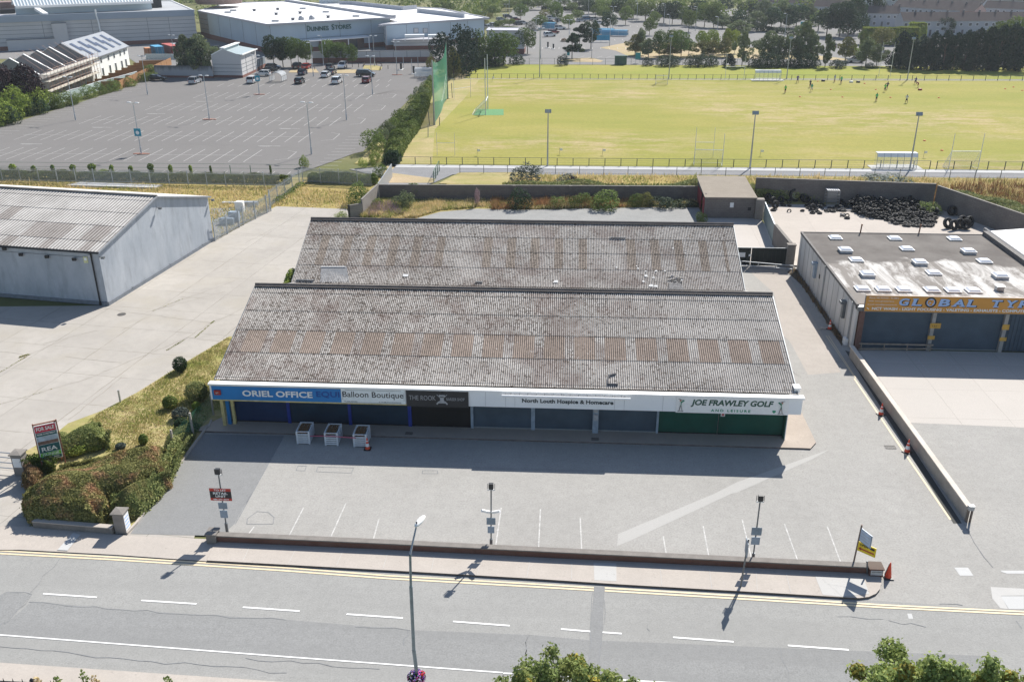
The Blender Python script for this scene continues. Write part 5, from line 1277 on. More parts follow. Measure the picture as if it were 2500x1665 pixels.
p = B4(700,1355); o = thing('barrier_foot', 'fallen pale barrier foot lying beside the garage cone', 'barrier foot', (p.x,p.y,.01)); m = MB(); m.box((-.5,-.12,0),(.5,.12,.06),0,Matrix.Rotation(rad(20),4,'Z')); m.box((-.1,-.3,.06),(.1,.3,.1),0,Matrix.Rotation(rad(20),4,'Z')); m.obj('foot_plate', m_pave, o)  # pale two-piece barrier foot lying flat
# ------------------------------------------------------------------ tyre heap
m_rub = plain('tyre_rubber', (.018,.019,.021), .75, var=.3, scale=3)
def tyre_mesh(R=.31, r=.195, w_=.2, n=18):
    m = MB(); a = w_/2
    m.lathe([(r,-a*.75),(R-.05,-a),(R,-a*.7),(R,a*.7),(R-.05,a),(r,a*.75),(r+.02,a*.5),(r+.02,-a*.5),(r,-a*.75)], n)
    me = bpy.data.meshes.new('tyre'); me.from_pydata(m.v, [], m.f); me.materials.append(m_rub); me.polygons.foreach_set('use_smooth', [True]*len(m.f)); me.update(); return me
tm = [tyre_mesh(), tyre_mesh(.35,.2,.24), tyre_mesh(.28,.18,.18)]
tbig = tyre_mesh(.55,.28,.34,22)
random.seed(12)
def put_tyre(me, x, y, z, tilt, az, label, group, s=1):
    o = bpy.data.objects.new('tyre', me); COL.objects.link(o); o.location = (x,y,z); o.rotation_euler = (tilt,0,az); o.scale = (s,s,s)
    o['label'] = label; o['category'] = 'tyre'; o['group'] = group
poly = [B4(*q)[:2] for q in ((925,372),(950,300),(1110,282),(1480,292),(1490,392),(1635,420),(1620,505),(1560,530),(1350,515),(1180,462),(1040,442))]
def inside(x, y, P):
    c = False; j = len(P)-1
    for i in range(len(P)):
        if (P[i][1] > y) != (P[j][1] > y) and x < (P[j][0]-P[i][0])*(y-P[i][1])/(P[j][1]-P[i][1])+P[i][0]: c = not c
        j = i
    return c
xs = [p[0] for p in poly]; ys = [p[1] for p in poly]
cand = []
for layer in range(5):
    y = min(ys)+layer*.28
    while y < max(ys):
        x = min(xs)+(layer % 2)*.35
        while x < max(xs):
            xx = x+random.uniform(-.2,.2); yy = y+random.uniform(-.2,.2)
            if inside(xx, yy, poly):
                depth = (yy-min(ys))/(max(ys)-min(ys))
                if layer == 0 or (random.random() < .95-.16*layer and depth > .12*layer+.02): cand.append((xx,yy,layer))
            x += .60
        y += .62
random.shuffle(cand); cand.sort(key=lambda c: -c[2]*1.0-random.random()*1.5); rest = cand[245:]; cand = cand[:245]
hp = MB(); R0_ = random.Random(4)
for x, y, l in rest:
    a_ = .1; hp.lathe([(.195,-a_*.75),(.26,-a_),(.31,-a_*.7),(.31,a_*.7),(.26,a_),(.195,a_*.75)], 14, 0, Matrix.Translation((x,y,.11+l*.2)) @ Matrix.Rotation(R0_.uniform(0,6),4,'Z') @ Matrix.Rotation(rad(R0_.uniform(-18,18)),4,'X'))
if rest: hp.obj('tyre_heap', m_rub, smooth=True)['kind'] = 'stuff'
for x, y, l in cand:
    st = l and random.random() < .22
    put_tyre(random.choice(tm), x, y, .11+l*.21 if not st else .32+l*.2, rad(random.uniform(-20,20)) if not st else rad(90), random.uniform(0,6.28), 'worn black car tyre lying somewhere in the big central heap', 'tyres of the big central heap in the tyre yard')
singles = [(428,400),(537,395),(620,412),(575,355),(740,400),(700,375),(820,392),(875,385),(875,412),(865,437),(905,437),(905,455),(955,400),(1015,395),(640,362),(690,350),(560,318),(610,385),(660,402),(420,320),(430,335),(430,355),(790,400),(825,362),(885,345),(1182,455),(1225,463),(300,390),(380,350),(770,395),(1500,510),(1570,520),(600,345),(585,372),(645,382),(670,368),(715,355),(735,392),(760,372),(800,375),(845,372),(855,392),(900,365),(680,415),(895,352),(650,335)]
for i, (x, y) in enumerate(singles):
    p = B4(x, y); put_tyre(random.choice(tm), p.x, p.y+.2, .11+(.2 if i in (8,19,20) else 0), rad(random.uniform(-12,12) if i % 5 else 80), random.uniform(0,6), 'worn black car tyre scattered on the concrete left of the big heap', 'loose tyres left of the big heap')
for i, (x, y, t_) in enumerate(((250,290,85),(270,305,85),(290,320,85),(310,350,85),(335,275,85),(355,310,80),(630,320,30),(850,312,20),(620,360,60),(970,310,8),(540,295,70),(565,305,70))):
    p = B4(x, y+20); put_tyre(tbig, p.x, p.y, .55 if t_ > 60 else .3, rad(t_), rad(40+random.uniform(-15,15)), 'large lorry tyre standing or leaning beside the yard gate and cage', 'large lorry tyres along the left of the tyre yard', .95)
for i, (x, y) in enumerate(((1780,540),(1830,530),(1880,535),(1850,505),(1910,510),(1730,525),(1765,420))):
    p = B4(x, y+10); put_tyre(tbig, p.x, p.y+.3, .62, rad(68), rad(20+random.uniform(-25,25)), 'large treaded tyre leaning in the stack beside the diagonal wall', 'large tyres by the diagonal wall', 1.15)
o = thing('tractor_wheel', 'big tractor wheel with a pale rim leaning on the tyre yard back wall', 'wheel', (B4(465,300).x, 118.3, .85)); o.rotation_euler = (rad(78),0,rad(10))
link('tyre', tyre_mesh(.88,.55,.4,28), o); m = MB(); m.lathe([(.56,-.12),(.5,.05),(.15,.08),(.14,.02),(0,.02)], 24); m.obj('rim', plain('rim_pale', (.55,.53,.48), .6), o, smooth=True)
p = B4(770,340); o = thing('wire_cage', 'tall grey slatted metal cage standing among the tyres', 'cage', (p.x,p.y,0))
m = MB()
for sx_ in (-.8,.8):
    for sy_ in (-.6,.6): m.beam((sx_,sy_,0),(sx_,sy_,2.0),.07,.07)
m.obj('frame', m_steel_d, o); m = MB()
for k in range(9): m.box((-.8,-.62,.3+k*.2),(.8,-.58,.34+k*.2)); m.box((-.8,.58,.3+k*.2),(.8,.62,.34+k*.2))
m.obj('bars', m_steel, o); m = MB()
for k in range(6): m.box((-.8+k*.27,-.62,2.0),(-.62+k*.27,.62,2.06))
m.obj('top_boards', m_lgrey, o)
p = B4(235,262); o = thing('scrap_bin', 'low dark skip with red and white scraps beside the hut', 'skip', (p.x+.2,p.y,0)); m = MB(); m.prism([(-1.6,-.7),(1.6,-.7),(1.6,.7),(-1.6,.7)], 0, .95); m.obj('body', m_blk, o)
m = MB(); random.seed(1)
for k in range(16): x = random.uniform(-1.4,1.4); m.box((x,random.uniform(-.6,.2),.95),(x+.35,random.uniform(.25,.6),1.05+random.random()*.12))
m.obj('scraps', plain('scrap_grey', (.45,.43,.44), .7, var=.5, scale=6), o); m = MB(); m.box((.3,-.4,1.0),(1.2,-.1,1.2)); m.obj('red_scrap', m_red, o)
# ------------------------------------------------------------------ playing field
m_rail = plain('rail_darkgreen', (.055,.075,.06), .6)
m_concrete = m_path
def railing(label, x0, x1, y0, y1, n, h=1.15, dense=False, name='pitch_railing', wires=3, mat=None, pt=.05):
    mat = mat or m_rail
    o = thing(name, label, 'railing'); m = MB()
    A = Vector((x0,y0,0)); B = Vector((x1,y1,0))
    m.beam(A+Vector((0,0,h)), B+Vector((0,0,h)), .06, .05)
    m.obj('top_rail', mat, o); m = MB()
    for k in range(wires): m.beam(A+Vector((0,0,.15+k*(h-.15)/wires)), B+Vector((0,0,.15+k*(h-.15)/wires)), .015, .015 if k else .03)
    m.obj('infill_wires', mat, o)
    for k in range(n+1):
        p = A.lerp(B, k/n); m = MB(); m.box((-pt,-pt,0),(pt,pt,h)); m.obj('post', mat, o, loc=p)
    return o
xa, xb, xc = A2(1265,1352).x, A4(1585,1390).x, A4(1640,1390).x
railing('dark green railing along the near side of the pitch, left of the dugout gap', xa, xb, 137.15, 137.9, 33)
railing('dark green railing along the near side of the pitch, right of the dugout gap', xc, xc+32, 137.9, 138.2, 13, wires=5)
railing('dark railing along the far touchline of the pitch, left of the shelter', A2(1700,655).x, A4(140,660).x, 230.5, 230.7, 37)
railing('dark railing along the far touchline of the pitch, right of the shelter', A4(350,660).x, 124, 230.7, 231, 26, wires=5)
railing('thin post and wire fence between the gravel path and the overgrown bank', A2(1720,1505).x, 96, 131.9, 132.0, 32, 1.25, name='wire_fence', wires=2, pt=.035)
railing('short green mesh fence across the gravel path end', A2(1545,1500).x, A2(1590,1410).x, A2(1545,1500).y, A2(1590,1410).y, 3, 1.6, name='mesh_fence', wires=6, mat=plain('fence_green', (.03,.12,.07), .6))
railing('thin post fence between the verge and the retail park road', -22, 40, 258, 257, 18, 1.7, name='wire_fence', wires=2, pt=.04)
railing('low post fence in front of the white parked car, at the retail park road', 40, 88, 257, 253, 12, 1.7, name='wire_fence', wires=2, pt=.04)
def mast(base, top_u, top_v, label, w_=.95):
    H = PY(top_u, top_v, base.y).z
    o = thing('floodlight_mast', label, 'floodlight', (base.x, base.y, 0), group='floodlight masts round the pitch')
    m = MB(); m.tube([(0,0,0),(0,0,H*.35),(0,0,H)], [.13,.11,.07], 10); m.obj('pole', m_steel, o)
    m = MB(); m.box((-w_/2,-.04,H-.05),(w_/2,.04,H+.05)); m.obj('crossarm', m_steel, o)
    for s in (-1, 1):
        for k in (0, 1):
            m = MB(); x = s*(w_/2-.12)-s*k*.23; M_ = Matrix.Translation((x,-.05,H+.26)) @ Matrix.Rotation(rad(-25),4,'X'); m.box((-.105,-.1,-.24),(.105,.1,.24),0,M_); m.obj('lamp', m_pillar if k else m_steel, o)
for i, (u, v, tu, tv) in enumerate(((1336.7,406,1340,276),(1830.8,412,1842,280),(2220.6,416,2246,283))):
    mast(G(u,v), tu, tv, ('twin-lamp floodlight mast by the near railing, left of the dark round bush... '.replace('... ','') if 0 else ('near-side floodlight mast, leftmost, just right of the dark round bush','near-side floodlight mast in the middle of the near railing','near-side floodlight mast rising behind the shiny dugout')[i]))
for i, (u, v, tu, tv) in enumerate(((1317.4,190,1320.4,74),(1632.5,194.7,1638.5,92),(1920.4,193,1931,96),(2214.7,196,2229.5,97))):
    mast(G(u,v), tu, tv, 'far-side floodlight mast, %s from the left along the far railing' % ORD[i], .95)
m_goal = plain('goal_white', (.72,.73,.72), .4)
def alpha_mat(name, col, a, rough=.5, spec=.3):
    b = NB(name); b.b.inputs['Alpha'].default_value = a; MATS[name] = b.done(col, rough, 0, spec); return MATS[name]
m_net = alpha_mat('goal_net', (.75,.78,.76), .22)
def goal(label, p0, p1, hp, hb, r=.05, net=None, mat=None):
    o = thing('goal_posts', label, 'goal', (0,0,0)); mat = mat or m_goal
    for p in (p0, p1):
        m = MB(); m.tube([(p.x,p.y,0),(p.x,p.y,hb),(p.x,p.y,hp)], [r,r,r*.8], 8); m.obj('post', mat, o)
    m = MB(); m.tube([(p0.x,p0.y,hb),(p1.x,p1.y,hb)], r, 8); m.obj('crossbar', mat, o)
    if net:
        d = Vector((net[0],net[1],0)); m = MB()
        a, b_ = p0+d, p1+d; t0, t1 = p0+Vector((0,0,hb)), p1+Vector((0,0,hb))
        m.add([a,b_,t1,t0], [(0,1,2,3)]); m.add([a,t0,p0], [(0,1,2)]); m.add([b_,t1,p1], [(0,1,2)]); m.obj('net', m_net, o)
        m = MB(); m.tube([a,b_], .04, 6); m.tube([a,p0], .04, 6); m.tube([b_,p1], .04, 6); m.tube([a,t0], .03, 6); m.tube([b_,t1], .03, 6); m.obj('net_frame', mat, o)
    return o
g1 = A2(1970,945); goal('very tall white goal posts with a net at the left end of the pitch', g1, Vector((g1.x-.1,g1.y+6.5,0)), 10.6, 2.5, .09, (-2.6,0))
goal('small thin goal frame in front of the net poles near the left corner', A2(1573,1278), A2(1718,1280), hgt(A2(1573,1278),600+1560/3.3643,1090/3.3643), 2.0, .03)
goal('portable goal near the railing, the larger of an overlapping pair', A3(1662,1362), A3(1893,1368), 4.9, 2.45, .045, (.2,2.2))
goal('portable goal behind the railing, the smaller of an overlapping pair', A3(1668,1290), A3(1818,1292), 4.6, 2.3, .035)
goal('portable goal with white crossbar right of the shiny dugout', A4(1735,1388), A4(1975,1388), 5.2, 2.6, .05, (-.3,1.6))
goal('low white box goal on the far touchline beside the second far mast', A3(1348,700), A3(1445,702), 2.2, 2.15, .05, (.3,3.0))
goal('pale goal posts behind the far railing, left of the far shelter', A3(1918,655), A3(2072,655), 6.0, 3.0, .05)
goal('pale goal posts in front of the dark conifers on the far verge', E7(265,1100), E7(430,1105), 8.0, 2.6, .05)
goal('thin training goal standing end-on near the left far corner', A2(1848,800), Vector((A2(1848,800).x-3.2,A2(1848,800).y-3.5,0)), 4.2, 2.2, .04)
def dugout(label, p0, p1, d, h, bright=True):
    o = thing('team_shelter', label, 'shelter'); x0, x1, y = p0.x, p1.x, p0.y
    m = MB(); m.box((x0-.8,y-.5,.03),(x1+.8,y+d+.6,.07)); m.obj('base_slab', m_path, o)
    n = 6
    for k in range(n+1):
        x = x0+(x1-x0)*k/n; m = MB(); m.tube([(x,y,.07),(x,y+.1,h*.75),(x,y+.35,h),(x,y+d,h+.02)], .035, 6); m.obj('hoop', m_steel, o)
    m = MB(); m.add([(x0,y,.15),(x1,y,.15),(x1,y+.1,h*.75),(x0,y+.1,h*.75)], [(0,1,2,3)]); m.add([(x0,y,.15),(x0,y+d,.15),(x0,y+d,h),(x0,y+.2,h)], [(0,1,2,3)]); m.add([(x1,y,.15),(x1,y+d,.15),(x1,y+d,h),(x1,y+.2,h)], [(0,1,2,3)])
    m.obj('clear_panel', alpha_mat('perspex', (.75,.80,.80), .28, .1, .6) if 'perspex' not in MATS else MATS['perspex'], o)
    m = MB(); m.add([(x0,y+.1,h*.76),(x1,y+.1,h*.76),(x1,y+.35,h+.03),(x0,y+.35,h+.03),(x1,y+d,h+.05),(x0,y+d,h+.05)], [(0,1,2,3),(3,2,4,5)]); m.obj('roof', plain('shiny_roof', (.9,.9,.88), .12, .0, .9, var=.02), o)
    m = MB(); m.box((x0+.2,y+.3,.45),(x1-.2,y+.65,.5)); m.obj('bench', m_lgrey, o)
dugout('sunlit perspex dugout with a glaring roof on the near touchline', A4(1140,1385), A4(1470,1388), 1.3, 2.2)
dugout('perspex dugout on a concrete pad on the far touchline', A4(145,664), A4(352,662), 1.5, 2.3)
# ball-stop net
nb0, nb1 = A2(1550,1030), A2(1660,815)
o = thing('ball_stop_net', 'tall green ball-stop netting hung between two steel poles behind the goal', 'safety net')
H0_, H1_ = hgt(nb0, 600+1536/3.3643, 497/3.3643), hgt(nb1, 600+1650/3.3643, 348/3.3643)
for p, h_, r_ in ((nb0,H0_,.16),(nb1,H1_,.13)):
    m = MB(); m.tube([(p.x,p.y,0),(p.x,p.y,1.8),(p.x,p.y,h_)], [r_*1.25,r_,r_*.7], 12); m.obj('pole', m_steel if p is nb0 else m_steel_d, o)
m = MB(); nu, nv = 18, 14; V_ = []
rng = np.random.default_rng(4)
for i in range(nu+1):
    t = i/nu; top = H0_+(H1_-H0_)*t - math.sin(math.pi*t)*1.9; bot = .2+.4*math.sin(math.pi*t)
    for j in range(nv+1):
        s = j/nv; V_.append((nb0.x+(nb1.x-nb0.x)*t+.35*math.sin(5*t+4*s)*math.sin(math.pi*t), nb0.y+(nb1.y-nb0.y)*t, bot+(top-bot)*s))
m.add(V_, [(i*(nv+1)+j,(i+1)*(nv+1)+j,(i+1)*(nv+1)+j+1,i*(nv+1)+j+1) for i in range(nu) for j in range(nv)])
m.obj('netting', alpha_mat('net_green', (.03,.26,.17), .62), o, smooth=True)
m = MB()
for t in np.linspace(.05,.95,8):
    a = Vector((nb0.x+(nb1.x-nb0.x)*t, nb0.y+(nb1.y-nb0.y)*t, .3)); b_ = Vector((nb1.x, nb1.y, H1_*(1-.75*(1-t)))); m.tube([a,b_], .02, 4)
m.obj('stay_ropes', plain('rope_pale', (.35,.45,.35), .8), o)
m = MB()
for p, q in ((nb0, Vector((-2.2,-.6,0))),(nb1, Vector((1.2,0,0)))): m.tube([p+Vector((0,0,.0)), p+Vector((0,0,2.2))], .02, 4)
for i, (x, y, yt, dx) in enumerate(((1510,1035,905,-8),(1592,1035,965,2),(1697,808,685,-6),(1497,1130,1020,6),(1630,810,710,0))):
    p = A2(x, y); h_ = hgt(p, 600+(x+dx)/3.3643, yt/3.3643); m = MB(); m.tube([(0,0,0),(dx*.02,0,h_)], .07, 8)
    m.obj('stay_post', m_steel_d if i != 3 else m_steel, loc=(p.x,p.y,0), label='dark leaning stay post near the green netting, %s from the left' % ORD[(1,2,4,0,3)[i]], category='post')
# corner flags and field markers
for i, (c, x, y) in enumerate(((A3,557,1272),(A3,910,1278),(A3,2205,1285),(A2,1900,1280),(A2,2025,668),(A4,1527,1296))):
    p = c(x, y); o = thing('flag', 'small white flag on a short stick on the pitch edge, %s counted from the left' % ORD[(1,2,3,0,4,5)[i]] if i != 4 else 'small white flag near the far railing behind the tall goal', 'flag', (p.x,p.y,0), group='small white pitch flags')
    m = MB(); m.tube([(0,0,0),(.05,0,1.1)], .02, 5); m.obj('stick', m_dk, o); m = MB(); m.box((.05,-.01,.65),(.5,.01,1.0)); m.obj('cloth', m_wht, o)
mk = MB(); mk.lathe([(.28,0),(.12,.16),(.05,.16),(0,.16)], 10); mk0 = None
m_mark = plain('marker_orange', (.72,.16,.05), .6)
for i, (c, x, y) in enumerate(((A4,515,800),(A4,863,802),(A4,1138,740),(A4,1258,805),(A4,1655,808),(A4,1537,1160),(A4,1680,1240),(A4,768,740),(A4,1045,690),(A4,2200,735),(A4,2340,748),(A4,2268,720),(A4,660,672))):
    p = c(x, y); 
    if mk0 is None: mk0 = mk.obj('marker_cone', m_mark); n_ = mk0
    else: n_ = mk0.copy(); COL.objects.link(n_)
    n_.location = (p.x,p.y,.02); n_['label'] = 'small orange training marker on the grass among the players'; n_['category'] = 'marker cone'; n_['group'] = 'orange training markers'
for i, (x, y, mt, lb) in enumerate(((705,672,m_blk,'dark kit bag on the far touchline, left of two'),(992,682,m_blk,'dark kit bag on the far touchline, right of two'),(935,682,m_wht,'white kit bag lying beside a dark one on the far touchline'),(1500,745,m_red,'red kit bag on the grass near the right players'))):
    p = A4(x, y); m = MB(); m.lathe([(0,-.45),(.18,-.42),(.24,-.2),(.24,.2),(.18,.42),(0,.45)], 10, 0, Matrix.Translation((0,0,.2)) @ Matrix.Rotation(rad(90),4,'Y')); m.obj('kit_bag', mt, smooth=True, loc=(p.x,p.y,0), label=lb, category='bag')
# ---- people (one continuous body each)
def person(label, loc, rz, pose, shirt, shorts, hair=(.05,.03,.02)):
    J = dict(pel=(0,0,.95), chest=(0,0,1.3), neck=(0,0,1.5), head=(0,.01,1.62), top=(0,0,1.78))
    if pose == 'stand': A_ = dict(sl=(.2,0,1.43), el=(.27,.02,1.16), hl=(.28,.12,.92), sr=(-.2,0,1.43), er=(-.27,.02,1.16), hr=(-.28,.12,.92), kl=(.12,.03,.5), fl=(.14,0,.07), kr=(-.12,.03,.5), fr=(-.14,0,.07))
    elif pose == 'run': A_ = dict(sl=(.2,.05,1.42), el=(.28,-.15,1.2), hl=(.26,.0,1.02), sr=(-.2,.0,1.42), er=(-.28,.2,1.22), hr=(-.2,.38,1.35), kl=(.12,.32,.62), fl=(.12,.2,.2), kr=(-.12,-.05,.5), fr=(-.12,-.4,.22))
    elif pose == 'arms': A_ = dict(sl=(.2,0,1.43), el=(.34,.05,1.2), hl=(.18,.2,1.1), sr=(-.2,0,1.43), er=(-.34,.05,1.2), hr=(-.18,.2,1.1), kl=(.14,.03,.5), fl=(.2,0,.07), kr=(-.14,.03,.5), fr=(-.2,0,.07))
    else: A_ = dict(sl=(.2,.4,1.2), el=(.22,.5,.95), hl=(.15,.55,.7), sr=(-.2,.4,1.2), er=(-.22,.5,.95), hr=(-.15,.55,.7), kl=(.14,.15,.5), fl=(.14,-.03,.07), kr=(-.14,.12,.5), fr=(-.14,-.03,.07))
    if pose == 'bend': J.update(chest=(0,.28,1.15), neck=(0,.45,1.25), head=(0,.56,1.3), top=(0,.68,1.32))
    J.update(A_)
    names = list(J); V_ = [J[k] for k in names]; ix = {k: i for i, k in enumerate(names)}
    for s in 'lr': V_.append(Vector(J['f'+s])+Vector((0,.16,-.02))); ix['t'+s] = len(V_)-1
    E_ = [('pel','chest'),('chest','neck'),('neck','head'),('head','top')]
    for s in 'lr': E_ += [('chest','s'+s),('s'+s,'e'+s),('e'+s,'h'+s),('pel','k'+s),('k'+s,'f'+s),('f'+s,'t'+s)]
    R_ = dict(pel=.16, chest=.17, neck=.07, head=.105, top=.075, sl=.085, sr=.085, el=.055, er=.055, hl=.045, hr=.045, kl=.085, kr=.085, fl=.055, fr=.055, tl=.04, tr=.04)
    me = bpy.data.meshes.new('person'); me.from_pydata([tuple(v) for v in V_], [(ix[a],ix[b_]) for a, b_ in E_], [])
    ob = bpy.data.objects.new('tmp', me); COL.objects.link(ob)
    md = ob.modifiers.new('s', 'SKIN'); 
    for k, i in ix.items():
        sv = me.skin_vertices[0].data[i]; sv.radius = (R_[k],R_[k]); sv.use_root = (k == 'pel')
    sb_ = ob.modifiers.new('d', 'SUBSURF'); sb_.levels = 1
    dg = bpy.context.evaluated_depsgraph_get(); m2 = bpy.data.meshes.new_from_object(ob.evaluated_get(dg)); bpy.data.objects.remove(ob)
    m2.name = 'person'; m2.materials.clear()
    for mt in (m_skin, shirt, shorts, plain('hair_dark', (.04,.028,.02), .8), m_blk): m2.materials.append(mt)
    hp = Vector(J['head']); 
    for p in m2.polygons:
        c = p.center; mi = 0
        if pose == 'bend':
            mi = 1 if (c.y > .12 and c.z > .85 and c.y < .48) else (2 if .55 < c.z < 1.1 and c.y < .2 else 0)
            if (c-hp).length < .16: mi = 3 if c.z > hp.z else 0
        else:
            if c.z > 1.68: mi = 3
            elif c.z > 1.5: mi = 3 if c.y < -.02 else 0
            elif c.z > .95 and (abs(c.x) < .24 or c.z > 1.22): mi = 1
            elif .58 < c.z <= .98 and abs(c.x) < .24: mi = 2
        if c.z < .09: mi = 4
        p.material_index = mi; p.use_smooth = True
    o = link('person', m2, loc=(loc.x,loc.y,.015)); o.rotation_euler = (0,0,rz); o['label'] = label; o['category'] = 'person'; o['group'] = 'players and coaches training on the pitch'
sh = {k: plain('shirt_'+k, c, .8) for k, c in dict(lime=(.22,.62,.12), green=(.10,.55,.22), teal=(.06,.40,.26), navy=(.03,.03,.07), purple=(.09,.06,.28), white=(.62,.62,.64), maroon=(.25,.03,.06), grey=(.42,.45,.50)).items()}
for x, y, rz, ps, s, so_, lb in ((392,768,.3,'stand','lime','navy','person in a lime bib and dark shorts standing apart, left of the group'),
    (608,755,-.5,'run','teal','white','person in a teal bib running just in front of someone in black'),
    (597,722,2.0,'arms','navy','navy','person in black top behind the running teal bib'),
    (493,683,3.0,'arms','purple','purple','person in dark purple tracksuit by the far railing beside the shelter'),
    (798,678,.6,'stand','grey','grey','person in pale grey on the far touchline'),
    (851,692,0,'stand','green','navy','person in a green bib beside the person in pale grey'),
    (1210,757,-.4,'run','lime','navy','person in a lime bib chasing, overlapping someone in black'),
    (1230,738,.4,'run','navy','navy','person in black partly hidden behind a lime bib'),
    (1140,836,.2,'stand','green','navy','person in a green bib nearest the middle of the pitch'),
    (1387,850,-.2,'arms','white','navy','person in a white shirt standing nearest the viewer'),
    (1462,697,.9,'run','purple','navy','person in a purple top with a pale cap by the far railing'),
    (1485,723,1.2,'bend','maroon','maroon','person in maroon bending down near the right mast')):
    person(lb, A4(x, y), rz, ps, sh[s], sh[so_])
# ------------------------------------------------------------------ lamps of the store car park
m_lpole = plain('lamp_pole', (.50,.53,.56), .45, .3)
def twin_lamp(base, H, label, group, sign=False, single=False, foot=True):
    o = thing('car_park_lamp', label, 'street lamp', (base.x,base.y,0), group=group)
    m = MB(); m.tube([(0,0,0),(0,0,1.2),(0,0,1.21),(0,0,H)], [.13,.13,.08,.06], 8); m.obj('pole', m_lpole, o)
    for s in ((-1,1) if not single else (-1,)):
        m = MB(); m.beam((0,0,H),(s*.35,-s*.1,H+.08),.05,.05); m.obj('arm', m_lpole, o)
        m = MB(); M_ = Matrix.Translation((s*.72,-s*.2,H+.1)) @ Matrix.Rotation(math.atan2(-.2*s,.72*s),4,'Z') @ Matrix.Diagonal((.48,.20,.12,1)); m.lathe([(0,1),(.7,.8),(1,0),(.8,-.4),(0,-.5)], 12, 0, M_); m.obj('lamp_head', m_cap, o, smooth=True)
    if sign:
        m = MB(); m.box((-.55,-.13,2.9),(.55,-.09,4.1)); s_ = m.obj('sign_plate', plain('sign_turquoise', (.03,.30,.42), .5), o)
        m = MB(); m.lathe([(0,.02),(.3,.02),(.3,0)], 14, 0, Matrix.Translation((0,-.13,3.45)) @ Matrix.Rotation(rad(90),4,'X')); m.obj('trolley_symbol', m_wht, s_)
    if foot:
        m = MB(); m.prism([(-1.3,-.2),(0,-.45),(1.3,-.2),(1.3,.2),(0,.45),(-1.3,.2)], .01, .12); m.obj('island', plain('brick_island', (.30,.15,.11), .9), o)
GL = 'twin-headed lamps of the store car park'
for i, (c, x, y, yt, sg_, ft) in enumerate(((A1,1162,1268,852,1,1),(A1,622,990,640,0,0),(A1,1213,780,468,0,0),(A1,1720,985,628,0,1),(A1,2130,780,462,1,1),(A2,540,1270,850,0,0),(A2,828,988,626,0,0),(A2,1042,780,468,0,0),(A2,556,632,358,0,0),(A2,640,545,300,0,0),(A2,1243,618,348,0,1),(A2,1060,548,300,0,0))):
    b_ = c(x, y); ox = 0 if c is A1 else 600
    twin_lamp(b_, hgt(b_, ox+x/3.3643, yt/3.3643), ['twin lamp nearest the viewer, with a turquoise sign, on a brick island','twin lamp beside the hedge on the left edge of the store car park','twin lamp near the timber fences at the back left of the store car park','twin lamp in the middle row standing on a brick island','twin lamp with a small turquoise sign near the parked white cars','twin lamp at the near right corner of the store car park','twin lamp in the middle of the right-hand column of the store car park','twin lamp right of the dark red car','lamp beside the red car under the round trees','slim lamp in front of the second clump of store trees','lamp beside the ticket machine near the entrance lanes','lamp standing by the small fenced grass island'][i], GL, bool(sg_), i in (8,9), bool(ft))
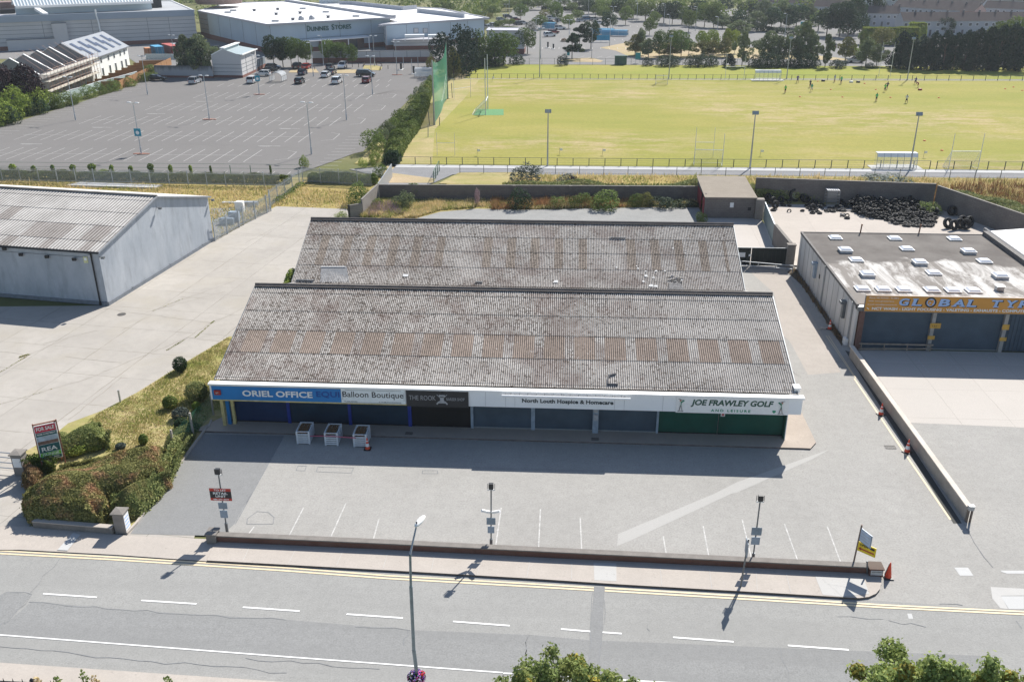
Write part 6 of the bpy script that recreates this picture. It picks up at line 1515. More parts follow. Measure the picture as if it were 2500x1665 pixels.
# ------------------------------------------------------------------ cars
m_glass = emis_glass('car_glass', (.02,.025,.03), .08)
m_wheel = plain('wheel_rubber', (.015,.015,.016), .7); m_hub = plain('wheel_hub', (.45,.46,.48), .4, .6)
m_rl = plain('tail_red', (.35,.01,.01), .3); m_hl = plain('head_clear', (.75,.78,.8), .1)
def paint(name, col):
    if name in MATS: return MATS[name]
    b = NB(name); m = b.done(col, .28, .15, .5); b.b.inputs['Coat Weight'].default_value = .6; MATS[name] = m; return m
def car_meshes(kind):
    "returns meshes: body, glass, wheel, head lamp, tail lamp (car points to +Y)"
    L, W, H, hb = dict(hatch=(4.0,1.74,1.46,.92), suv=(4.45,1.84,1.66,1.02), saloon=(4.6,1.80,1.42,.90), mpv=(4.7,1.85,1.72,1.0))[kind]
    rb, rf, wf = dict(hatch=(-.46,.06,.26), suv=(-.47,.08,.27), saloon=(-.30,.05,.24), mpv=(-.48,.14,.34))[kind]  # roof back, roof front, windscreen foot as share of L
    rr = rb-.03 if kind != 'saloon' else -.41
    # body profile (y,z)
    prof = [(-.50,.34),(-.5,.62),(-.49,.80),(rr,hb),(wf,hb),(.44,hb-.16),(.495,hb-.32),(.5,.40),(.48,.26),(-.48,.26)]
    prof = [(y*L, z) for y, z in prof]; hw = W/2
    m = MB(); n = len(prof); V_ = []
    for s, ins in ((-1,0),(1,0)):
        for y, z in prof:
            e = abs(y)/(L/2); w_ = hw*(1-.10*max(0,(e-.7)/.3)**2) - (.05 if z > .8 else 0) - (.03 if z < .3 else 0)
            V_.append((s*w_, y, z))
    m.add(V_, [tuple(range(n-1,-1,-1)), tuple(range(n,2*n))]+[(i,(i+1)%n,n+(i+1)%n,n+i) for i in range(n)])
    # roof and pillars
    gh = hw-.06; rh = hw-.20; zr = H
    ya, yb, yc, yd = rr*L+.0, rb*L+.22, rf*L, wf*L
    m.add([(-rh,yb,zr-.05),(rh,yb,zr-.05),(rh,yc,zr-.03),(-rh,yc,zr-.03),(-rh,yb,zr),(rh,yb,zr),(rh,yc,zr),(-rh,yc,zr),(0,(yb+yc)/2,zr+.03)], [(0,1,5,4),(1,2,6,5),(2,3,7,6),(3,0,4,7),(4,5,8),(5,6,8),(6,7,8),(7,4,8)])
    for s in (-1,1):
        for a, b_ in (((gh*s,ya,hb-.02),(rh*s,yb,zr-.02)),((gh*s,yd,hb-.02),(rh*s,yc,zr-.02)),((gh*s,(ya+yd)/2-.1,hb),(rh*s,(yb+yc)/2-.05,zr-.02))): m.beam(a, b_, .08, .07)
        m.box((min(s*hw,s*(hw+.16)),yd-.35,hb-.02),(max(s*hw,s*(hw+.16)),yd-.22,hb+.12))
    def mk(mb, mt, nm, sm=False):
        me = bpy.data.meshes.new(nm); me.from_pydata(mb.v, [], mb.f); me.materials.append(mt)
        if sm: me.polygons.foreach_set('use_smooth', [True]*len(mb.f))
        return me
    g = MB(); q = .03
    g.add([(-gh+q,ya+.02,hb-.03),(gh-q,ya+.02,hb-.03),(gh-q,yd-.02,hb-.03),(-gh+q,yd-.02,hb-.03),(-rh+.0,yb+.02,zr-.045),(rh-.0,yb+.02,zr-.045),(rh,yc-.02,zr-.045),(-rh,yc-.02,zr-.045)], [(0,1,5,4),(1,2,6,5),(2,3,7,6),(3,0,4,7)])
    wl2 = MB(); wl2.lathe([(0,-.10),(.19,-.10),(.21,-.11),(.32,-.11),(.33,-.05),(.33,.08),(.31,.1),(0,.1)], 18, 0, Matrix.Rotation(rad(90),4,'Y'))
    hl = MB(); hl.box((-.2,-.03,-.07),(.2,.04,.07)); tl_ = MB(); tl_.box((-.09,-.03,-.16),(.09,.03,.16))
    return dict(body=m, glass=mk(g,m_glass,'window'), wheel=mk(wl2,m_wheel,'wheel'), hl=mk(hl,m_hl,'headlight'), tl=mk(tl_,m_rl,'tail_light'), L=L, W=W, hb=hb)
hubm = MB(); hubm.lathe([(0,.115),(.19,.115),(.2,.10)], 12, 0, Matrix.Rotation(rad(90),4,'Y'))
hub_me = bpy.data.meshes.new('wheel_rim'); hub_me.from_pydata(hubm.v, [], hubm.f); hub_me.materials.append(m_hub)
plm = MB(); plm.box((-.26,-.02,-.06),(.26,.0,.06)); pl_me = bpy.data.meshes.new('number_plate'); pl_me.from_pydata(plm.v, [], plm.f); pl_me.materials.append(plain('plate_white', (.7,.7,.66), .5))
CARS = {k: car_meshes(k) for k in ('hatch','suv','saloon','mpv')}
COLS = dict(black=(.012,.013,.016), navy=(.015,.028,.07), white=(.72,.73,.74), silver=(.42,.45,.49), red=(.42,.015,.015), maroon=(.20,.015,.025), grey=(.08,.09,.10), blue=(.05,.16,.32))
BM = {}
def car(kind, col, p, rz, label, group='cars parked at the store', far=False):
    c = CARS[kind]
    if (kind, col) not in BM:
        me = bpy.data.meshes.new('body'); me.from_pydata(c['body'].v, [], c['body'].f); me.materials.append(paint('paint_'+col, COLS[col])); BM[(kind,col)] = me
    o = thing('parked_car', label, 'car', (p.x,p.y,.03), rz, group)
    link('body', BM[(kind,col)], o); link('window', c['glass'], o)
    for s in (-1,1):
        for y in (-.30,.31):
            w_ = link('wheel', c['wheel'], o, (s*(c['W']/2-.08),y*c['L'],.33)); w_.rotation_euler = (0,0,0 if s > 0 else math.pi)
            if not far: r = link('rim', hub_me, w_)
        link('headlight', c['hl'], o, (s*(c['W']/2-.3),c['L']*.478,c['hb']-.28)); link('tail_light', c['tl'], o, (s*(c['W']/2-.13),-c['L']*.493,.78))
    if not far: link('number_plate', pl_me, o, (0,-c['L']*.5-.005,.62))
    return o
N90 = rad(90)
for c, x, y, k, cl, rz, lb in ((E2,200,1335,'saloon','black',-N90,'black saloon parked beside the bushes at the stained wall'),
    (E2,800,1395,'suv','silver',.0,'silver-white SUV alone in front of the big birch'),
    (E2,1755,1385,'suv','white',0,'white car beside the turquoise lamp sign'),
    (E2,1945,1262,'hatch','white',N90,'white hatchback seen side-on behind the turquoise sign'),
    (E2,2080,1200,'saloon','black',-N90,'black saloon behind the white hatchback, nearer of two'),
    (E2,2120,1150,'hatch','navy',-N90,'dark blue car behind the black saloon under the trees'),
    (E3,150,1150,'suv','black',0,'black car directly left of the bright red car'),
    (E3,295,1150,'hatch','red',0,'bright red hatchback under the store trees'),
    (E3,230,1250,'hatch','navy',0,'dark blue hatchback in front of the bright red car'),
    (E3,180,1395,'hatch','black',0,'black hatchback nearest the viewer, left side of the parked group'),
    (E3,690,1152,'hatch','grey',0,'dark grey car under the right-hand store trees'),
    (E3,890,1142,'suv','white',math.pi,'white SUV facing the viewer beside the right-hand trees'),
    (E3,612,1290,'hatch','white',0,'white hatchback overlapping a dark saloon'),
    (E3,710,1240,'saloon','grey',0,'dark saloon half hidden behind a white hatchback'),
    (E3,795,1395,'suv','white',0,'white SUV nearest the viewer in the middle of the parked group'),
    (E3,1290,1270,'mpv','black',-N90,'long black car seen side-on driving across'),
    (E3,1290,1380,'hatch','maroon',0,'dark red hatchback alone on the right'),
    (E2,1220,840,'saloon','black',-N90,'black saloon behind the white substation building')):
    p = c(x, y); q = Vector((p.x, p.y+(2.0 if abs(rz) in (0,math.pi) else .9), 0)); car(k, cl, q, rz, lb)
GF = 'cars in the far retail car park'
far = [(E4,965,480,'suv','silver',.6,'white SUV at the corner of the far car park, behind the store wall'),(E4,1040,440,'hatch','white',.6,'white car tucked behind the store corner SUV'),(E4,1160,350,'hatch','silver',1.1,'silver car under a small tree, left part of far car park'),(E4,1270,300,'hatch','navy',1.2,'dark blue car beside a lamp in the far car park'),(E4,1400,350,'hatch','maroon',1.0,'dark red car at the end of the diagonal row'),(E4,1440,420,'hatch','grey',1.0,'dark grey car in the diagonal row'),(E4,1520,410,'hatch','silver',1.0,'silver car, right one of the diagonal row'),(E4,860,255,'hatch','blue',1.1,'light blue car half hidden by trees'),(E4,2010,330,'mpv','white',1.3,'white van between two trees in far car park'),(E4,2130,370,'hatch','grey',1.2,'grey car right of the white van'),(E4,1980,400,'hatch','black',1.2,'black car behind the blue trolley shelter'),(E4,2130,495,'suv','white',1.35,'white car beside the blue trolley shelter'),(E4,2030,560,'hatch','maroon',1.2,'dark red car between two white cars in the far car park lane'),(E4,1965,612,'suv','white',1.15,'white car nearest the viewer in the far car park'),
    (E5,225,345,'mpv','blue',1.3,'pale blue people carrier behind the big trees'),(E5,130,370,'hatch','silver',1.2,'silver car partly hidden behind trees'),(E5,340,345,'hatch','silver',1.2,'silver hatchback in far row'),(E5,420,410,'hatch','white',1.2,'white car at the right end of the far row'),(E6,2290,1040,'suv','silver',-N90,'silver white car with a dark stripe parked beyond the verge'),(E6,1925,800,'hatch','grey',.3,'grey car half hidden at the roundabout'),(E4,1850,640,'hatch','white',1.2,'')]
for c, x, y, k, cl, rz, lb in far:
    if lb: p = c(x, y); car(k, cl, Vector((p.x,p.y+.8,0)), -rz, lb, GF, True)
# ------------------------------------------------------------------ trolley shelters, barriers
def shelter(label, p, w_, d_, h_, mat, rz=0, hoops=4):
    o = thing('trolley_shelter', label, 'trolley shelter', (p.x,p.y,0), rz)
    n = 10
    for k in range(hoops):
        y = -d_/2+d_*k/(hoops-1); m = MB(); m.tube([(-w_/2,y,0),(-w_/2,y,h_*.6)]+[(-w_/2*math.cos(math.pi*i/n),y,h_*.6+h_*.4*math.sin(math.pi*i/n)) for i in range(1,n)]+[(w_/2,y,h_*.6),(w_/2,y,0)], .04, 6); m.obj('hoop', m_steel, o)
    m = MB(); P_ = [(-w_/2*math.cos(math.pi*i/n), h_*.6+.03+h_*.4*math.sin(math.pi*i/n)) for i in range(n+1)]
    m.add([(x,-d_/2,z) for x, z in P_]+[(x,d_/2,z) for x, z in P_], [(i,i+1,n+2+i,n+1+i) for i in range(n)]); m.obj('curved_roof', mat, o, smooth=True)
    m = MB(); 
    for s in (-1,1): m.box((s*w_/2-.01,-d_/2,.35),(s*w_/2+.01,d_/2,h_*.55))
    m.obj('side_panel', mat, o)
    return o
m_clear = alpha_mat('clear_plastic', (.72,.75,.76), .45, .2, .5)
m_tq = alpha_mat('blue_plastic', (.14,.38,.55), .75, .25, .5)
shelter('clear arched trolley shelter beside the white hatchback', E2(2220,1340), 3.0, 4.2, 2.3, m_clear)
shelter('clear arched shelter half hidden behind the boundary hedge', E3(2260,1270), 3.2, 4.4, 2.3, m_clear, N90)
shelter('blue arched trolley shelter, right one of a long pair in the far car park', E5(680,600), 2.6, 9, 2.2, m_tq, N90-.25)
shelter('blue arched trolley shelter, left one partly behind trees', E5(480,575), 2.6, 8, 2.2, m_tq, N90-.25)
shelter('blue arched trolley shelter beside the white van', E4(1960,490), 3, 5, 2.6, m_tq, N90-.3)
o = thing('car_park_banner', 'blue banner sign on posts at the edge of the far car park', 'sign', (E5(450,700).x,E5(450,700).y,0)); m = MB(); m.box((-3,-.05,.6),(3,.05,2.2)); m.obj('panel', plain('banner_blue', (.05,.33,.52), .5), o); m = MB()
for x in (-2.8,0,2.8): m.box((x-.05,.05,0),(x+.05,.12,2.2))
m.obj('posts', m_steel, o)
for i, (c, x, y, h_, cl) in enumerate(((E3,1880,1150,1.6,'black'),(E3,2090,1215,1.8,'navy'),(E4,1935,790,1.7,'grey'),(E4,2025,805,1.4,'grey'))):
    p = c(x, y); o = thing('ticket_machine', 'dark upright ticket machine at the %s, %s' % (('store entrance lanes','left of two') if i == 0 else ('store entrance lanes','right of two') if i == 1 else ('far car park exit','left of two') if i == 2 else ('far car park exit','right of two')), 'ticket machine', (p.x,p.y,0))
    m = MB(); m.box((-.25,-.2,.12),(.25,.2,h_)); m.box((-.3,-.25,h_),(.3,.25,h_+.06)); m.obj('cabinet', m_char, o); m = MB(); m.box((-.5,-1.6,0),(.5,1.6,.12)); m.obj('kerb_island', m_path, o)
for i, (x, y, yt) in enumerate(((2060,1225,975),(1920,1130,880),(2160,1110,915),(1182,1115,1050),(1665,1140,1075),(462,1155,1105))):
    p = E3(x, y); h_ = hgt(p, 700+x/6.7286, yt/6.7286); m = MB(); m.tube([(0,0,0),(0,0,h_)], .07, 8); m.obj('slim_post', m_lpole if i < 3 else m_blk, loc=(p.x,p.y,0), label=('tall slim grey post' if i < 3 else 'short black bollard')+' near the store entrance lanes, %s from the left of its kind' % ORD[(1,0,2,1,2,0)[i]], category='post' if i < 3 else 'bollard')
P_ = [E3(1265,1100), E3(1280,1075), E3(1480,1078), E3(1565,1095), E3(1540,1160)]
o = thing('knee_rail', 'low dark timber rail round the small dry grass island', 'rail'); m = MB()
for a, b_ in zip(P_, P_[1:]): m.beam(a+Vector((0,0,.6)), b_+Vector((0,0,.6)), .1,.12)
for a in P_: m.box((a.x-.07,a.y-.07,0),(a.x+.07,a.y+.07,.6))
m.obj('rail', plain('timber_dark', (.07,.05,.04), .9), o)
flat('grass_island', [E3(1240,1155), E3(1275,1085), E3(1480,1085), E3(1570,1110), E3(1540,1165)], .06, m_bank)
for i, (x, y) in enumerate(((330,1170),(1000,1180))):
    flat('dry_tree_bed', [E3(x+a,y+b_) for a, b_ in ((-250,-30),(150,-30),(200,30),(-300,30))], .055, m_dry)
# green cabinet and sign by the verge
p = E5(775,1072); m = MB(); m.box((-1.6,-.6,0),(1.6,.6,2.3)); m.box((-1.7,-.7,2.3),(1.7,.7,2.42)); m.obj('utility_cabinet', plain('cabinet_green', (.07,.13,.12), .6), loc=(p.x,p.y+.6,0), label='large dark green utility cabinet behind the far verge fence', category='cabinet')
p = E5(1055,1045); o = thing('verge_sign', 'turquoise sign board on two legs beside the utility cabinet', 'sign', (p.x,p.y,0)); m = MB(); m.box((-.7,-.04,1.0),(.7,.04,2.8)); m.obj('panel', plain('sign_turq2', (.02,.28,.30), .5), o); m = MB(); m.box((-.65,-.03,0),(-.57,.03,1.0)); m.box((.57,-.03,0),(.65,.03,1.0)); m.obj('legs', m_steel, o)
p = E4(2270,930); o = thing('verge_sign', 'turquoise upright sign beside the dark pine', 'sign', (p.x,p.y,0)); m = MB(); m.box((-.4,-.04,.2),(.4,.04,2.6)); m.obj('panel', MATS['sign_turq2'], o)
p = E6(1380,620); o = thing('totem_sign', 'tall turquoise totem sign rising above the trees', 'sign', (p.x,p.y,0)); H_ = hgt(p,1750+1380/6.7286,350/6.7286); m = MB(); m.box((-.6,-.2,H_-3.2),(.6,.2,H_-.3)); m.obj('panel', MATS['sign_turq2'], o); m = MB(); m.box((-.2,-.15,0),(.2,.15,H_-3.2)); m.box((-.62,-.22,H_-.3),(.62,.22,H_)); m.obj('column', m_wht, o)
# far single-arm lamps
CK = {id(E2):(350,6.7286), id(E4):(1050,6.7286), id(E5):(1400,6.7286), id(E6):(1750,6.7286), id(E7):(2100,5.8875)}
BL = ((E4,1740,640,315,0),(E4,1815,970,470,0),(E4,2285,580,335,0),(E5,298,968,475,1),(E5,595,760,325,1),(E5,1040,385,30,1),(E5,1485,440,75,1),(E5,1570,500,250,1),(E5,2005,510,120,1),(E5,640,520,120,0),(E5,245,275,-40,0),(E6,1115,610,235,1),(E6,1665,570,290,1),(E7,105,365,130,1),(E6,10,500,285,1),(E4,1250,210,80,0),(E4,1225,420,240,0),(E4,2115,380,30,0),(E4,1300,250,0,0),(E6,1480,350,210,1),(E4,420,150,-20,0),(E4,610,160,0,0),(E4,725,200,10,0),(E5,1325,90,0,1),(E5,1720,250,40,1),(E6,185,200,60,1),(E6,380,180,135,1),(E2,515,980,590,0),(E2,620,1000,650,1))
BU = [CK[id(t[0])][0]+t[1]/CK[id(t[0])][1] for t in BL]
for i, (c, x, y, yt, sgl) in enumerate(BL):
    b_ = c(x, y); ox, k_ = CK[id(c)]; rk = sorted(BU[j] for j in range(len(BL)) if BL[j][4] == sgl).index(BU[i])
    twin_lamp(b_, min(14, hgt(b_, ox+x/k_, yt/k_)), 'slender pale %s lamp post in the far background, %s from the left' % ('single-arm' if sgl else 'twin-head', ORD[rk]), 'background %s lamps' % ('single-arm' if sgl else 'twin-head'), False, bool(sgl), False)
# ------------------------------------------------------------------ the big store
m_clad = plain('cladding_paleblue', (.46,.55,.62), .45, .1, var=.08, scale=.1)
m_clad2 = plain('cladding_offwhite', (.56,.55,.55), .7, var=.08, scale=.15)
m_band = plain('band_greyblue', (.33,.38,.45), .5, var=.05, scale=.1)
m_memb = plain('roof_membrane', (.82,.81,.80), .6, var=.06, scale=.08)
m_par = plain('parapet_grey', (.44,.44,.47), .6, var=.05)
m_bbrick = plain('band_brick', (.22,.10,.08), .9, var=.15)
m_joint = plain('joint_dark', (.16,.17,.19), .8)
m_pane = emis_glass('window_pane', (.05,.06,.075), .1)
def facade(o, A, B, h, z_brick, mat, hj=(), vj=(), name='wall', t=.3):
    "wall from A to B with brick base, horizontal joints at heights and vertical joints at fractions"
    A = Vector((A[0],A[1],0)); B = Vector((B[0],B[1],0)); d = (B-A).normalized(); n = Vector((d.y,-d.x,0)); L = (B-A).length
    c = lambda s, off, z: A+d*s+n*off+Vector((0,0,z))
    m = MB(); m.beam(c(0,-t/2,(h+z_brick)/2), c(L,-t/2,(h+z_brick)/2), t, h-z_brick); w_ = m.obj(name, mat, o)
    if z_brick: m = MB(); m.beam(c(0,-t/2,z_brick/2), c(L,-t/2,z_brick/2), t+.06, z_brick-.01); m.obj('brick_base', m_bbrick, o)
    m = MB()
    for z in hj: m.beam(c(0,.01,z), c(L,.01,z), .03, .10)
    for f in vj: m.beam(c(L*f,.01,z_brick), c(L*f,.01,h), .10, .03)
    if hj or vj: m.obj('panel_joint', m_joint, w_)
    return c, L
def roof_slab(o, P, z, mat, edge=.6, em=None, name='roof'):
    m = MB(); m.sheet([(p[0],p[1],z) for p in P]); r = m.obj(name, mat, o)
    m = MB()
    for a, b_ in zip(P, P[1:]+P[:1]): m.beam((a[0],a[1],z), (b_[0],b_[1],z), .5, edge)
    m.obj('parapet', em or m_par, r); return r
st = thing('department_store', 'large pale store with a white roof and dark green lettering on its facade', 'building')
h1 = 8.55
K0, K1, KL = Vector((-89.2,278.7,0)), Vector((-58.2,304.2,0)), Vector((-131.5,332.6,0))
K2 = G(700,4.5,h1); K2 = Vector((K2.x,K2.y,0)); K3 = G(560,9,h1); K3 = Vector((K3.x,K3.y,0))
c, L = facade(st, K0, K1, h1-.2, 1.4, m_clad, (4.0,), (.0,.28,.56,.83,1.0))
facade(st, KL, K0, h1-.2, 1.6, m_clad, (), (0,.14,.31,.48,.65,.82))
cc, L2 = facade(st, KL, KL+(K0-KL)*.14, h1-.25, 1.7, plain('cladding_warm', (.60,.53,.46), .7), (3,4.6,6.2), (), 'side_bay', .5)
roof_slab(st, [K0+Vector((-.6,-.9,0)), K1+Vector((1.6,-.2,0)), K2, K3, KL], h1, m_memb, .55)
m = MB(); a = K1+Vector((1.4,0,h1+.35)); b_ = Vector((K2.x,K2.y,h1+.45)); m.beam(a, b_, 1.3, .8); m.obj('roof_upstand', m_par, st)
m = MB(); m.beam(a+Vector((0,0,.43)), b_+Vector((0,0,.43)), 1.5, .04); m.obj('upstand_cap', m_memb, st)
S = lambda x, y: onplane(700+x/6.7286, y/6.7286, K0+Vector((.1,-.1,0)), (K1-K0).normalized())
nn = Vector(((K1-K0).normalized().y, -(K1-K0).normalized().x, 0))
for s, x0, y0, x1, y1, h_ in (('D',335,523,388,519,1.62),('UNNES',398,520,690,503,1.28),('S',740,498,782,495,1.62),('TORES',790,492,1060,475,1.28)):
    text(s, 'lettering', plain('sign_darkgreen', (.015,.10,.085), .5), S(x0,y0)+nn*.1, S(x1,y1)+nn*.1, h_, st, .12, .01)
# entrance canopy
m = MB(); a, b_ = S(215,690)+nn*.2, S(1290,605)+nn*.2
zc = 3.35; A_ = Vector((a.x,a.y,zc)); B_ = Vector((b_.x,b_.y,zc)); out = nn*3.2
m.add([A_,B_,B_+out,A_+out,A_+Vector((0,0,.5)),B_+Vector((0,0,.5)),B_+out+Vector((0,0,.25)),A_+out+Vector((0,0,.25))], [(3,2,1,0),(4,5,6,7),(0,1,5,4),(1,2,6,5),(2,3,7,6),(3,0,4,7)])
cp = m.obj('entrance_canopy', m_memb, st)
m = MB()
for t in (.3,.66,.98): 
    p = A_.lerp(B_, t)+out*.95; m.box((p.x-.12,p.y-.12,0),(p.x+.12,p.y+.12,zc))
m.obj('column', m_wht, cp)
m = MB(); p = A_.lerp(B_,.28)+nn*.05; q = A_.lerp(B_,.97)+nn*.05; m.beam(Vector((p.x,p.y,1.6)), Vector((q.x,q.y,1.6)), .1, 3.1); m.obj('entrance_glazing', plain('glazing_brown', (.16,.11,.10), .3), st)
m = MB(); p = A_.lerp(B_,.72)+nn*.12; q = A_.lerp(B_,.86)+nn*.12; m.beam(Vector((p.x,p.y,1.6)), Vector((q.x,q.y,1.6)), .1, 3.0); m.obj('entrance_doors', m_pane, st)
for x, y, r in ((218,205,1),(100,310,1),(680,272,1)): 
    p = G(700+x/6.7286, y/6.7286, h1+.5); m = MB(); m.lathe([(.5,0),(.5,.5),(.9,.6),(.9,.7),(0,.8)], 12, 0, Matrix.Translation((p.x,p.y,h1))); m.obj('roof_fan', m_joint, st)
for x, y in ((240,300),(412,292)):
    p = G(700+x/6.7286, y/6.7286, h1+.6); m = MB(); m.lathe([(1.0,0),(.95,.6),(.6,1.1),(0,1.3)], 14, 0, Matrix.Translation((p.x,p.y,h1))); m.obj('roof_cowl', m_lgrey, st, smooth=True)
for x, y in ((1820,165),(2180,225),(2205,145)): 
    p = G(350+x/6.7286, y/6.7286, h1+.5); m = MB(); m.lathe([(.5,0),(.5,.5),(.9,.6),(.9,.7),(0,.8)], 12, 0, Matrix.Translation((p.x,p.y,h1))); m.obj('roof_fan', m_joint, st)
for cr, x, y in ((0,265,140),(0,645,197),(0,1140,266),(1,1390,203),(1,2170,345),(1,1480,172)):
    p = G((700,350)[cr]+x/6.7286, y/6.7286, h1+.3); m = MB(); m.box((p.x-1.1,p.y-.5,h1),(p.x+1.1,p.y+.5,h1+.5)); m.obj('roof_hatch', m_lgrey, st)
p = G(350+1800/6.7286, 285/6.7286, h1+.5); m = MB()
for a, b_ in (((-2.5,0),(1,0)),((1,0),(3.2,-2.4))): 
    for z in (.3,1.1,1.6): m.beam((p.x+a[0],p.y+a[1],h1+z), (p.x+b_[0],p.y+b_[1],h1+z), .07,.07)
m.obj('roof_walkway', m_lgrey, st)
# lower right block
h2 = 7.15; J0, J1 = Vector((-57.6,292.9,0)), Vector((-29.5,319.5,0))
c, L = facade(st, J0, J1, h2-.2, 1.3, m_clad, (), (0,.2,.42,.64,.82,1), 'low_block_wall')
facade(st, K1-Vector((2,1.5,0)), J0, h2-.2, 1.3, m_clad2, (2.6,3.9,5.2), (), 'link_wall')
facade(st, J1, J1+Vector((-12,40,0)), h2-.2, 1.3, m_clad2, (2.6,3.9,5.2), (), 'end_wall')
G2 = lambda x, y: G(700+x/6.7286, y/6.7286, h2)
Pb = [J0+Vector((-1.8,-.6,0)), J1+Vector((1.5,.8,0)), G(1050+160/6.7286,150/6.7286,h2), G(700+2150/6.7286,130/6.7286,h2), G2(1900,160), G2(1080,70), G2(300,60), K1+Vector((2,1,0))]
roof_slab(st, Pb, h2, m_memb, .6, None, 'low_roof')
for a, b_ in ((G2(1080,85),G2(1900,175)),(G2(1900,175),G2(2130,155)),(G2(2150,210),G(1050+560/6.7286,300/6.7286,h2)),(G2(1080,85),G2(870,80))):
    m = MB(); m.beam((a.x,a.y,h2+.7), (b_.x,b_.y,h2+.7), .5, 1.4); m.obj('raised_parapet', plain('ribbed_grey', (.42,.44,.48), .6), st)
p0, p1 = G2(540,60), G2(870,55); m = MB(); m.beam((p0.x,p0.y,h2+1.2),(p1.x,p1.y,h2+1.2), 6, 2.4); m.obj('plant_room', plain('plant_grey', (.50,.55,.58), .6), st)
S2 = lambda x, y: onplane(700+x/6.7286, y/6.7286, J0, (J1-J0).normalized())
n2 = Vector(((J1-J0).normalized().y, -(J1-J0).normalized().x, 0))
for x in (2122,2275):
    a, b_ = S2(x-38,510)+n2*.06, S2(x+38,508)+n2*.06; m = MB(); m.beam(a, b_, .08, 1.5); f = m.obj('window', m_joint, st); m = MB(); m.beam(a.lerp(b_,.08)+n2*.05, a.lerp(b_,.92)+n2*.05, .03, 1.3); m.obj('pane', m_clad2, f)
# service block and plant behind the boundary wall
sv = thing('service_block', 'low brick and cream service block with white air handling units on top', 'building')
a, b_ = E3(1760,830), E3(2600,815); 
c, L = facade(sv, (a.x,a.y), (b_.x,b_.y), 2.9, 1.2, m_clad2, (2.0,)); roof_slab(sv, [(a.x,a.y),(b_.x,b_.y),(b_.x,b_.y+9),(a.x,a.y+9)], 2.95, m_par, .3)
for x0, x1 in ((1935,2255),(2320,2560)):
    a = G(700+x0/6.7286, 660/6.7286, 3.3); b_ = G(700+x1/6.7286, 655/6.7286, 3.3); m = MB(); m.beam(Vector((a.x,a.y+1,4.3)), Vector((b_.x,b_.y+1,4.3)), 2.2, .8); u = m.obj('air_unit', m_wht, sv)
    m = MB()
    for t in (.03,.97): p = a.lerp(b_, t); m.box((p.x-.1,p.y,2.95),(p.x+.1,p.y+.2,3.95))
    m.obj('legs', m_wht, u)
a, b_ = E3(430,1045), E3(2420,1020)
bw = thing('boundary_wall', 'long cream wall with red-brown brick base in front of the store', 'wall')
c, L = facade(bw, (a.x,a.y), (b_.x,b_.y), 3.0, 1.35, m_clad2, (), tuple(k/9 for k in range(1,9)), 'panel')
m = MB(); m.beam(c(0,-.15,3.06), c(L,-.15,3.06), .45, .12); m.obj('coping', m_joint, bw)
# ------------------------------------------------------------------ long wing on the left
lg = thing('shopping_centre_wing', 'very long off-white panelled wing with a grey band, glazed ridge and roof plant', 'building')
h3 = 10.2; W0, W1 = Vector((-200,275,0)), Vector((-126.5,316.2,0))
c, L = facade(lg, W0, W1, h3-2.0, 1.2, m_clad2, (2.3,3.5,4.7,5.9,7.1), (.28,.45,.62,.82,.9))
m = MB(); m.beam(c(0,.1,h3-1.0), c(L,.1,h3-1.0), .6, 2.0); m.obj('grey_band', m_band, lg)
roof_slab(lg, [c(0,0,0), c(L,0,0), c(L,-60,0), c(0,-60,0)], h3-.35, plain('plant_roof', (.42,.43,.44), .7, var=.2, scale=.1), .5, m_memb)
W = lambda u, v: onplane(u/6.7286, v/6.7286, W0, (W1-W0).normalized())
dw = (W1-W0).normalized(); nw = Vector((dw.y,-dw.x,0))
for x0, x1, yt in ((840,1080,390),(105,900,665)):
    a, b_ = W(x0,yt), W(x1,yt-20); z = min(a.z, h3-2.1); m = MB(); a.z = b_.z = z/2; m.beam(a+nw*.8, b_+nw*.8, 1.6, z); o2 = m.obj('projecting_bay', m_clad2, lg)
    m = MB(); a.z = b_.z = z+.06; m.beam(a+nw*.8, b_+nw*.8, 1.8, .12); m.obj('bay_top', m_joint, o2)
def wbox(u0, v0, u1, z0, h, depth, mat, nm, par=lg, zz=h3-.3):
    a = G(u0/6.7286, v0/6.7286, zz); b_ = G(u1/6.7286, v0/6.7286-(u1-u0)/6.7286*.035, zz); m = MB(); a.z = b_.z = zz+z0+h/2
    m.beam(a-nw*depth/2, b_-nw*depth/2, depth, h); return m.obj(nm, mat, par)
for u0, v0, u1, h_, mt, nm in ((880,215,1240,2.2,m_char,'air_plant'),(1240,200,1570,1.1,m_char,'air_plant'),(0,235,250,1.3,m_char,'air_plant'),(390,205,520,2.4,m_clad,'plant_box'),(1960,165,2500,1.2,plain('plant_green',(.2,.23,.2),.8),'green_roof_strip'),(2100,150,2660,2.6,m_char,'air_plant'),(1200,150,1960,2.4,m_clad,'plant_room'),(2380,135,2560,1.8,m_wht,'plant_box')):
    wbox(u0, v0, u1, 0, h_, 4.5, mt, nm)
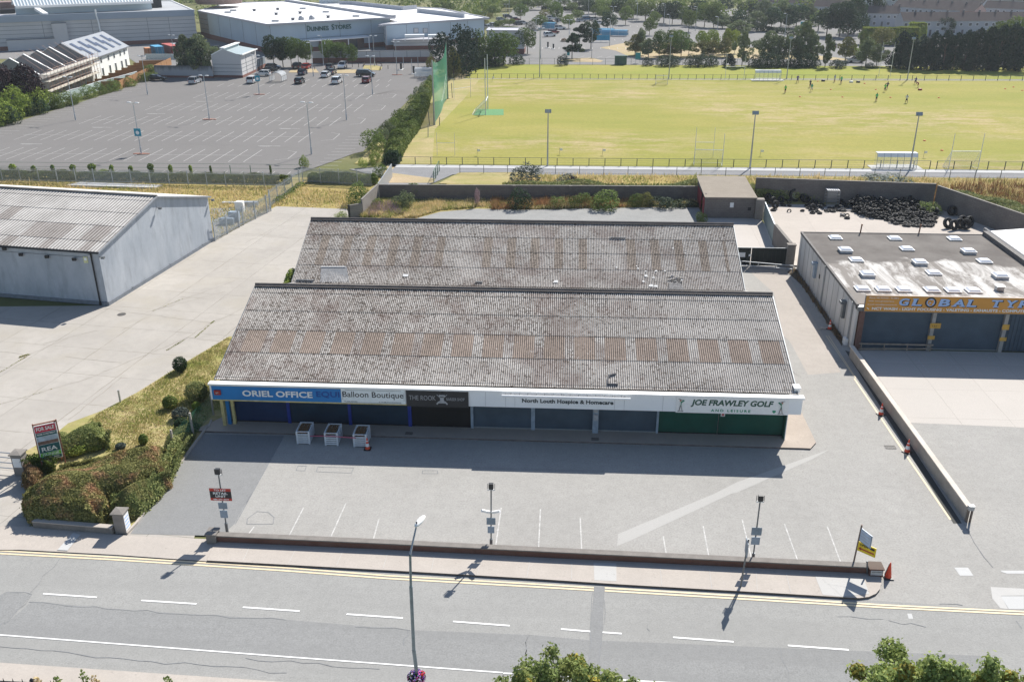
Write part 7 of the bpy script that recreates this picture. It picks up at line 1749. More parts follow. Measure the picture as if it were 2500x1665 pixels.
# glazed ridge
a = G(250/6.7286, 105/6.7286, h3+2.5); b_ = G(2500/6.7286, 20/6.7286, h3+2.5); m = MB()
up = Vector((0,0,1)); dd = (b_-a).normalized(); nd = Vector((dd.y,-dd.x,0))
m.add([a,b_,b_-nd*4+up*2.6,a-nd*4+up*2.6,b_-nd*8,a-nd*8], [(0,1,2,3),(3,2,4,5)]); gz = m.obj('glazed_ridge', emis_glass('atrium_glass', (.38,.47,.55), .15), lg)
m = MB(); n_ = 44
for k in range(n_+1):
    p = a.lerp(b_, k/n_); m.beam(p+nd*.05, p-nd*4+up*2.65, .45, .12)
m.obj('glazing_bars', m_wht, gz); m = MB(); m.beam(a+nd*.3-up*.4, b_+nd*.3-up*.4, 1.4, .7); m.obj('white_gutter', m_memb, gz)
m = MB(); m.beam(a-nd*2-up*1.6, b_-nd*2-up*1.6, .4, 2.4); m.obj('atrium_wall', m_clad, gz)
for u, v, r_ in ((95,130,5.0),(1590,10,9.5)):
    u = u if u < 1000 else 2355+0
    p = G(u/6.7286 if u < 1000 else 350+1240/6.7286, v/6.7286 if u < 1000 else 0, h3+1); m = MB(); m.lathe([(r_*.85,0),(r_,3.2),(0,3.4)], 28, 0, Matrix.Translation((p.x,p.y,h3-.3))); m.obj('brown_drum', plain('drum_brown', (.24,.17,.15), .8, var=.2), lg)
a = G(600/6.7286, 150/6.7286, h3+1.5); b_ = G(750/6.7286, 245/6.7286, h3); m = MB(); m.beam(a, b_, 1.6, .8); m.obj('white_duct', m_memb, lg)
a = W(1565,185); b_ = W(1615,370); c_ = W(1650,535); m = MB(); m.tube([a+nw*.5+up*.4, a+nw*.5-up*1.2, b_+nw*.5, c_+nw*.5], .28, 8); m.obj('wall_duct', m_wht, lg)
# ------------------------------------------------------------------ white terrace with solar panels and scaffolded part
wt = thing('white_terrace', 'new white rendered terrace with grey roof and five solar panel groups', 'building')
A_, B_ = Vector((-116.6,222.8,0)), Vector((-120.6,251.8,0)); he, hr = 5.4, 9.0
dt = (B_-A_).normalized(); nt_ = Vector((-dt.y,dt.x,0)); nt_ = nt_ if nt_.x < 0 else -nt_   # away from the car park
apx = G(905/6.7286, 715/6.7286, hr); gd = 11.6
def T(s, d, z): return A_+dt*s+nt_*d+Vector((0,0,z))
Ln = (B_-A_).length; s0 = -.2
m = MB(); V_ = [T(s0,0,0),T(Ln,0,0),T(Ln,gd,0),T(s0,gd,0),T(s0,0,he),T(Ln,0,he),T(Ln,gd,he),T(s0,gd,he),T(s0,gd/2,hr-.1),T(Ln,gd/2,hr-.1)]
m.add(V_, [(0,1,5,4),(1,2,6,9,5),(2,3,7,6),(3,0,4,8,7)]); m.obj('wall', plain('white_render', (.80,.80,.78), .8, var=.04), wt)
m = MB(); e = .5; V_ = [T(s0-.3,-e,he-.25),T(Ln+.3,-e,he-.25),T(Ln+.3,gd/2,hr+.05),T(s0-.3,gd/2,hr+.05),T(Ln+.3,gd+e,he-.25),T(s0-.3,gd+e,he-.25)]
m.add(V_, [(0,1,2,3),(3,2,4,5)]); rf_ = m.obj('roof', plain('slate_grey', (.30,.32,.35), .8, 0, .15, var=.08, scale=.6), wt)
m = MB(); m.beam(T(s0-.3,-e,he-.3), T(Ln+.3,-e,he-.3), .15,.2); m.obj('gutter', m_joint, rf_)
for k in range(5):
    s = 2+k*5.4; m = MB()
    for ds, t0, t1 in ((0,.45,.85),(1.3,.15,.6)):
        P4 = []
        for s_, t_ in ((s+ds,t0),(s+ds+1.7,t0),(s+ds+1.7,t1),(s+ds,t1)): 
            q = T(s_, -e+(gd/2+e)*t_, he-.25+(hr-he+.3)*t_+.14); P4.append(q)
        m.add(P4, [(0,1,2,3)])
    m.obj('solar_panel', emis_glass('solar_glass', (.06,.07,.11), .2), rf_)
for s in (1.5,7,12.5,17,22,25.5):
    for z, hh, w_ in ((3.4,1.3,1.1),(.2,2.1,1.3)):
        m = MB(); a, b_ = T(s,-.03,z+hh/2), T(s+w_,-.03,z+hh/2); m.beam(a, b_, .08, hh); f = m.obj('window', m_wht, wt)
        m = MB(); m.beam(a.lerp(b_,.1)-nt_*.06, a.lerp(b_,.46)-nt_*.06, .03, hh*.86); m.beam(a.lerp(b_,.54)-nt_*.06, a.lerp(b_,.9)-nt_*.06, .03, hh*.86); m.obj('pane', m_pane, f)
ut = thing('unfinished_terrace', 'roofless block-built terrace under construction wrapped in scaffolding', 'building')
m_blk2 = plain('bare_block', (.27,.26,.26), .9, var=.15, scale=.6)
m = MB(); L5 = 30; V_ = [T(s0-L5,.3,0),T(s0-.05,.3,0),T(s0-.05,.3,he),T(s0-L5,.3,he)]; m.beam(T(s0-L5,.45,he/2), T(s0-.05,.45,he/2), .3, he); m.beam(T(s0-L5,gd-.2,he/2), T(s0-.05,gd-.2,he/2), .3, he); m.obj('wall', m_blk2, ut)
for k in range(5):
    s = s0-.2-k*7.2; m = MB(); V1 = [T(s,0.3,0),T(s,gd,0),T(s,gd,he),T(s,gd/2,hr-.2),T(s,.3,he)]; V2_ = [v-dt*.3 for v in V1]
    m.add(V1+V2_, [(0,1,2,3,4),(9,8,7,6,5)]+[(i,(i+1)%5,5+(i+1)%5,5+i) for i in range(5)]); g_ = m.obj('party_wall', m_blk2, ut)
    m = MB(); m.beam(T(s-.15,.3,he+.05), T(s-.15,gd/2,hr-.12), .5,.1); m.beam(T(s-.15,gd,he+.05), T(s-.15,gd/2,hr-.12), .5,.1); m.obj('white_coping', m_wht if k else m_joint, g_)
for s in (-6,-10,-14.5,-19,-24):
    for z in (3.1,.8): m = MB(); m.beam(T(s,.26,z+.7), T(s+1.5,.26,z+.7), .06, 1.4); m.obj('window_opening', m_blk, ut)
sc_ = thing('scaffolding', 'rusty tube scaffolding with pale boards along the unfinished terrace', 'scaffolding')
m_tube = plain('scaffold_tube', (.38,.25,.20), .6, .2, var=.3); m_brd = plain('scaffold_board', (.60,.56,.48), .8, var=.1)
for z in (2.0,4.0,5.4):
    m = MB(); m.beam(T(s0-L5,-1.0,z), T(s0+1.5,-1.0,z), 1.3, .12); m.obj('board_run', m_brd, sc_)
    m = MB(); 
    for dz in (.5,1.0): m.tube([T(s0-L5,-1.7,z+dz), T(s0+1.5,-1.7,z+dz)], .035, 5)
    m.obj('guard_rail', m_tube, sc_)
for k in range(17):
    s = s0+1.5-k*2.0; m = MB(); m.tube([T(s,-1.7,0), T(s,-1.7,6.8)], .035, 5); m.tube([T(s,-.35,0), T(s,-.35,6.8)], .035, 5); m.obj('standard', m_tube, sc_)
m = MB()
for k in range(8): m.tube([T(s0+1-k*4,-1.75,.2), T(s0-1-k*4,-1.75,4.0)], .03, 5); m.tube([T(s0-.5-k*3.6,.3,he), T(s0-.5-k*3.6,gd/2,hr+.6)], .03, 5)
m.obj('brace', m_tube, sc_)
m = MB(); m.beam(T(s0-8,gd-3,he+.4), T(s0-1,gd-3,he+.4), 6, .1); m.obj('stacked_slates', plain('slates_dark', (.16,.18,.21), .7), ut)
# timber garden fences, stepped, and the pale boundary fence
m_tim = plain('fence_timber', (.33,.165,.065), .8, var=.2, scale=1.2)
Pf = [A1(440,760), A1(640,700), A1(800,650), A1(960,630), A1(1100,590), A1(1210,560)]
for i in range(9):
    s = -14+i*5.0; a = T(s,-3.5,0); b_ = T(s+.4,-10.5,0)
    m = MB()
    m.beam(a+Vector((0,0,.9)), b_+Vector((0,0,.9)), .08, 1.75); o = m.obj('garden_fence', m_tim); o['label'] = 'brown timber garden fence, %s from the near end of the white terrace' % ORD[i]; o['category'] = 'fence'; o['group'] = 'timber fences dividing the terrace gardens'
for i in range(9):
    s = -14+i*5.0; a, b_ = T(s+.2,-10.6,0), T(s+5.0,-10.6,0); m = MB(); m.beam(a+Vector((0,0,.95)), b_+Vector((0,0,.95)), .08, 1.85); o = m.obj('garden_fence', m_tim); o['label'] = 'brown timber rear garden fence panel, %s from the near end of the terrace' % ORD[i]; o['category'] = 'fence'; o['group'] = 'timber fences closing the terrace gardens'
P_ = [A1(470,800), A1(610,765), A1(850,690), A1(1050,635), A1(1190,592)]
wall('pale_fence', 'long pale blue-green boundary fence between the gardens and the store car park', 'fence', [(p.x-.5,p.y) for p in (A1(380,905), A1(610,815), A1(700,790), A1(850,738), A1(1000,700), A1(1150,655))], 1.9, .12, plain('fence_palegreen', (.47,.56,.54), .7), (.06,.06,m_wht))
a, b_ = E2(-900,1150), E2(660,985)
wall('white_fence', 'whitish panel fence behind the container yard', 'fence', [(E2(-30,1000).x,E2(-30,1000).y+3),(E2(620,1000).x,E2(620,1000).y+3)], 1.5, .12, plain('fence_offwhite', (.52,.56,.54), .7))
sw_ = thing('stained_wall', 'grey concrete wall with black stains beside the big birch', 'wall')
b = NB('stained_concrete'); sp = b.n('ShaderNodeSeparateXYZ'); b.l(b.tc.outputs['Object'], sp.inputs[0])
cst = b.mix(b.mul(b.ramp(b.mul(sp.outputs[2], b.mul(b.noise(1.2,3,.7,stretch=(1,1,.15)),2.0), 'ADD'), 2.6, 3.6), .9), (.42,.43,.45), (.10,.11,.12)); m_st = b.done(cst, .9)
facade(sw_, (E2(200,1275).x,E2(200,1275).y), (E2(1150,1290).x,E2(1150,1290).y), 2.9, .5, m_st, (), (), 'panel')
sb2 = thing('substation', 'small white block building with a split grey mono-pitch roof and red brick base', 'building')
S0, S1, S2_ = E2(1160,1278), E2(1635,1285), E2(1880,1170)
d1 = (S1-S0).normalized(); d2 = (S2_-S1); 
hs = hgt(S1, 350+1640/6.7286, 915/6.7286)
facade(sb2, S0, S1, hs, .6, m_clad2, (1.4,2.3,3.2), ()); facade(sb2, S1, S2_, hs, .6, m_clad2, (1.4,2.3,3.2), (.3,.72), 'side_wall')
S3 = S0+d2; mid = S0.lerp(S1,.42); mid2 = mid+d2
z_ = Vector((0,0,1)); 
m = MB(); m.add([S0+z_*hs,mid+z_*(hs+1.5),mid2+z_*(hs+1.5),S3+z_*hs], [(0,1,2,3)]); m.add([mid+z_*(hs+.9),S1+z_*(hs+.1)+d1*.4,S2_+z_*(hs+.1)+d1*.4,mid2+z_*(hs+.9)], [(0,1,2,3)]); m.add([mid+z_*(hs+.9),mid2+z_*(hs+.9),mid2+z_*(hs+1.6),mid+z_*(hs+1.6)], [(0,1,2,3)])
m.obj('roof', plain('roof_greygreen', (.33,.40,.42), .5), sb2)
m = MB(); m.add([S0+z_*hs,S1+z_*hs,mid+z_*(hs+1.45)], [(0,1,2)]); m.obj('gable', m_clad2, sb2)
m = MB(); m.beam(mid+z_*(hs+1.65)-d1*.2, mid2+z_*(hs+1.65)-d1*.2, 1.1, .25); m.beam(S1+z_*(hs+.12)+d1*.45, S2_+z_*(hs+.12)+d1*.45, .3,.25); m.beam(S0+z_*hs, mid+z_*(hs+1.5), .2,.25); m.obj('roof_edge', m_wht, sb2)
rwb = thing('red_brick_yard_wall', 'dark gated brick yard wall between the substation and the round trees', 'wall'); a, b_ = E2(1885,1160), E2(2010,1095); facade(rwb, a, b_, 2.6, .8, plain('gate_slate',(.2,.24,.28),.7), (), (.3,.6), 'panel')
# containers, van
def container(p, L_, rz, col, label, h=2.5, w_=2.4):
    o = thing('shipping_container', label, 'container', (p.x,p.y,0), rz, 'containers in the service yard'); mt = plain('container_'+col[0], col[1], .6, var=.15)
    m = MB(); n_ = int(L_/.3)
    for s in (-1,1):
        for k in range(n_): m.box((s*w_/2-(.05 if k%2 else .02),-L_/2+k*L_/n_,.12),(s*w_/2+(.0 if k%2 else .03),-L_/2+(k+1)*L_/n_,h-.1))
    m.box((-w_/2,-L_/2,0),(w_/2,L_/2,.14)); m.box((-w_/2,L_/2-.06,.14),(w_/2,L_/2,h)); m.obj('side_panel', mt, o)
    m = MB(); m.box((-w_/2-.04,-L_/2,h-.1),(w_/2+.04,L_/2,h)); m.obj('roof', plain('container_top_'+col[0], sc(col[1],1.9), .6), o)
    for s in (-1,1): 
        m = MB(); m.box((min(0,s*w_/2)+.04,-L_/2-.04,.16),(max(0,s*w_/2)-.04,-L_/2,h-.12)); dr = m.obj('door', mt, o); m = MB(); m.tube([(s*w_/4,-L_/2-.07,.2),(s*w_/4,-L_/2-.07,h-.15)], .03, 5); m.obj('lock_bar', m_lgrey, dr)
container(E2(165,920)+Vector((0,3.2,0)), 6.1, rad(38), ('blue',(.05,.19,.30)), 'blue shipping container between a small orange one and a red one')
container(E2(330,915)+Vector((0,5.8,0)), 10.5, rad(38), ('red',(.24,.055,.045)), 'long rust-red shipping container beside the blue one')
container(E2(50,925)+Vector((0,1.3,0)), 2.4, rad(38), ('orange',(.36,.15,.06)), 'small orange box container in front of the blue one', 2.2, 1.4)
p = E2(455,860)+Vector((0,2.2,0)); vn = thing('parked_van', 'white van parked behind the red container', 'van', (p.x,p.y,0), rad(25))
m = MB(); pr = [(-2.6,.35),(-2.6,2.2),(-2.4,2.35),(1.2,2.35),(2.0,1.35),(2.7,1.15),(2.75,.4)]; V_ = [(s*(.95 if z < 2 else .85), y, z) for s in (-1,1) for y, z in pr]; n_ = len(pr)
m.add(V_, [tuple(range(n_-1,-1,-1)), tuple(range(n_,2*n_))]+[(i,(i+1)%n_,n_+(i+1)%n_,n_+i) for i in range(n_)]); m.obj('body', paint('paint_white',COLS['white']), vn)
m = MB(); m.box((-.75,-2.63,1.3),(.75,-2.61,2.0)); m.obj('window', m_glass, vn)
for s in (-1,1):
    for y in (-1.7,1.8): w2 = link('wheel', CARS['suv']['wheel'], vn, (s*.88,y,.34))
# small hipped store shed behind the trees
bb_ = E4(1375,890), E4(1545,895)
sd_ = thing('striped_kiosk', 'grey and cream banded building end with brick base and curved roof edge', 'building'); facade(sd_, bb_[0]-Vector((8,0,0)), bb_[1], 6.6, 1.5, m_clad2, (3.0,4.6), ()); facade(sd_, bb_[1], bb_[1]+Vector((0,9,0)), 6.6, 1.5, m_clad2, (3.0,4.6), (), 'side_wall'); roof_slab(sd_, [bb_[0]-Vector((8,0,0)), bb_[1], bb_[1]+Vector((0,9,0)), bb_[0]+Vector((-8,9,0))], 6.6, m_par, .3)
# ------------------------------------------------------------------ terraced houses beyond the trees
m_slate = plain('house_roof', (.105,.088,.085), .95, 0, .04, var=.12, scale=.4); m_hw = plain('house_render', (.40,.41,.44), .85, var=.06); m_hw2 = plain('house_render_pink', (.50,.34,.30), .85, var=.06)
def house(w_, d_, he, hr, wallm, chim=True):
    o = thing('terraced_house', '', 'house', group='grey terraced houses in the distance')
    m = MB(); m.add([(-w_/2,0,0),(w_/2,0,0),(w_/2,d_,0),(-w_/2,d_,0),(-w_/2,0,he),(w_/2,0,he),(w_/2,d_,he),(-w_/2,d_,he),(-w_/2,d_/2,hr-.1),(w_/2,d_/2,hr-.1)], [(0,1,5,4),(1,2,6,9,5),(2,3,7,6),(3,0,4,8,7)]); m.obj('wall', wallm, o)
    m = MB(); m.add([(-w_/2,-.4,he-.2),(w_/2,-.4,he-.2),(w_/2,d_/2,hr),(-w_/2,d_/2,hr),(w_/2,d_+.4,he-.2),(-w_/2,d_+.4,he-.2)], [(0,1,2,3),(3,2,4,5)]); r = m.obj('roof', m_slate, o)
    if chim: m = MB(); m.box((w_/2-.55,d_/2-.3,hr-.4),(w_/2-.05,d_/2+.5,hr+.55)); m.box((w_/2-.6,d_/2-.35,hr+.55),(w_/2,d_/2+.55,hr+.65)); m.obj('chimney', plain('chimney_grey', (.18,.17,.17), .9), r)
    for x, z, ww, hh in ((-w_*.28,3.2,1.6,1.2),(w_*.15,3.3,1.3,1.1),(-w_*.25,.8,1.7,1.3)):
        m = MB(); m.box((x-ww/2,-.06,z),(x+ww/2,-.01,z+hh)); f = m.obj('window', m_wht, o); m = MB(); m.box((x-ww/2+.12,-.09,z+.12),(x+ww/2-.12,-.06,z+hh-.12)); m.obj('pane', m_pane, f)
    m = MB(); m.box((w_*.3-.5,-.06,0),(w_*.3+.5,-.01,2.1)); m.obj('door', plain('door_dark', (.08,.08,.1), .6), o)
    return o
hA = house(7.4,7.5,5.2,7.6,m_hw); hB = house(7.4,7.5,5.2,7.6,m_hw2); used = {}
def row(u0, v0, u1, v1, n, z, label, pink=(), flip=False):
    a, b_ = G(u0,v0,z), G(u1,v1,z); d = b_-a; ang = math.atan2(d.y, d.x); w_ = d.length/n; k_ = w_/7.4
    for i in range(n):
        c_ = a+d*((i+.5)/n); src = hB if i in pink else hA; lb = 'grey terraced house, %s from the left in %s' % (ORD[i], label) if i not in pink else 'pink terraced house at the end of %s' % label
        if src.name not in used: used[src.name] = 1; r = src; r.location = (c_.x,c_.y,0); r.rotation_euler = (0,0,ang); r.scale = (k_,1,1); r['label'] = lb
        else: copy_tree(src, (c_.x,c_.y,0), ang, (k_,1,1), label=lb)
row(2205,50.5,2520,50,8,5.2,'the nearest terrace')
row(2178,15.3,2380,28,6,5.2,'the second terrace',(5,))
row(2400,18.5,2530,24,4,5.2,'the right-hand terrace')
row(2240,2,2400,10,5,5.2,'the third terrace'); row(2100,-8,2330,-3,6,5.2,'the farthest left terrace'); row(2390,-4,2560,4,5,5.2,'the farthest right terrace'); row(1985,15,2075,18,3,5.2,'the short terrace behind the tall trees'); row(1850,5,1990,8,4,5.2,'the terrace hidden behind the park trees')
row(2095,33,2198,34.5,3,5.0,'the side terrace beside the tall dark tree')
# ------------------------------------------------------------------ vegetation
rng = np.random.default_rng(21); random.seed(21)
LM = dict(
 green=leafmat('leaf_green', (.10,.15,.035), (.17,.22,.055), (.25,.27,.07)),
 round=leafmat('leaf_round', (.075,.125,.03), (.13,.19,.045), (.25,.29,.06)),
 dark=leafmat('leaf_dark', (.022,.05,.027), (.048,.082,.036), (.08,.12,.048)),
 conif=leafmat('leaf_conifer', (.012,.03,.022), (.024,.048,.03), (.042,.072,.036), transl=.12),
 birch=leafmat('leaf_birch', (.11,.145,.07), (.19,.22,.11), (.26,.27,.14)),
 olive=leafmat('leaf_olive', (.13,.14,.04), (.20,.19,.06), (.26,.22,.07)),
 yellow=leafmat('leaf_yellow', (.20,.26,.04), (.30,.34,.07), (.34,.30,.08)),
 purple=leafmat('leaf_purple', (.035,.02,.028), (.075,.045,.05), (.05,.03,.04), transl=.1),
 lime=leafmat('leaf_lime', (.17,.24,.045), (.28,.34,.07), (.34,.36,.09)),
 hedge=leafmat('leaf_hedge', (.17,.175,.058), (.31,.295,.115), (.46,.26,.155), scale=.9),
 hedge2=leafmat('leaf_hedge2', (.16,.20,.07), (.32,.34,.13), (.34,.30,.13), scale=.9),
 brown=leafmat('leaf_brown', (.16,.10,.05), (.24,.16,.09), (.12,.12,.05)),
 straw=leafmat('straw', (.46,.36,.18), (.66,.54,.32), (.36,.33,.12), transl=.3),
 blade=leafmat('blade', (.22,.26,.07), (.38,.38,.12), (.46,.38,.18), transl=.3),
 pink=leafmat('pink_bloom', (.36,.25,.26), (.46,.34,.36), (.30,.28,.12), transl=.2),
 rust=leafmat('rust_weeds', (.28,.14,.07), (.38,.24,.12), (.2,.2,.07), transl=.2),
 gfoil=leafmat('leaf_greyblue', (.075,.10,.085), (.13,.155,.135), (.10,.13,.09), transl=.15))
m_bark = plain('bark', (.11,.085,.065), .95, var=.3, scale=3)
m_bark_p = plain('bark_pale', (.30,.28,.25), .9, var=.3, scale=3)

def trunk(par, h, r, lean=0, limbs=5, seed=0, mat=None, top=.75):
    R_ = random.Random(seed); m = MB(); P_ = [(0,0,0),(lean*.3,0,h*top*.4),(lean*.7,.01,h*top*.75),(lean,0,h*top)]
    m.tube(P_, [r,r*.75,r*.5,r*.2], 7)
    for k in range(limbs):
        z = h*R_.uniform(.3,.6); a = R_.uniform(0,6.28); L_ = h*R_.uniform(.15,.3); m.tube([(lean*z/h,0,z),(math.cos(a)*L_*.6,math.sin(a)*L_*.6,z+L_*.5),(math.cos(a)*L_,math.sin(a)*L_,z+L_)], [r*.4,r*.28,r*.1], 5)
    return m.obj('trunk', mat or m_bark, par)
def crown_blobs(kind, R_):
    B = []
    if kind == 'round':
        for k in range(26):
            a = R_.uniform(0,6.28); u = R_.uniform(-.9,1); q = math.sqrt(1-u*u)*R_.uniform(.55,1); s = R_.uniform(.10,.17)
            B.append((math.cos(a)*q*.33, math.sin(a)*q*.33, .62+u*.27, s*1.05, s*1.05, s))
    elif kind == 'conif':
        for k in range(40):
            t = R_.random()**.8; a = R_.uniform(0,6.28); q = (1-t)**.55*.36*R_.uniform(.6,1.0); s = R_.uniform(.07,.12)*(1.15-.5*t)
            B.append((math.cos(a)*q, math.sin(a)*q, .05+t*.90, s, s, s*1.6))
    elif kind == 'birch':
        for k in range(30):
            t = R_.random(); a = R_.uniform(0,6.28); q = math.sin(math.pi*min(1,.15+t*.85))*.28*R_.uniform(.35,1.05); s = R_.uniform(.05,.095)
            B.append((math.cos(a)*q, math.sin(a)*q, .25+t*.70, s, s, s*1.5))
    elif kind == 'pine':
        for k in range(26):
            t = R_.random(); a = R_.uniform(0,6.28); q = (1-t*.75)*.55*R_.uniform(.4,1); s = R_.uniform(.07,.13)
            B.append((math.cos(a)*q, math.sin(a)*q, .30+t*.62, s*1.3, s*1.3, s*.65))
    else:
        for k in range(24):
            a = R_.uniform(0,6.28); q = R_.random()**.5*.38; s = R_.uniform(.14,.24); B.append((math.cos(a)*q, math.sin(a)*q, .12+R_.random()*.62*(1-q), s, s, s*1.15))
    return B
PROTO = {}
def proto(kind, mat, n=3400, size=.042):
    key = (kind, mat); L_ = PROTO.setdefault(key, [])
    if len(L_) < 2 or (kind in ('round','birch','conif') and len(L_) < 3):
        i = len(L_); R_ = random.Random(hash(kind) % 97 + i*13 + len(mat)) if 0 else random.Random(len(kind)*31+i*13+len(mat)*7+ord(mat[0]))
        P_, N_ = blobpts(crown_blobs(kind, R_), n, rng, .45); P_[:,2] *= 1/P_[:,2].max(); P_[:,:2] *= .5/np.percentile(np.abs(P_[:,:2]), 99.3)
        crown = leaves(P_, N_, size, rng, LM[mat], 'crown', None, .45); me = crown.data; bpy.data.objects.remove(crown)
        tr = None
        if kind != 'bush':
            t = trunk(None, 1, .022 if kind != 'conif' else .03, 0, 5, i, m_bark_p if kind == 'birch' else m_bark); tr = t.data; bpy.data.objects.remove(t)
        L_.append((me, tr)); return L_[-1]
    return random.choice(L_)
CROPK = {id(A1):(0,0,3.3643), id(A2):(600,0,3.3643), id(A3):(1200,0,3.3643), id(A4):(1800,0,3.3643), id(B1):(0,400,3.3643), id(B2):(600,400,3.3643), id(B3):(1200,400,3.3643), id(B4):(1800,400,3.3643), id(C1):(0,820,3.3643)}
for i, e in enumerate((E1,E2,E3,E4,E5,E6)): CROPK[id(e)] = (350*i, 0, 6.7286)
CROPK[id(E7)] = (2100,0,5.8875)
WD = dict(round=1, conif=1, birch=1, pine=1, bush=1)
NAME = dict(round='round_tree', conif='conifer_tree', birch='birch_tree', pine='pine_tree', bush='shrub')
def tree(kind, mat, c, x, yb, yt, wpx, label, group=None, z=0):
    ox, oy, k = CROPK[id(c)]; b_ = c(x, yb); h = hgt(b_, ox+x/k, oy+yt/k); sc_ = abs(c(x+40, yb).x-c(x-40, yb).x)/80; w_ = wpx*sc_*(1.18 if b_.y > 225 else 1)
    me, tr = proto(kind, mat)
    o = thing(NAME[kind], label, 'bush' if kind == 'bush' else 'tree', (b_.x, b_.y, z), random.uniform(0,6.28), group)
    o.scale = (w_/WD[kind], w_/WD[kind], h)
    link('crown', me, o)
    if tr: link('trunk', tr, o)
    return o
def trees(lst, label, group, z=0):
    "lst sorted as written; ordinals count from the left"
    xs_ = [G(CROPK[id(t[2])][0]+t[3]/CROPK[id(t[2])][2], CROPK[id(t[2])][1]+t[4]/CROPK[id(t[2])][2]) for t in lst]
    us = [CROPK[id(t[2])][0]+t[3]/CROPK[id(t[2])][2] for t in lst]; order = sorted(range(len(lst)), key=lambda i: us[i]); rank = {i: k for k, i in enumerate(order)}
    for i, t in enumerate(lst):
        tree(*t, label % ORD[rank[i]], group, z)
trees([('round','dark',E3,-60,1110,640,190),('round','dark',E2,2150,1115,580,300),('round','dark',E2,2300,1110,610,240),('round','round',E3,80,1105,605,250),('round','round',E3,200,1100,640,220),('round','round',E3,330,1095,660,230)], 'dense round tree in the left store clump, %s from the left', 'left clump of round trees in front of the store')
trees([('round','round',E3,690,1050,645,230),('round','round',E3,830,1040,690,190),('round','round',E3,930,1040,700,170),('round','round',E3,1080,1110,720,170)], 'neat pointed tree in the right store clump, %s from the left', 'right clump of round trees in front of the store')
trees([('birch','birch',E2,740,1260,575,400),('birch','birch',E2,980,1262,565,470),('birch','dark',E2,860,1262,640,420)], 'drooping birch before the stained wall, %s from left of three', 'big birches before the stained wall')
tree('birch','birch',E2,1600,1220,830,190,'slim young birch against the white substation wall')
tree('bush','green',E2,140,1230,1060,170,'leafy bush at the left end of the stained wall')
trees([('bush','lime',A1,40,1015,790,230),('bush','lime',A1,140,965,690,290),('bush','lime',A1,260,930,670,270),('bush','lime',A1,350,905,690,220),('bush','green',A1,435,890,750,190),('bush','lime',A1,-60,1040,770,250),('bush','dark',A1,300,935,790,220),('bush','dark',A1,80,1020,860,200)], 'large yellow-green shrub at the left edge, %s from the left', 'yellow-green shrubs at the left edge')
trees([('round','purple',A1,50,940,530,260),('round','purple',A1,250,920,525,290)], 'dark purple-leaved tree above the yellow-green shrubs, %s from the left of two', 'purple-leaved trees at the left edge')
trees([('bush','green',A1,x,yb,yt,w_) for x, yb, yt, w_ in ((560,872,740,120),(640,850,755,90),(730,805,695,140),(820,780,670,110),(880,765,700,85),(940,748,650,130),(1065,712,635,115),(1180,672,600,110),(1250,620,530,110),(480,890,770,110),(610,862,780,80),(1230,655,590,120))], 'small shrub against the pale fence, %s from the left', 'shrubs along the pale fence')
trees([('bush',m_,A2,x,yb,yt,w_) for x, yb, yt, w_, m_ in ((1060,1250,1055,220,'green'),(1170,1130,990,160,'birch'),(1250,1060,895,150,'green'),(1330,985,860,140,'birch'),(1390,900,770,130,'green'),(1440,830,700,130,'birch'),(1480,770,660,120,'green'),(1520,720,625,110,'birch'),(1120,1200,1040,150,'birch'),(1210,1100,960,150,'green'),(1290,1020,900,140,'green'))], 'overgrown shrub between store car park and pitch, %s from the left', 'shrubs between the store car park and the pitch')
trees([('bush','lime',A2,1065,1335,1238,130),('bush','green',A2,1110,1445,1335,130),('bush','lime',A2,962,1378,1292,80),('bush','lime',A2,478,1375,1270,85),('bush','lime',A2,1040,1370,1290,60)], 'bright leafy bush at the end of the palisade fence, %s from the left of five', 'bright bushes at the palisade fence')
# verge and field-edge trees
gv = 'trees along the verge behind the pitch'
trees([('bush','conif',E4,230,1080,520,400),('bush','conif',E4,450,1230,385,560),('bush','conif',E4,680,1070,455,420),('conif','conif',E4,590,1140,480,440)], 'huge dark conifer behind the green netting, %s from the left of four', 'huge dark conifers behind the netting')
tree('conif','olive',E4,390,1255,770,280,'yellow-green conifer directly right of the green netting'); tree('bush','olive',E4,20,1150,880,150,'yellowish bush left of the green netting beside the entrance lane')
trees([('bush','round',E4,850,1080,475,380),('round','round',E4,1210,1070,520,440),('bush','round',E4,1030,1085,490,340),('round','round',E4,1600,890,455,300)], 'large round tree behind the left end of the pitch, %s from the left', 'round trees behind the left end of the pitch')
trees([('bush','dark',E4,900,1090,850,260),('bush','dark',E4,1080,1090,850,260),('bush','dark',E4,1420,1060,870,250),('bush','conif',E4,2175,1080,880,160),('bush','conif',E5,1225,1085,930,170),('bush','dark',E5,1480,1095,900,230),('bush','dark',E5,1640,1095,900,230),('bush','dark',E5,1950,1100,880,230),('bush','dark',E5,2100,1100,880,240),('bush','dark',E5,2270,1095,900,200),('conif','conif',E6,200,1105,880,220),('bush','dark',E6,620,1110,890,220),('bush','dark',E6,760,1115,850,250),('bush','dark',E6,930,1115,880,250),('bush','dark',E6,1090,1110,900,240),('bush','dark',E6,1280,1115,880,260),('bush','dark',E6,1430,1115,870,260),('bush','dark',E6,1570,1115,900,220),('bush','dark',E6,2000,1125,970,270),('bush','dark',E7,130,985,900,140)], 'dark shrub at the foot of the verge trees, %s from the left', 'dark shrubs under the verge trees')
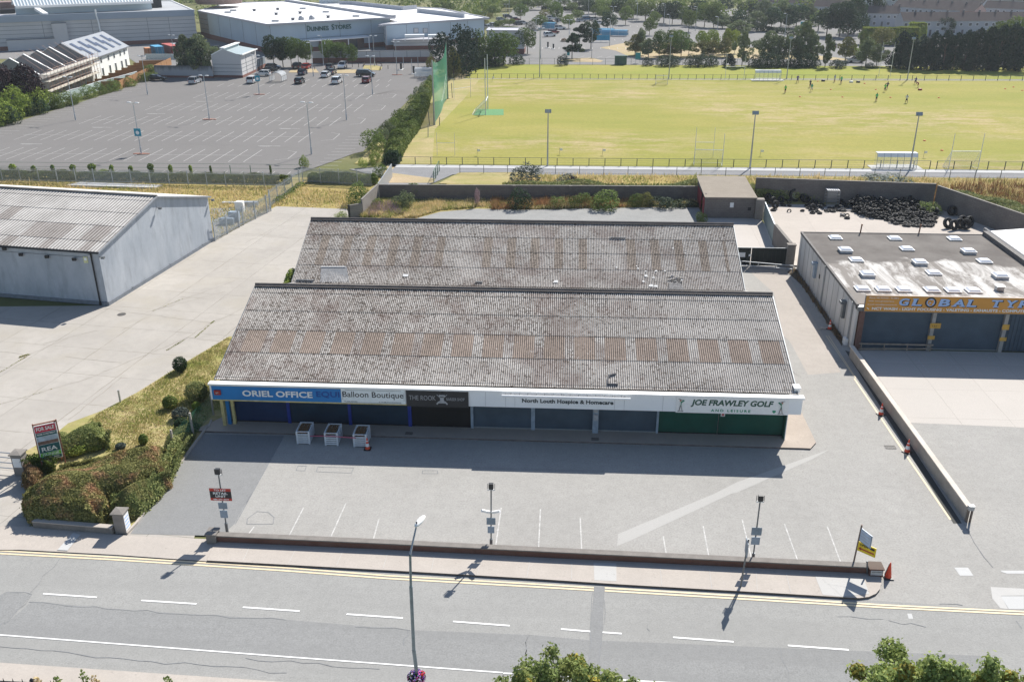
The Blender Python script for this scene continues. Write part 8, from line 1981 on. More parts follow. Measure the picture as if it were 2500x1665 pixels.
trees([('pine','dark',E4,2330,975,545,330),('birch','olive',E5,1010,915,570,290),('birch','birch',E5,1100,905,465,260),('birch','birch',E5,1230,955,635,300),('round','round',E5,1405,945,490,220),('birch','olive',E5,1620,930,690,360),('round','round',E5,1765,955,495,270),('birch','olive',E5,1490,930,740,260),('round','lime',E5,2110,900,510,210),('round','lime',E5,2290,880,490,210),('birch','olive',E5,2110,940,680,330),('birch','olive',E5,2290,930,670,300),('round','round',E5,1600,900,480,230),('round','round',E5,1890,930,640,220)], 'verge tree behind the middle of the pitch, %s from the left', gv)
trees([('round','yellow',E6,160,880,465,150),('round','yellow',E6,290,880,490,150),('birch','birch',E6,410,1095,530,310),('birch','olive',E6,130,940,620,260),('birch','birch',E6,830,1060,510,430),('birch','birch',E6,1010,1060,590,380),('birch','birch',E6,1390,1060,355,480),('birch','birch',E6,1270,1060,600,340),('birch','birch',E6,1560,1070,570,350),('birch','birch',E6,1775,1110,565,290),('birch','olive',E6,2110,1005,610,290),('birch','lime',E6,2240,965,735,200),('birch','birch',E7,75,960,535,320),('round','olive',E7,300,720,400,300),('round','green',E7,60,640,410,200),('birch','birch',E7,230,960,640,260)], 'loose pale-leaved tree behind the right half of the pitch, %s from the left', gv)
trees([('conif','conif',E7,x,yb,yt,w_) for x, yb, yt, w_ in ((560,985,450,330),(700,1000,480,330),(860,1000,500,330),(1010,1005,460,330),(1180,1000,430,340),(1330,1005,470,330),(1480,1005,430,330),(1640,1010,400,340),(1800,1010,380,340),(1960,1015,350,340),(2120,1015,330,340),(2290,1020,350,360),(620,900,560,300),(920,900,540,300),(1250,900,500,320),(1560,900,460,320),(1880,900,430,320),(2200,900,400,330))], 'tall dark conifer in the right-hand belt, %s from the left', 'dark conifer belt behind the right end of the pitch')
trees([('round','green',E7,2000,850,290,360),('round','green',E7,2230,840,235,420),('round','dark',E7,1210,520,250,260),('birch','birch',E7,860,860,520,260)], 'broader tree mixed into the conifer belt, %s from the left of four', 'broadleaf trees in the conifer belt')
trees([('conif','dark',E7,160,375,-120,460),('round','dark',E6,2010,610,20,420),('round','dark',E6,1800,600,130,420),('round','green',E6,1660,520,170,300),('conif','dark',E6,2250,560,-90,420),('round','dark',E6,2150,620,120,360)], 'massive dark tree before the distant terraces, %s from the left', 'massive dark trees before the terraces')
trees([('round','dark',E6,x,yb,yt,w_) if i % 2 else ('birch','birch',E6,x,yb,yt,w_+90) for i, (x, yb, yt, w_) in enumerate(((90,470,240,230),(90,240,-20,300),(350,620,330,300),(520,300,10,330),(650,520,185,320),(890,510,125,290),(1050,450,10,300),(1300,460,80,340),(1500,430,60,280),(1180,480,240,240),(780,330,0,260),(340,480,180,260)))], 'tall background park tree right of centre, %s from the left', 'background park trees right of centre')
trees([('round',('round','green','dark')[i % 3],E5,x,yb,yt,w_) if i % 3 else ('round','green',E5,x,yb,yt,w_) for i, (x, yb, yt, w_) in enumerate(((600,290,0,340),(855,415,95,210),(780,300,-10,300),(980,310,0,300),(1180,350,15,330),(1480,385,40,260),(1320,430,190,180),(1245,585,285,200),(1620,410,30,260),(1780,410,50,260),(1890,530,165,210),(2010,430,0,270),(2150,450,30,270),(2300,460,50,270),(560,530,190,250),(480,350,95,200),(360,280,80,150),(90,150,-30,240),(60,350,160,200),(440,230,-20,260),(250,240,-20,200)))], 'background tree around the far car park, %s from the left', 'far car park trees, middle part')
trees([('pine','dark',E5,100,810,400,260),('round','dark',E5,285,810,340,270)], 'big dark tree beside the blue banner, %s from the left of two', 'big dark trees beside the blue banner')
trees([('round','olive',E4,x,yb,yt,w_) if i % 7 == 5 else ('round',('green','round')[i % 2],E4,x,yb,yt,w_) for i, (x, yb, yt, w_) in enumerate(((190,150,-20,260),(285,200,60,210),(120,190,60,160),(870,210,30,190),(1030,290,80,190),(980,310,220,100),(1280,190,15,220),(1490,345,60,200),(1380,160,-20,240),(1600,180,-40,240),(1830,170,-40,240),(2085,395,35,220),(1900,310,160,190),(1820,490,250,240),(2270,475,240,190),(1125,490,340,170),(1300,440,310,190),(1310,560,430,250),(760,260,180,140),(900,450,330,110),(2330,200,40,200),(1050,130,-40,200),(500,40,-90,160),(2200,130,-40,240)))], 'small tree in the far car park behind the store, %s from left', 'far car park trees behind the store')
tree('bush','gfoil',E4,1660,480,340,160,'grey-green feathery bush beside a twin lamp in the far car park')
tree('bush','brown',E4,2200,690,630,110,'small brown bush beside the dark pine')
# tall clipped yellow-topped hedge
def inpoly(P_, poly):
    x, y = P_[:,0], P_[:,1]; c_ = np.zeros(len(P_), bool); j = len(poly)-1
    for i in range(len(poly)):
        xi, yi = poly[i][0], poly[i][1]; xj, yj = poly[j][0], poly[j][1]
        with np.errstate(divide='ignore', invalid='ignore'):
            t = ((yi > y) != (yj > y)) & (x < (xj-xi)*(y-yi)/(yj-yi+1e-12)+xi)
        c_ ^= t; j = i
    return c_
def edist(P_, poly):
    d = np.full(len(P_), 1e9)
    for i in range(len(poly)):
        a = np.array(poly[i][:2]); b_ = np.array(poly[(i+1) % len(poly)][:2]); ab = b_-a
        t = np.clip(((P_-a)@ab)/(ab@ab), 0, 1); q = a+t[:,None]*ab; d = np.minimum(d, np.linalg.norm(P_-q, axis=1))
    return d
def wob(P_, s, seed):
    r_ = np.random.default_rng(seed); k = r_.normal(size=(6,2))*s; ph = r_.uniform(0,6.28,6)
    return np.sin(P_@k.T+ph).mean(1)
def hedge_pts(poly, h, n, r=.7, bump=.12, bs=2.0, seed=1, side=True, frac=.68):
    poly = [(p[0], p[1]) for p in poly]; lo = np.min(poly, 0); hi = np.max(poly, 0); out = []; nn_ = []
    need = int(n*frac); P_ = rng.uniform(lo, hi, (need*4, 2)); P_ = P_[inpoly(P_, poly)][:need]
    d = edist(P_, poly); f = np.clip(d/r, 0, 1); z = h*np.sqrt(np.clip(1-(1-f)**2, .02, 1))*(1+bump*wob(P_, bs, seed)*1.6)
    e = .05; gx = edist(P_+[e,0], poly)-d; gy = edist(P_+[0,e], poly)-d; sl_ = (1-f)*1.6
    N_ = np.stack([-gx/e*sl_, -gy/e*sl_, np.ones(len(P_))*.8], 1); out.append(np.column_stack([P_, z-rng.random(len(P_))*.08])); nn_.append(N_)
    if side:
        per = [np.linalg.norm(np.subtract(poly[(i+1) % len(poly)], poly[i])) for i in range(len(poly))]; tot = sum(per); a = sum(poly[i][0]*poly[(i+1) % len(poly)][1]-poly[(i+1) % len(poly)][0]*poly[i][1] for i in range(len(poly)))
        for i in range(len(poly)):
            k = int((n-need)*per[i]/tot); p = np.array(poly[i]); q = np.array(poly[(i+1) % len(poly)]); t = rng.random(k)[:,None]; dv = (q-p)/per[i]; nv = np.array([dv[1],-dv[0]])*(1 if a > 0 else -1)
            zz = rng.random(k)**.8*h*.82; B_ = p+(q-p)*t; inn = r*(1-np.sqrt(1-(zz/h)**2))+.06*rng.normal(size=k); B_ = B_-nv*inn[:,None]
            out.append(np.column_stack([B_, zz])); nn_.append(np.tile([nv[0],nv[1],.25], (k,1)))
    P3 = np.concatenate(out); N3 = np.concatenate(nn_); N3 /= np.linalg.norm(N3, axis=1)[:,None]
    return P3, N3
def hedge(name, label, poly, h, n, size, mat, parent=None, **k):
    P_, N_ = hedge_pts(poly, h, n, **k); o = leaves(P_, N_, size, rng, LM[mat], name, parent, .42)
    if parent is None: o['label'] = label; o['category'] = 'hedge'
    return o
def rect(a, b_, w_):
    a = Vector((a[0],a[1])); b_ = Vector((b_[0],b_[1])); d = (b_-a).normalized(); n_ = Vector((-d.y,d.x))*w_/2
    return [a-n_, b_-n_, b_+n_, a+n_]
hh = hgt(E7(500,640), 2100+500/5.8875, 400/5.8875)
hedge('clipped_hedge', 'tall square-clipped hedge with a yellow-green top, left one', rect(E7(20,650), E7(500,650), 4), hh, 5000, .5, 'yellow', r=.3, bump=.03)
hedge('clipped_hedge', 'tall square-clipped hedge with a yellow-green top, right one', rect(E7(510,640), E7(800,640), 4), hh, 4000, .5, 'yellow', r=.3, bump=.03)
hedge('clipped_hedge', 'short taller block of clipped yellow-topped hedge behind the other two', rect(E7(690,600), E7(900,600), 4), hh+.6, 3000, .5, 'yellow', r=.3, bump=.03)
for a, b_, lb in ((E5(900,240),E5(2355,380),'behind the far car park, left part'),(E6(0,400),E6(1300,590),'behind the far car park, right part'),(E5(-500,165),E5(300,195),'at the back of the far car park')):
    hedge('low_hedge', 'low dark clipped hedge '+lb, rect(a, b_, 2.5), 1.6, 3500, .45, 'dark', r=.4)
# boundary hedge between store car park and pitch
hb_ = [A2(1150,1330), A2(1260,1340), A2(1330,1200), A2(1420,1080), A2(1500,900), A2(1545,700), A2(1500,690), A2(1400,850), A2(1280,1010), A2(1180,1160)]
hedge('overgrown_hedge', 'long overgrown bramble hedge running back beside the green netting', hb_, 1.9, 26000, .26, 'green', r=1.0, bump=.25, bs=1.2)
hedge('dark_hedge_end', 'dark clipped near end of the overgrown hedge', rect(A2(1150,1335), A2(1265,1338), 2.2), 1.7, 2600, .2, 'dark', r=.5)
# ivy strip along the palisade and ivy-clad posts
fa, fb = B1(-40,150), B1(2280,196)
hedge('ivy_strip', 'dark ivy growing along the foot of the store side of the palisade fence', rect((fa.x-6,fa.y+2.4), (fb.x+1,fb.y+2.6), 1.6), 1.15, 16000, .2, 'green', r=.5, bump=.3)
ga_, gb_ = B2(500,168), B2(1060,190)
hedge('ivy_strip', 'dark ivy filling the right-hand palisade section', rect((ga_.x,ga_.y+1.5), (gb_.x,gb_.y+1.6), 1.3), 1.4, 6000, .2, 'green', r=.5, bump=.3)
for i, (x, w_, yt) in enumerate(((0,60,1390),(120,60,1348),(290,40,1360),(447,32,1355),(490,50,1405),(612,50,1352),(770,70,1345),(930,34,1355),(1085,36,1362),(1250,54,1345),(1410,34,1355),(1575,26,1358),(1738,18,1362),(1900,9,1360),(2065,9,1360),(2228,14,1358),(145,95,1400),(860,90,1395))):
    b_ = A1(x, 1462); h = hgt(b_, x/3.3643, yt/3.3643); w2 = w_*.5*abs(A1(x+10,1462).x-A1(x,1462).x)/10
    o = thing('ivy_post', 'ivy-wrapped fence post at the store car park edge, %s from the left' % ORD[sorted((0,120,145,290,447,490,612,770,860,930,1085,1250,1410,1575,1738,1900,2065,2228)).index(x)], 'ivy post', (b_.x,b_.y,0), group='ivy-clad posts at the near edge of the store car park')
    m = MB(); m.tube([(0,0,0),(0,0,h)], .05, 6); m.obj('post', plain('post_green', (.03,.12,.07), .6), o)
    if w_ > 10:
        P_, N_ = blobpts([(0,0,h*.76,w2*.95,w2*.95,h*.24),(.05,0,h*.52,w2*.75,w2*.75,h*.28),(0,0,h*.25,w2*.85,w2*.85,h*.3)], 220+w_*8, rng, .4); leaves(P_, N_, .16, rng, LM['lime' if i % 3 else 'green'], 'ivy', o, .45)
# mesh fence behind ivy posts
o = thing('mesh_fence', 'dark green weld-mesh fence at the near edge of the store car park', 'fence'); m = MB(); a, b_ = A1(-60,1462), A2(900,1365)
for z in (.1,.9,1.7,2.3): m.beam(Vector((a.x,a.y,z)), Vector((b_.x-4,a.y+.4,z)), .03,.03)
m.obj('wires', plain('fence_green', (.03,.12,.07), .6), o)
# palisade fences
m_pal = plain('palisade', (.36,.40,.44), .5, .4, var=.1)
def palisade(label, P_, h, gap=.16, name='palisade_fence'):
    o = thing(name, label, 'fence')
    m = MB(); rl_ = MB()
    for a, b_ in zip(P_, P_[1:]):
        a = Vector((a[0],a[1],0)); b_ = Vector((b_[0],b_[1],0)); d = b_-a; L_ = d.length; u = d/L_; nx = Vector((-u.y,u.x,0)); n_ = int(L_/gap)
        for k in range(n_):
            p = a+u*(k+.5)*gap; q = u*.034; m.add([p-q+nx*.0+Vector((0,0,.08)), p+q+Vector((0,0,.08)), p+q+Vector((0,0,h-.1)), p+Vector((0,0,h)), p-q+Vector((0,0,h-.1)), p+nx*.02+Vector((0,0,h*.5))], [(0,1,2,3,4)])
        for z in (.3, h-.4): rl_.beam(a+nx*.04+Vector((0,0,z)), b_+nx*.04+Vector((0,0,z)), .04,.06)
        for k in range(int(L_/2.75)+1):
            p = a+u*k*2.75; mm = MB(); mm.box((p.x-.05,p.y+.02,0),(p.x+.05,p.y+.12,h)); mm.obj('post', m_pal, o)
    m.obj('pales', m_pal, o); rl_.obj('rails', m_pal, o); return o
palisade('long grey palisade fence between waste ground and store car park', [(fa.x-10,fa.y+.6),(fb.x+.5,fb.y+.2)], 2.1)
palisade('grey palisade fence section enclosing the small dry grass plot', [B2(470,155), B2(1040,188)], 2.2)
DF = [G(525,589), B1(2000,505), B1(2225,390), B2(200,360), B2(480,160)]
palisade('diagonal grey palisade fence from the grey warehouse corner to the grass plot', DF, 2.3, .17)
hedge('fence_weeds', 'weeds and ivy growing along the diagonal palisade fence', rect(B2(240,330), B2(470,175), .8), .6, 900, .14, 'green', r=.5, bump=.4)
# junk beside the fence
for x, y, w_, h_, mt, lb in ((1965,480,1.3,1.2,m_pillar,'grey-blue storage bin beside the diagonal fence'),(1905,500,1.8,.7,m_signback,'dark grey pallet stack beside the diagonal fence'),(2010,400,1.1,1.3,m_cap,'white chute lying on the bins by the diagonal fence'),(2090,350,2.2,.5,m_steel,'heap of metal sheets behind the diagonal fence'),(1930,330,2.6,.12,m_lgrey,'flat grey boards on the waste ground')):
    p = B1(x, y); m = MB(); m.prism([(-w_/2,-.4),(w_/2,-.45),(w_/2-.1,.4),(-w_/2+.05,.45)], 0, h_); m.box((-w_/2+.1,-.35,h_),(w_/2-.15,.3,h_+.05)); m.obj('scrap_pile', mt, loc=(p.x-.6,p.y+.3,0), label=lb, category='scrap')
p = B1(900,190); m = MB(); m.prism([(-6,-1.2),(7,-2.0),(7.5,-.6),(-5,.6)], 0, .25); m.obj('concrete_slab', m_path, loc=(p.x,p.y+1,0), label='pale flat slab pile behind the grey warehouse ridge', category='slab')
# near clipped hedges
H1 = [G(58,1250), D1(260,262), D1(560,282), D1(850,296), C1(885,1500), C1(890,1330,.8), C1(1130,1190,1.5), C1(1370,1090,1.5), C1(1400,930,1.2), C1(1250,890,1.6), C1(900,905,1.9), C1(480,985,1.9), C1(220,1180,1.9)]
hedge('big_hedge', 'huge rounded green and rust hedge at the corner of the entrance, below the sale board', H1, 1.95, 75000, .10, 'hedge', r=1.7, bump=.2, bs=1.6)
H2 = [D1(915,200), D1(1075,225), G(345,1262), C1(1330,1330), C1(1450,1110), C1(1530,960), C1(1420,950,1.2), C1(1370,1050,1.5), C1(1150,1150,1.6), C1(920,1270,1.6), C1(885,1400,1)]
hedge('kerb_hedge', 'greener clipped hedge along the car park kerb right of the big hedge', H2, 1.75, 42000, .10, 'hedge2', r=1.2, bump=.2, bs=1.8)
H3 = [C1(430,950,.8), C1(860,930), C1(885,850,.8), C1(825,670,1.3), C1(700,680,1.4), C1(540,760,1.4), C1(420,860,1.2)]
hedge('back_hedge', 'rounded green hedge behind the sale board at the yard edge', H3, 1.5, 26000, .10, 'hedge2', r=1.4, bump=.2, bs=1.0)
H4 = [C1(200,1130), C1(350,1130), C1(440,1040,1), C1(300,930,1.4), C1(200,970,1.4)]
hedge('pillar_shrub', 'dark green shrub between the left gate pillar and the sale board', H4, 1.5, 9000, .085, 'green', r=.8)
H5 = [C1(190,1250), C1(300,1290), C1(360,1180), C1(240,1150)]
hedge('brown_shrub', 'small brown dying shrub at the left end of the big hedge', H5, 1.3, 5000, .08, 'brown', r=.6)
hedge('ivy_patch', 'ivy and scrub spilling over the green mesh fence beside the shop', [C1(1330,1010), C1(1500,1000), C1(1560,900), C1(1640,760), C1(1500,720), C1(1400,840)], .7, 8000, .09, 'hedge2', r=.6, bump=.3)
def shrub(c, x, yb, wpx, hm, mat, label, n=3500, size=.07):
    b_ = c(x, yb); s_ = abs(c(x+10, yb).x-c(x, yb).x)/10; r_ = wpx*s_/2
    P_, N_ = blobpts([(0,0,hm*.52,r_,r_,hm*.5)]+[(random.uniform(-.3,.3)*r_, random.uniform(-.3,.3)*r_, hm*random.uniform(.4,.6), r_*.75, r_*.75, hm*.42) for k in range(4)], n, rng, .25)
    return leaves(P_, N_, size, rng, LM[mat], 'shrub', None, .4, label=label, category='bush', **{}) if False else _loc(leaves(P_, N_, size, rng, LM[mat], 'shrub', None, .4, label=label, category='bush'), b_, r_)
def _loc(o, b_, r_): o.location = (b_.x, b_.y+r_*.6, .02); return o
shrub(C1,1472,310,122,1.25,'dark','tightly clipped dark ball-shaped bush at the yard edge')
shrub(C1,1390,615,120,1.0,'green','round leafy bush on the grass bank between two larger shrubs')
shrub(C1,1600,560,190,1.5,'hedge2','wide clipped shrub beside the blue shop sign end', 7000)
shrub(C1,1612,625,70,.7,'lime','small bright shrub in front of the wide clipped one')
shrub(C1,1470,705,150,.8,'gfoil','grey-green shrub behind the mesh fence top')
shrub(C1,1480,800,110,1.0,'dark','dark shrub pressed against the green mesh fence')
shrub(C1,1175,905,70,.8,'green','small lone bush in the middle of the grass bank')
shrub(C1,985,940,80,.4,'gfoil','low grey-green plant beside the yellow-green patch')
shrub(C1,600,1000,200,.8,'lime','low yellow-orange shrub between the sale board and the big hedge', 3500)
shrub(C1,500,930,120,1.1,'hedge2','clipped green shrub just right of the sale board', 3500)
shrub(C1,745,955,170,.55,'lime','low yellow-green shrub at the foot of the rear hedge', 3000)
# mesh fence on the bank
o = thing('mesh_fence', 'sagging green mesh fence on concrete posts between grass bank and shop', 'fence'); FP = [C1(1430,930), C1(1590,830), C1(1755,650)]
for p, h in zip(FP, (1.5,1.9,1.7)): m = MB(); m.box((-.06,-.06,0),(.06,.06,h)); m.obj('post', m_pave, o, loc=(p.x,p.y,0))
m = MB(); 
for (a, ha), (b_, hb2) in zip(zip(FP, (1.2,1.8)), zip(FP[1:], (1.8,1.6))): m.add([(a.x,a.y,.1),(b_.x,b_.y,.1),(b_.x,b_.y,hb2),(a.x,a.y,ha)], [(0,1,2,3)])
m.obj('mesh', alpha_mat('mesh_green', (.05,.20,.13), .38), o)
p = C1(990,545); m = MB(); m.box((-.05,-.05,0),(.05,.05,1.0)); m.obj('marker_post', m_steel, loc=(p.x,p.y,0), label='short grey marker post at the grass edge of the yard', category='post')
# scrub behind the shops
def blades(name, poly, n, h, mat, w_=.03, seed=0, z=0, parent=None, cl=1.0, **tags):
    poly = [(p[0],p[1]) for p in poly]; lo = np.min(poly, 0); hi = np.max(poly, 0); P_ = rng.uniform(lo, hi, (n*4, 2)); P_ = P_[inpoly(P_, poly)]
    w = wob(P_, cl, seed); P_ = P_[(w+rng.normal(size=len(w))*.25) > -.15][:n]; k = len(P_)
    hh_ = h*rng.uniform(.4,1.2,k)*(1+.8*wob(P_, cl*.7, seed+1)); a = rng.uniform(0,6.28,k); ww = w_*rng.uniform(.6,1.5,k); lx, ly = rng.normal(size=k)*h*.35, rng.normal(size=k)*h*.35
    dx, dy = np.cos(a)*ww, np.sin(a)*ww; Z0 = np.full(k, z)
    V_ = np.stack([np.column_stack([P_[:,0]-dx, P_[:,1]-dy, Z0]), np.column_stack([P_[:,0]+dx, P_[:,1]+dy, Z0]), np.column_stack([P_[:,0]+lx, P_[:,1]+ly, Z0+np.abs(hh_)])], 1).reshape(-1,3)
    me = bpy.data.meshes.new(name); me.vertices.add(k*3); me.vertices.foreach_set('co', V_.ravel()); me.loops.add(k*3); me.loops.foreach_set('vertex_index', np.arange(k*3, dtype=np.int32)); me.polygons.add(k)
    me.polygons.foreach_set('loop_start', np.arange(0,k*3,3,dtype=np.int32)); me.polygons.foreach_set('loop_total', np.full(k,3,dtype=np.int32)); me.materials.append(LM[mat]); me.update(calc_edges=True)
    return link(name, me, parent, **tags)
def stuff(o): o['kind'] = 'stuff'; return o
WM = [B2(940,445), B2(1000,330), (-24.4,115.9), (16.4,116.9), B3(1690,345), B3(1000,355), B3(500,372), B3(0,378), B2(2355,374), B2(1900,362), B2(1600,385), B2(1400,445)]
stuff(blades('wild_grass', WM, 16000, .55, 'straw', .045, 3)); stuff(blades('green_weeds', WM, 12000, .5, 'blade', .05, 9)); stuff(blades('rusty_weeds', [B3(0,378), B3(0,300), B3(1500,330), B3(1000,360)], 6000, .8, 'rust', .05, 5, cl=1.6))
for i, (a, b_) in enumerate(((C1(0,560),C1(500,415)), (C1(0,300),C1(250,150)), (C1(1370,120),C1(1520,30)), (B1(1600,1430),B1(1760,1290)), (B1(1250,1210),B1(1500,1110)), (C1(160,180),C1(240,150)))):
    stuff(blades('joint_weeds', rect(a, b_, .12), 220, .08, 'blade', .03, i, cl=2.5))
stuff(blades('wall_foot_weeds', [(23.1,91),(23.7,91),(23.7,73),(23.1,73)], 700, .2, 'brown', .04, 40, cl=1.5))
stuff(blades('pink_willowherb', [B2(1000,440), B2(1010,350), B2(1200,340), B2(1300,420)], 1500, .9, 'pink', .06, 2, cl=2))
WG = [(-96,98.5), (-40.4,98.5), G(523,589), B2(250,345), B2(830,368), B2(880,330), (-26.2,120), (fb.x,fb.y), (fa.x,fa.y)]
stuff(blades('dry_meadow', WG, 22000, .4, 'straw', .06, 4, cl=.8)); stuff(blades('meadow_green', WG, 9000, .35, 'blade', .06, 14, cl=.8))
BK = [(-10,118.2), (46,118.2), (52,105), (60,96), (100,104), (110,131.5), (16,131.5), (-8,130)]
stuff(blades('bank_grass_tall', BK, 24000, .6, 'straw', .07, 6, cl=.5)); stuff(blades('bank_grass_green', BK, 14000, .5, 'blade', .07, 16, cl=.5)); stuff(blades('bank_rust_grass', [(46,118),(54,101),(95,110),(100,129),(50,127)], 12000, 1.0, 'rust', .08, 26, cl=.6))
GB = [G(555,826), C1(1530,225), C1(1120,480), C1(830,630), C1(700,720), C1(880,960), C1(1300,1010), C1(1560,880), C1(1740,620), (-24.5,58), (-24.3,68)]
stuff(blades('bank_turf', GB, 14000, .16, 'blade', .03, 8, z=.03, cl=1.5)); stuff(blades('bank_dry_turf', GB, 11000, .14, 'straw', .025, 18, z=.03, cl=1.5))
hedge('bramble_bank', 'low bramble thicket on top of the bank behind the long block wall', [(-9,117.9),(16,118.4),(46,117.6),(47,120.2),(20,121.6),(-9,121.2)], 1.75, 26000, .2, 'hedge2', r=.9, bump=.35, bs=.9)
hedge('bramble_bank', 'bramble thicket spilling over the diagonal wall', [(47.3,117.2),(52.8,103),(56,104),(55,113),(50,119)], 1.9, 9000, .2, 'hedge2', r=.9, bump=.35, bs=.9)
trees([('bush','gfoil',B3,285,175,2,270),('bush','gfoil',B3,620,180,85,190),('bush','purple',B3,655,182,95,100)], 'dark bluish bush on the bank behind the block wall, %s from the left of three', 'bluish bushes behind the block wall', .0)
trees([('bush','dark',B3,235,365,195,200),('bush','green',B3,545,355,270,150),('bush','green',B3,690,355,258,140),('bush','green',B3,765,340,235,120),('bush','green',B3,935,365,213,270),('bush','green',B3,1185,345,240,130),('bush','olive',B3,1265,345,228,130),('bush','dark',B3,1400,350,270,260),('bush','dark',B3,1590,345,295,220),('bush','green',B3,1720,475,395,110),('bush','birch',B2,1300,358,213,180),('bush','pink',B2,1900,348,195,45),('bush','green',B2,1070,350,290,150)], 'weedy bush against the long block wall, %s from the left', 'weedy bushes in front of the long block wall')
trees([('bush','green',B4,1570,405,315,200),('bush','rust',B4,1540,330,262,90)], 'overgrown weeds in the tyre yard corner, %s from the left of two', 'weeds in the tyre yard corner')
tree('bush','lime',B4,1950,400,262,220,'bright green mounded bush beyond the diagonal wall')
tree('bush','gfoil',B4,1230,190,90,420,'grey-green bramble mound on the bank behind the tyre yard')
trees([('bush','green',B2,935,330,150,190),('bush','lime',B2,785,455,392,120)], 'leafy bush at the short concrete panel wall, %s from the left of two', 'bushes at the concrete panel wall')
p, n_ = [], []
for cy, cz, ry, rz_ in ((84,2.6,2.0,1.8),(80.5,1.8,1.2,1.5),(76,3.0,1.6,1.5),(74.6,2.4,1.4,1.6)):
    a, b_ = blobpts([(-24.75,cy,cz,.55,ry,rz_)], 1600, rng, .4); p.append(a); n_.append(b_)
leaves(np.concatenate(p), np.concatenate(n_), .16, rng, LM['lime'], 'wall_ivy', None, .45, label='bright green ivy climbing the left side wall of the rear warehouse', category='ivy')
a, b_ = blobpts([(B2(1390,200,1.3).x,116.85,1.2,1.3,.25,1.0)], 1500, rng, .5); leaves(a, b_, .14, rng, LM['green'], 'wall_ivy', None, .4, label='patch of ivy hanging down the long block wall', category='ivy')
# far woodland mass filling the horizon between the listed trees
bl = []
R9 = random.Random(9)
for k in range(420):
    x = R9.uniform(-45,330); y = R9.uniform(375,650)
    if x < 60 and y < 470 and x > -35: continue
    if x > 118 and y < 560: continue
    h = R9.uniform(6,10); bl.append((x,y,h*.5,R9.uniform(3,5),R9.uniform(3,5),h*.5))
for k in range(120): h = R9.uniform(5,9); bl.append((R9.uniform(-330,-50), R9.uniform(395,640), h*.5, 4, 4, h*.5))
P_, N_ = blobpts(bl, 60000, rng, .35); stuff(leaves(P_, N_, .75, rng, LM['green'], 'far_woodland', None, .45))
# near tree crowns at the bottom edge
def near_tree(cx, cy, zt, rad_, label, mats, n, tips):
    o = thing('broadleaf_tree', label, 'tree', (cx,cy,0)); zc = zt-rad_*.9
    m = MB(); m.tube([(0,0,0),(.1,0,zc*.6),(0,.1,zc)], [.22,.17,.1], 10)
    R_ = random.Random(int(cx*10)); bl = []
    for k in range(34):
        a = R_.uniform(0,6.28); u = R_.uniform(-.3,.95); q = math.sqrt(1-u*u)*R_.uniform(.55,1); s_ = R_.uniform(.32,.62)
        c_ = (math.cos(a)*q*rad_, math.sin(a)*q*rad_, zc+u*rad_*.75); bl.append((*c_, s_, s_, s_*.85)); 
        if k % 2 == 0: m.tube([(0,.1,zc-.5),(c_[0]*.6,c_[1]*.6,(zc+c_[2])/2-.1),c_], [.06,.04,.015], 5)
    for (dx, dz) in tips: bl.append((dx, 0, zt+dz-.45, .30,.30,.45)); bl.append((dx+.1, .1, zt+dz-.95, .42,.42,.5)); bl.append((dx-.15, .1, zt+dz-1.5, .5,.5,.5))
    m.obj('trunk', m_bark, o); P_, N_ = blobpts(bl, n, rng, .75); P_ += rng.normal(size=P_.shape)*.09; N_[:,2] += .35; N_ /= np.linalg.norm(N_, axis=1)[:,None]
    k = int(len(P_)*.86); leaves(P_[:k], N_[:k], .12, rng, LM[mats[0]], 'crown', o, .5, 1.4)
    P2, N2 = blobpts([b_ for b_ in bl if R_.random() < .3], int(n*.22), rng, .25); leaves(P2, N2, .13, rng, LM[mats[1]], 'yellowing_leaves', o, .35, 1.5)
LM['nearleaf'] = leafmat('leaf_near', (.18,.25,.08), (.34,.40,.14), (.30,.33,.10), transl=.3, scale=1.5)
LM['nearyel'] = leafmat('leaf_near_yellow', (.40,.36,.06), (.48,.36,.08), (.32,.32,.08), transl=.3)
q = PY(1200+640/3.3643, 1205+1450/3.3643, 27.0); near_tree(q.x, 27.0, q.z, 3.7, 'leafy tree crown cut by the bottom edge in the middle', ('nearleaf','nearyel'), 30000, ((-.95,.45),(.45,.05),(1.45,-.1),(2.4,-.3),(-1.9,-.05),(-2.6,-.5),(3.2,-.6),(.9,-.3)))
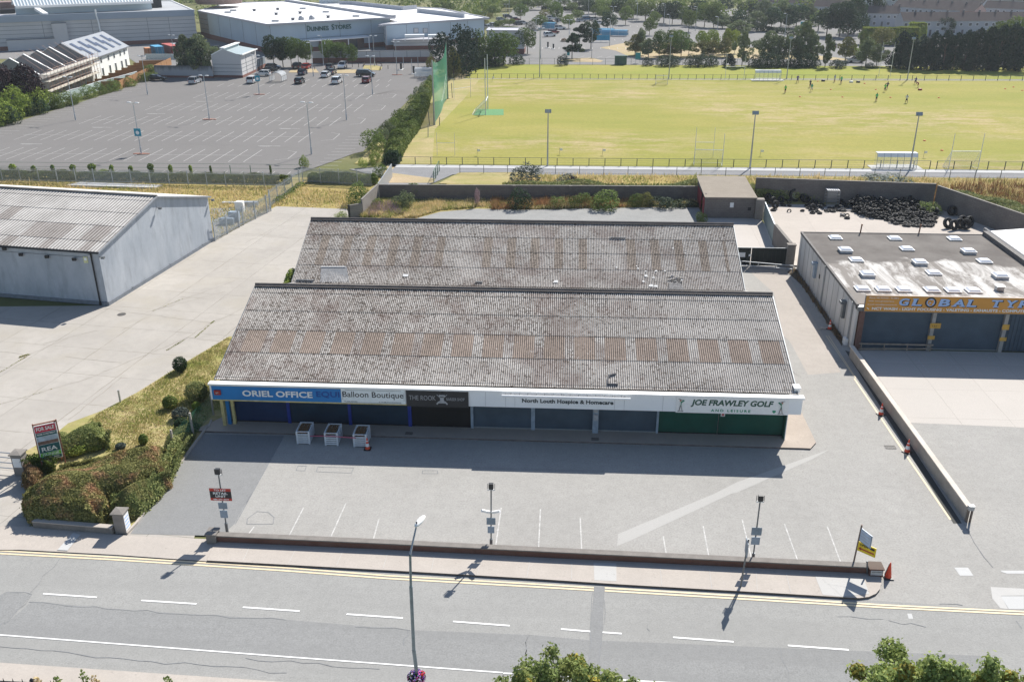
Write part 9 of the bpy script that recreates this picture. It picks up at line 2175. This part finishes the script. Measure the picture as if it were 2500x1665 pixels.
q = PY(1800+1850/3.3643, 1205+1440/3.3643, 27.0); near_tree(q.x, 27.0, q.z, 4.1, 'large leafy tree crown in the bottom right corner', ('nearleaf','nearyel'), 36000, ((-1.1,.55),(1.0,.6),(-2.0,.2),(1.8,.0),(0,.2),(2.6,-.1),(-2.8,-.3),(-.5,.35),(3.3,-.3)))
for i, (x, y) in enumerate(((720,1450),(800,1500),(1400,1510),(330,1520),(500,1530))):
    b_ = D1(x, 1560); h = .55+.3*(i == 0); P_, N_ = blobpts([(0,0,h*.6,.16,.14,h*.5),(.14,0,h*.4,.1,.1,h*.3)], 60, rng, .6); leaves(P_, N_, .09, rng, LM['green' if i % 2 == 0 else 'straw'], 'weed_plant', None, .5, label='spindly weed rising at the bottom left edge, %s from the left' % ORD[(2,3,4,0,1)[i]], category='weed', group='weeds at the bottom left edge').location = (b_.x,b_.y-.2,.12)
o = thing('iron_railing', 'black iron railing with spiked finials at the bottom left corner', 'railing'); a = D1(-200,1530,.9); b_ = D1(420,1560,.9); m = MB(); m.beam(a, b_, .05,.05); m.beam(a-Vector((0,0,.6)), b_-Vector((0,0,.6)), .04,.04); m.obj('rail', m_blk, o)
for k in range(9):
    p = a.lerp(b_, k/8); m = MB(); m.tube([(0,0,-.9),(0,0,.0),(0,0,.22)], [.03,.03,.005], 6); m.obj('bar', m_blk, o, loc=p)
for k in (2,6):
    p = a.lerp(b_, k/8); m = MB(); m.lathe([(0,-.02),(.09,.02),(.06,.10),(.1,.16),(0,.3)], 8); m.obj('finial', m_blk, o, loc=p)
# ------------------------------------------------------------------ haze in the air
b = MB(); b.box((-420,-60,-1.2),(480,700,34)); hz = b.obj('haze', bpy.data.materials.new('haze')); hz['kind'] = 'stuff'
hm = hz.data.materials[0]; hm.use_nodes = True; t_ = hm.node_tree
for n_ in list(t_.nodes):
    if n_.type != 'OUTPUT_MATERIAL': t_.nodes.remove(n_)
pvn = t_.nodes.new('ShaderNodeVolumePrincipled'); pvn.inputs['Density'].default_value = .00015; pvn.inputs['Color'].default_value = (.80,.87,.95,1); pvn.inputs['Anisotropy'].default_value = .3
t_.links.new(pvn.outputs[0], [n_ for n_ in t_.nodes if n_.type == 'OUTPUT_MATERIAL'][0].inputs['Volume'])
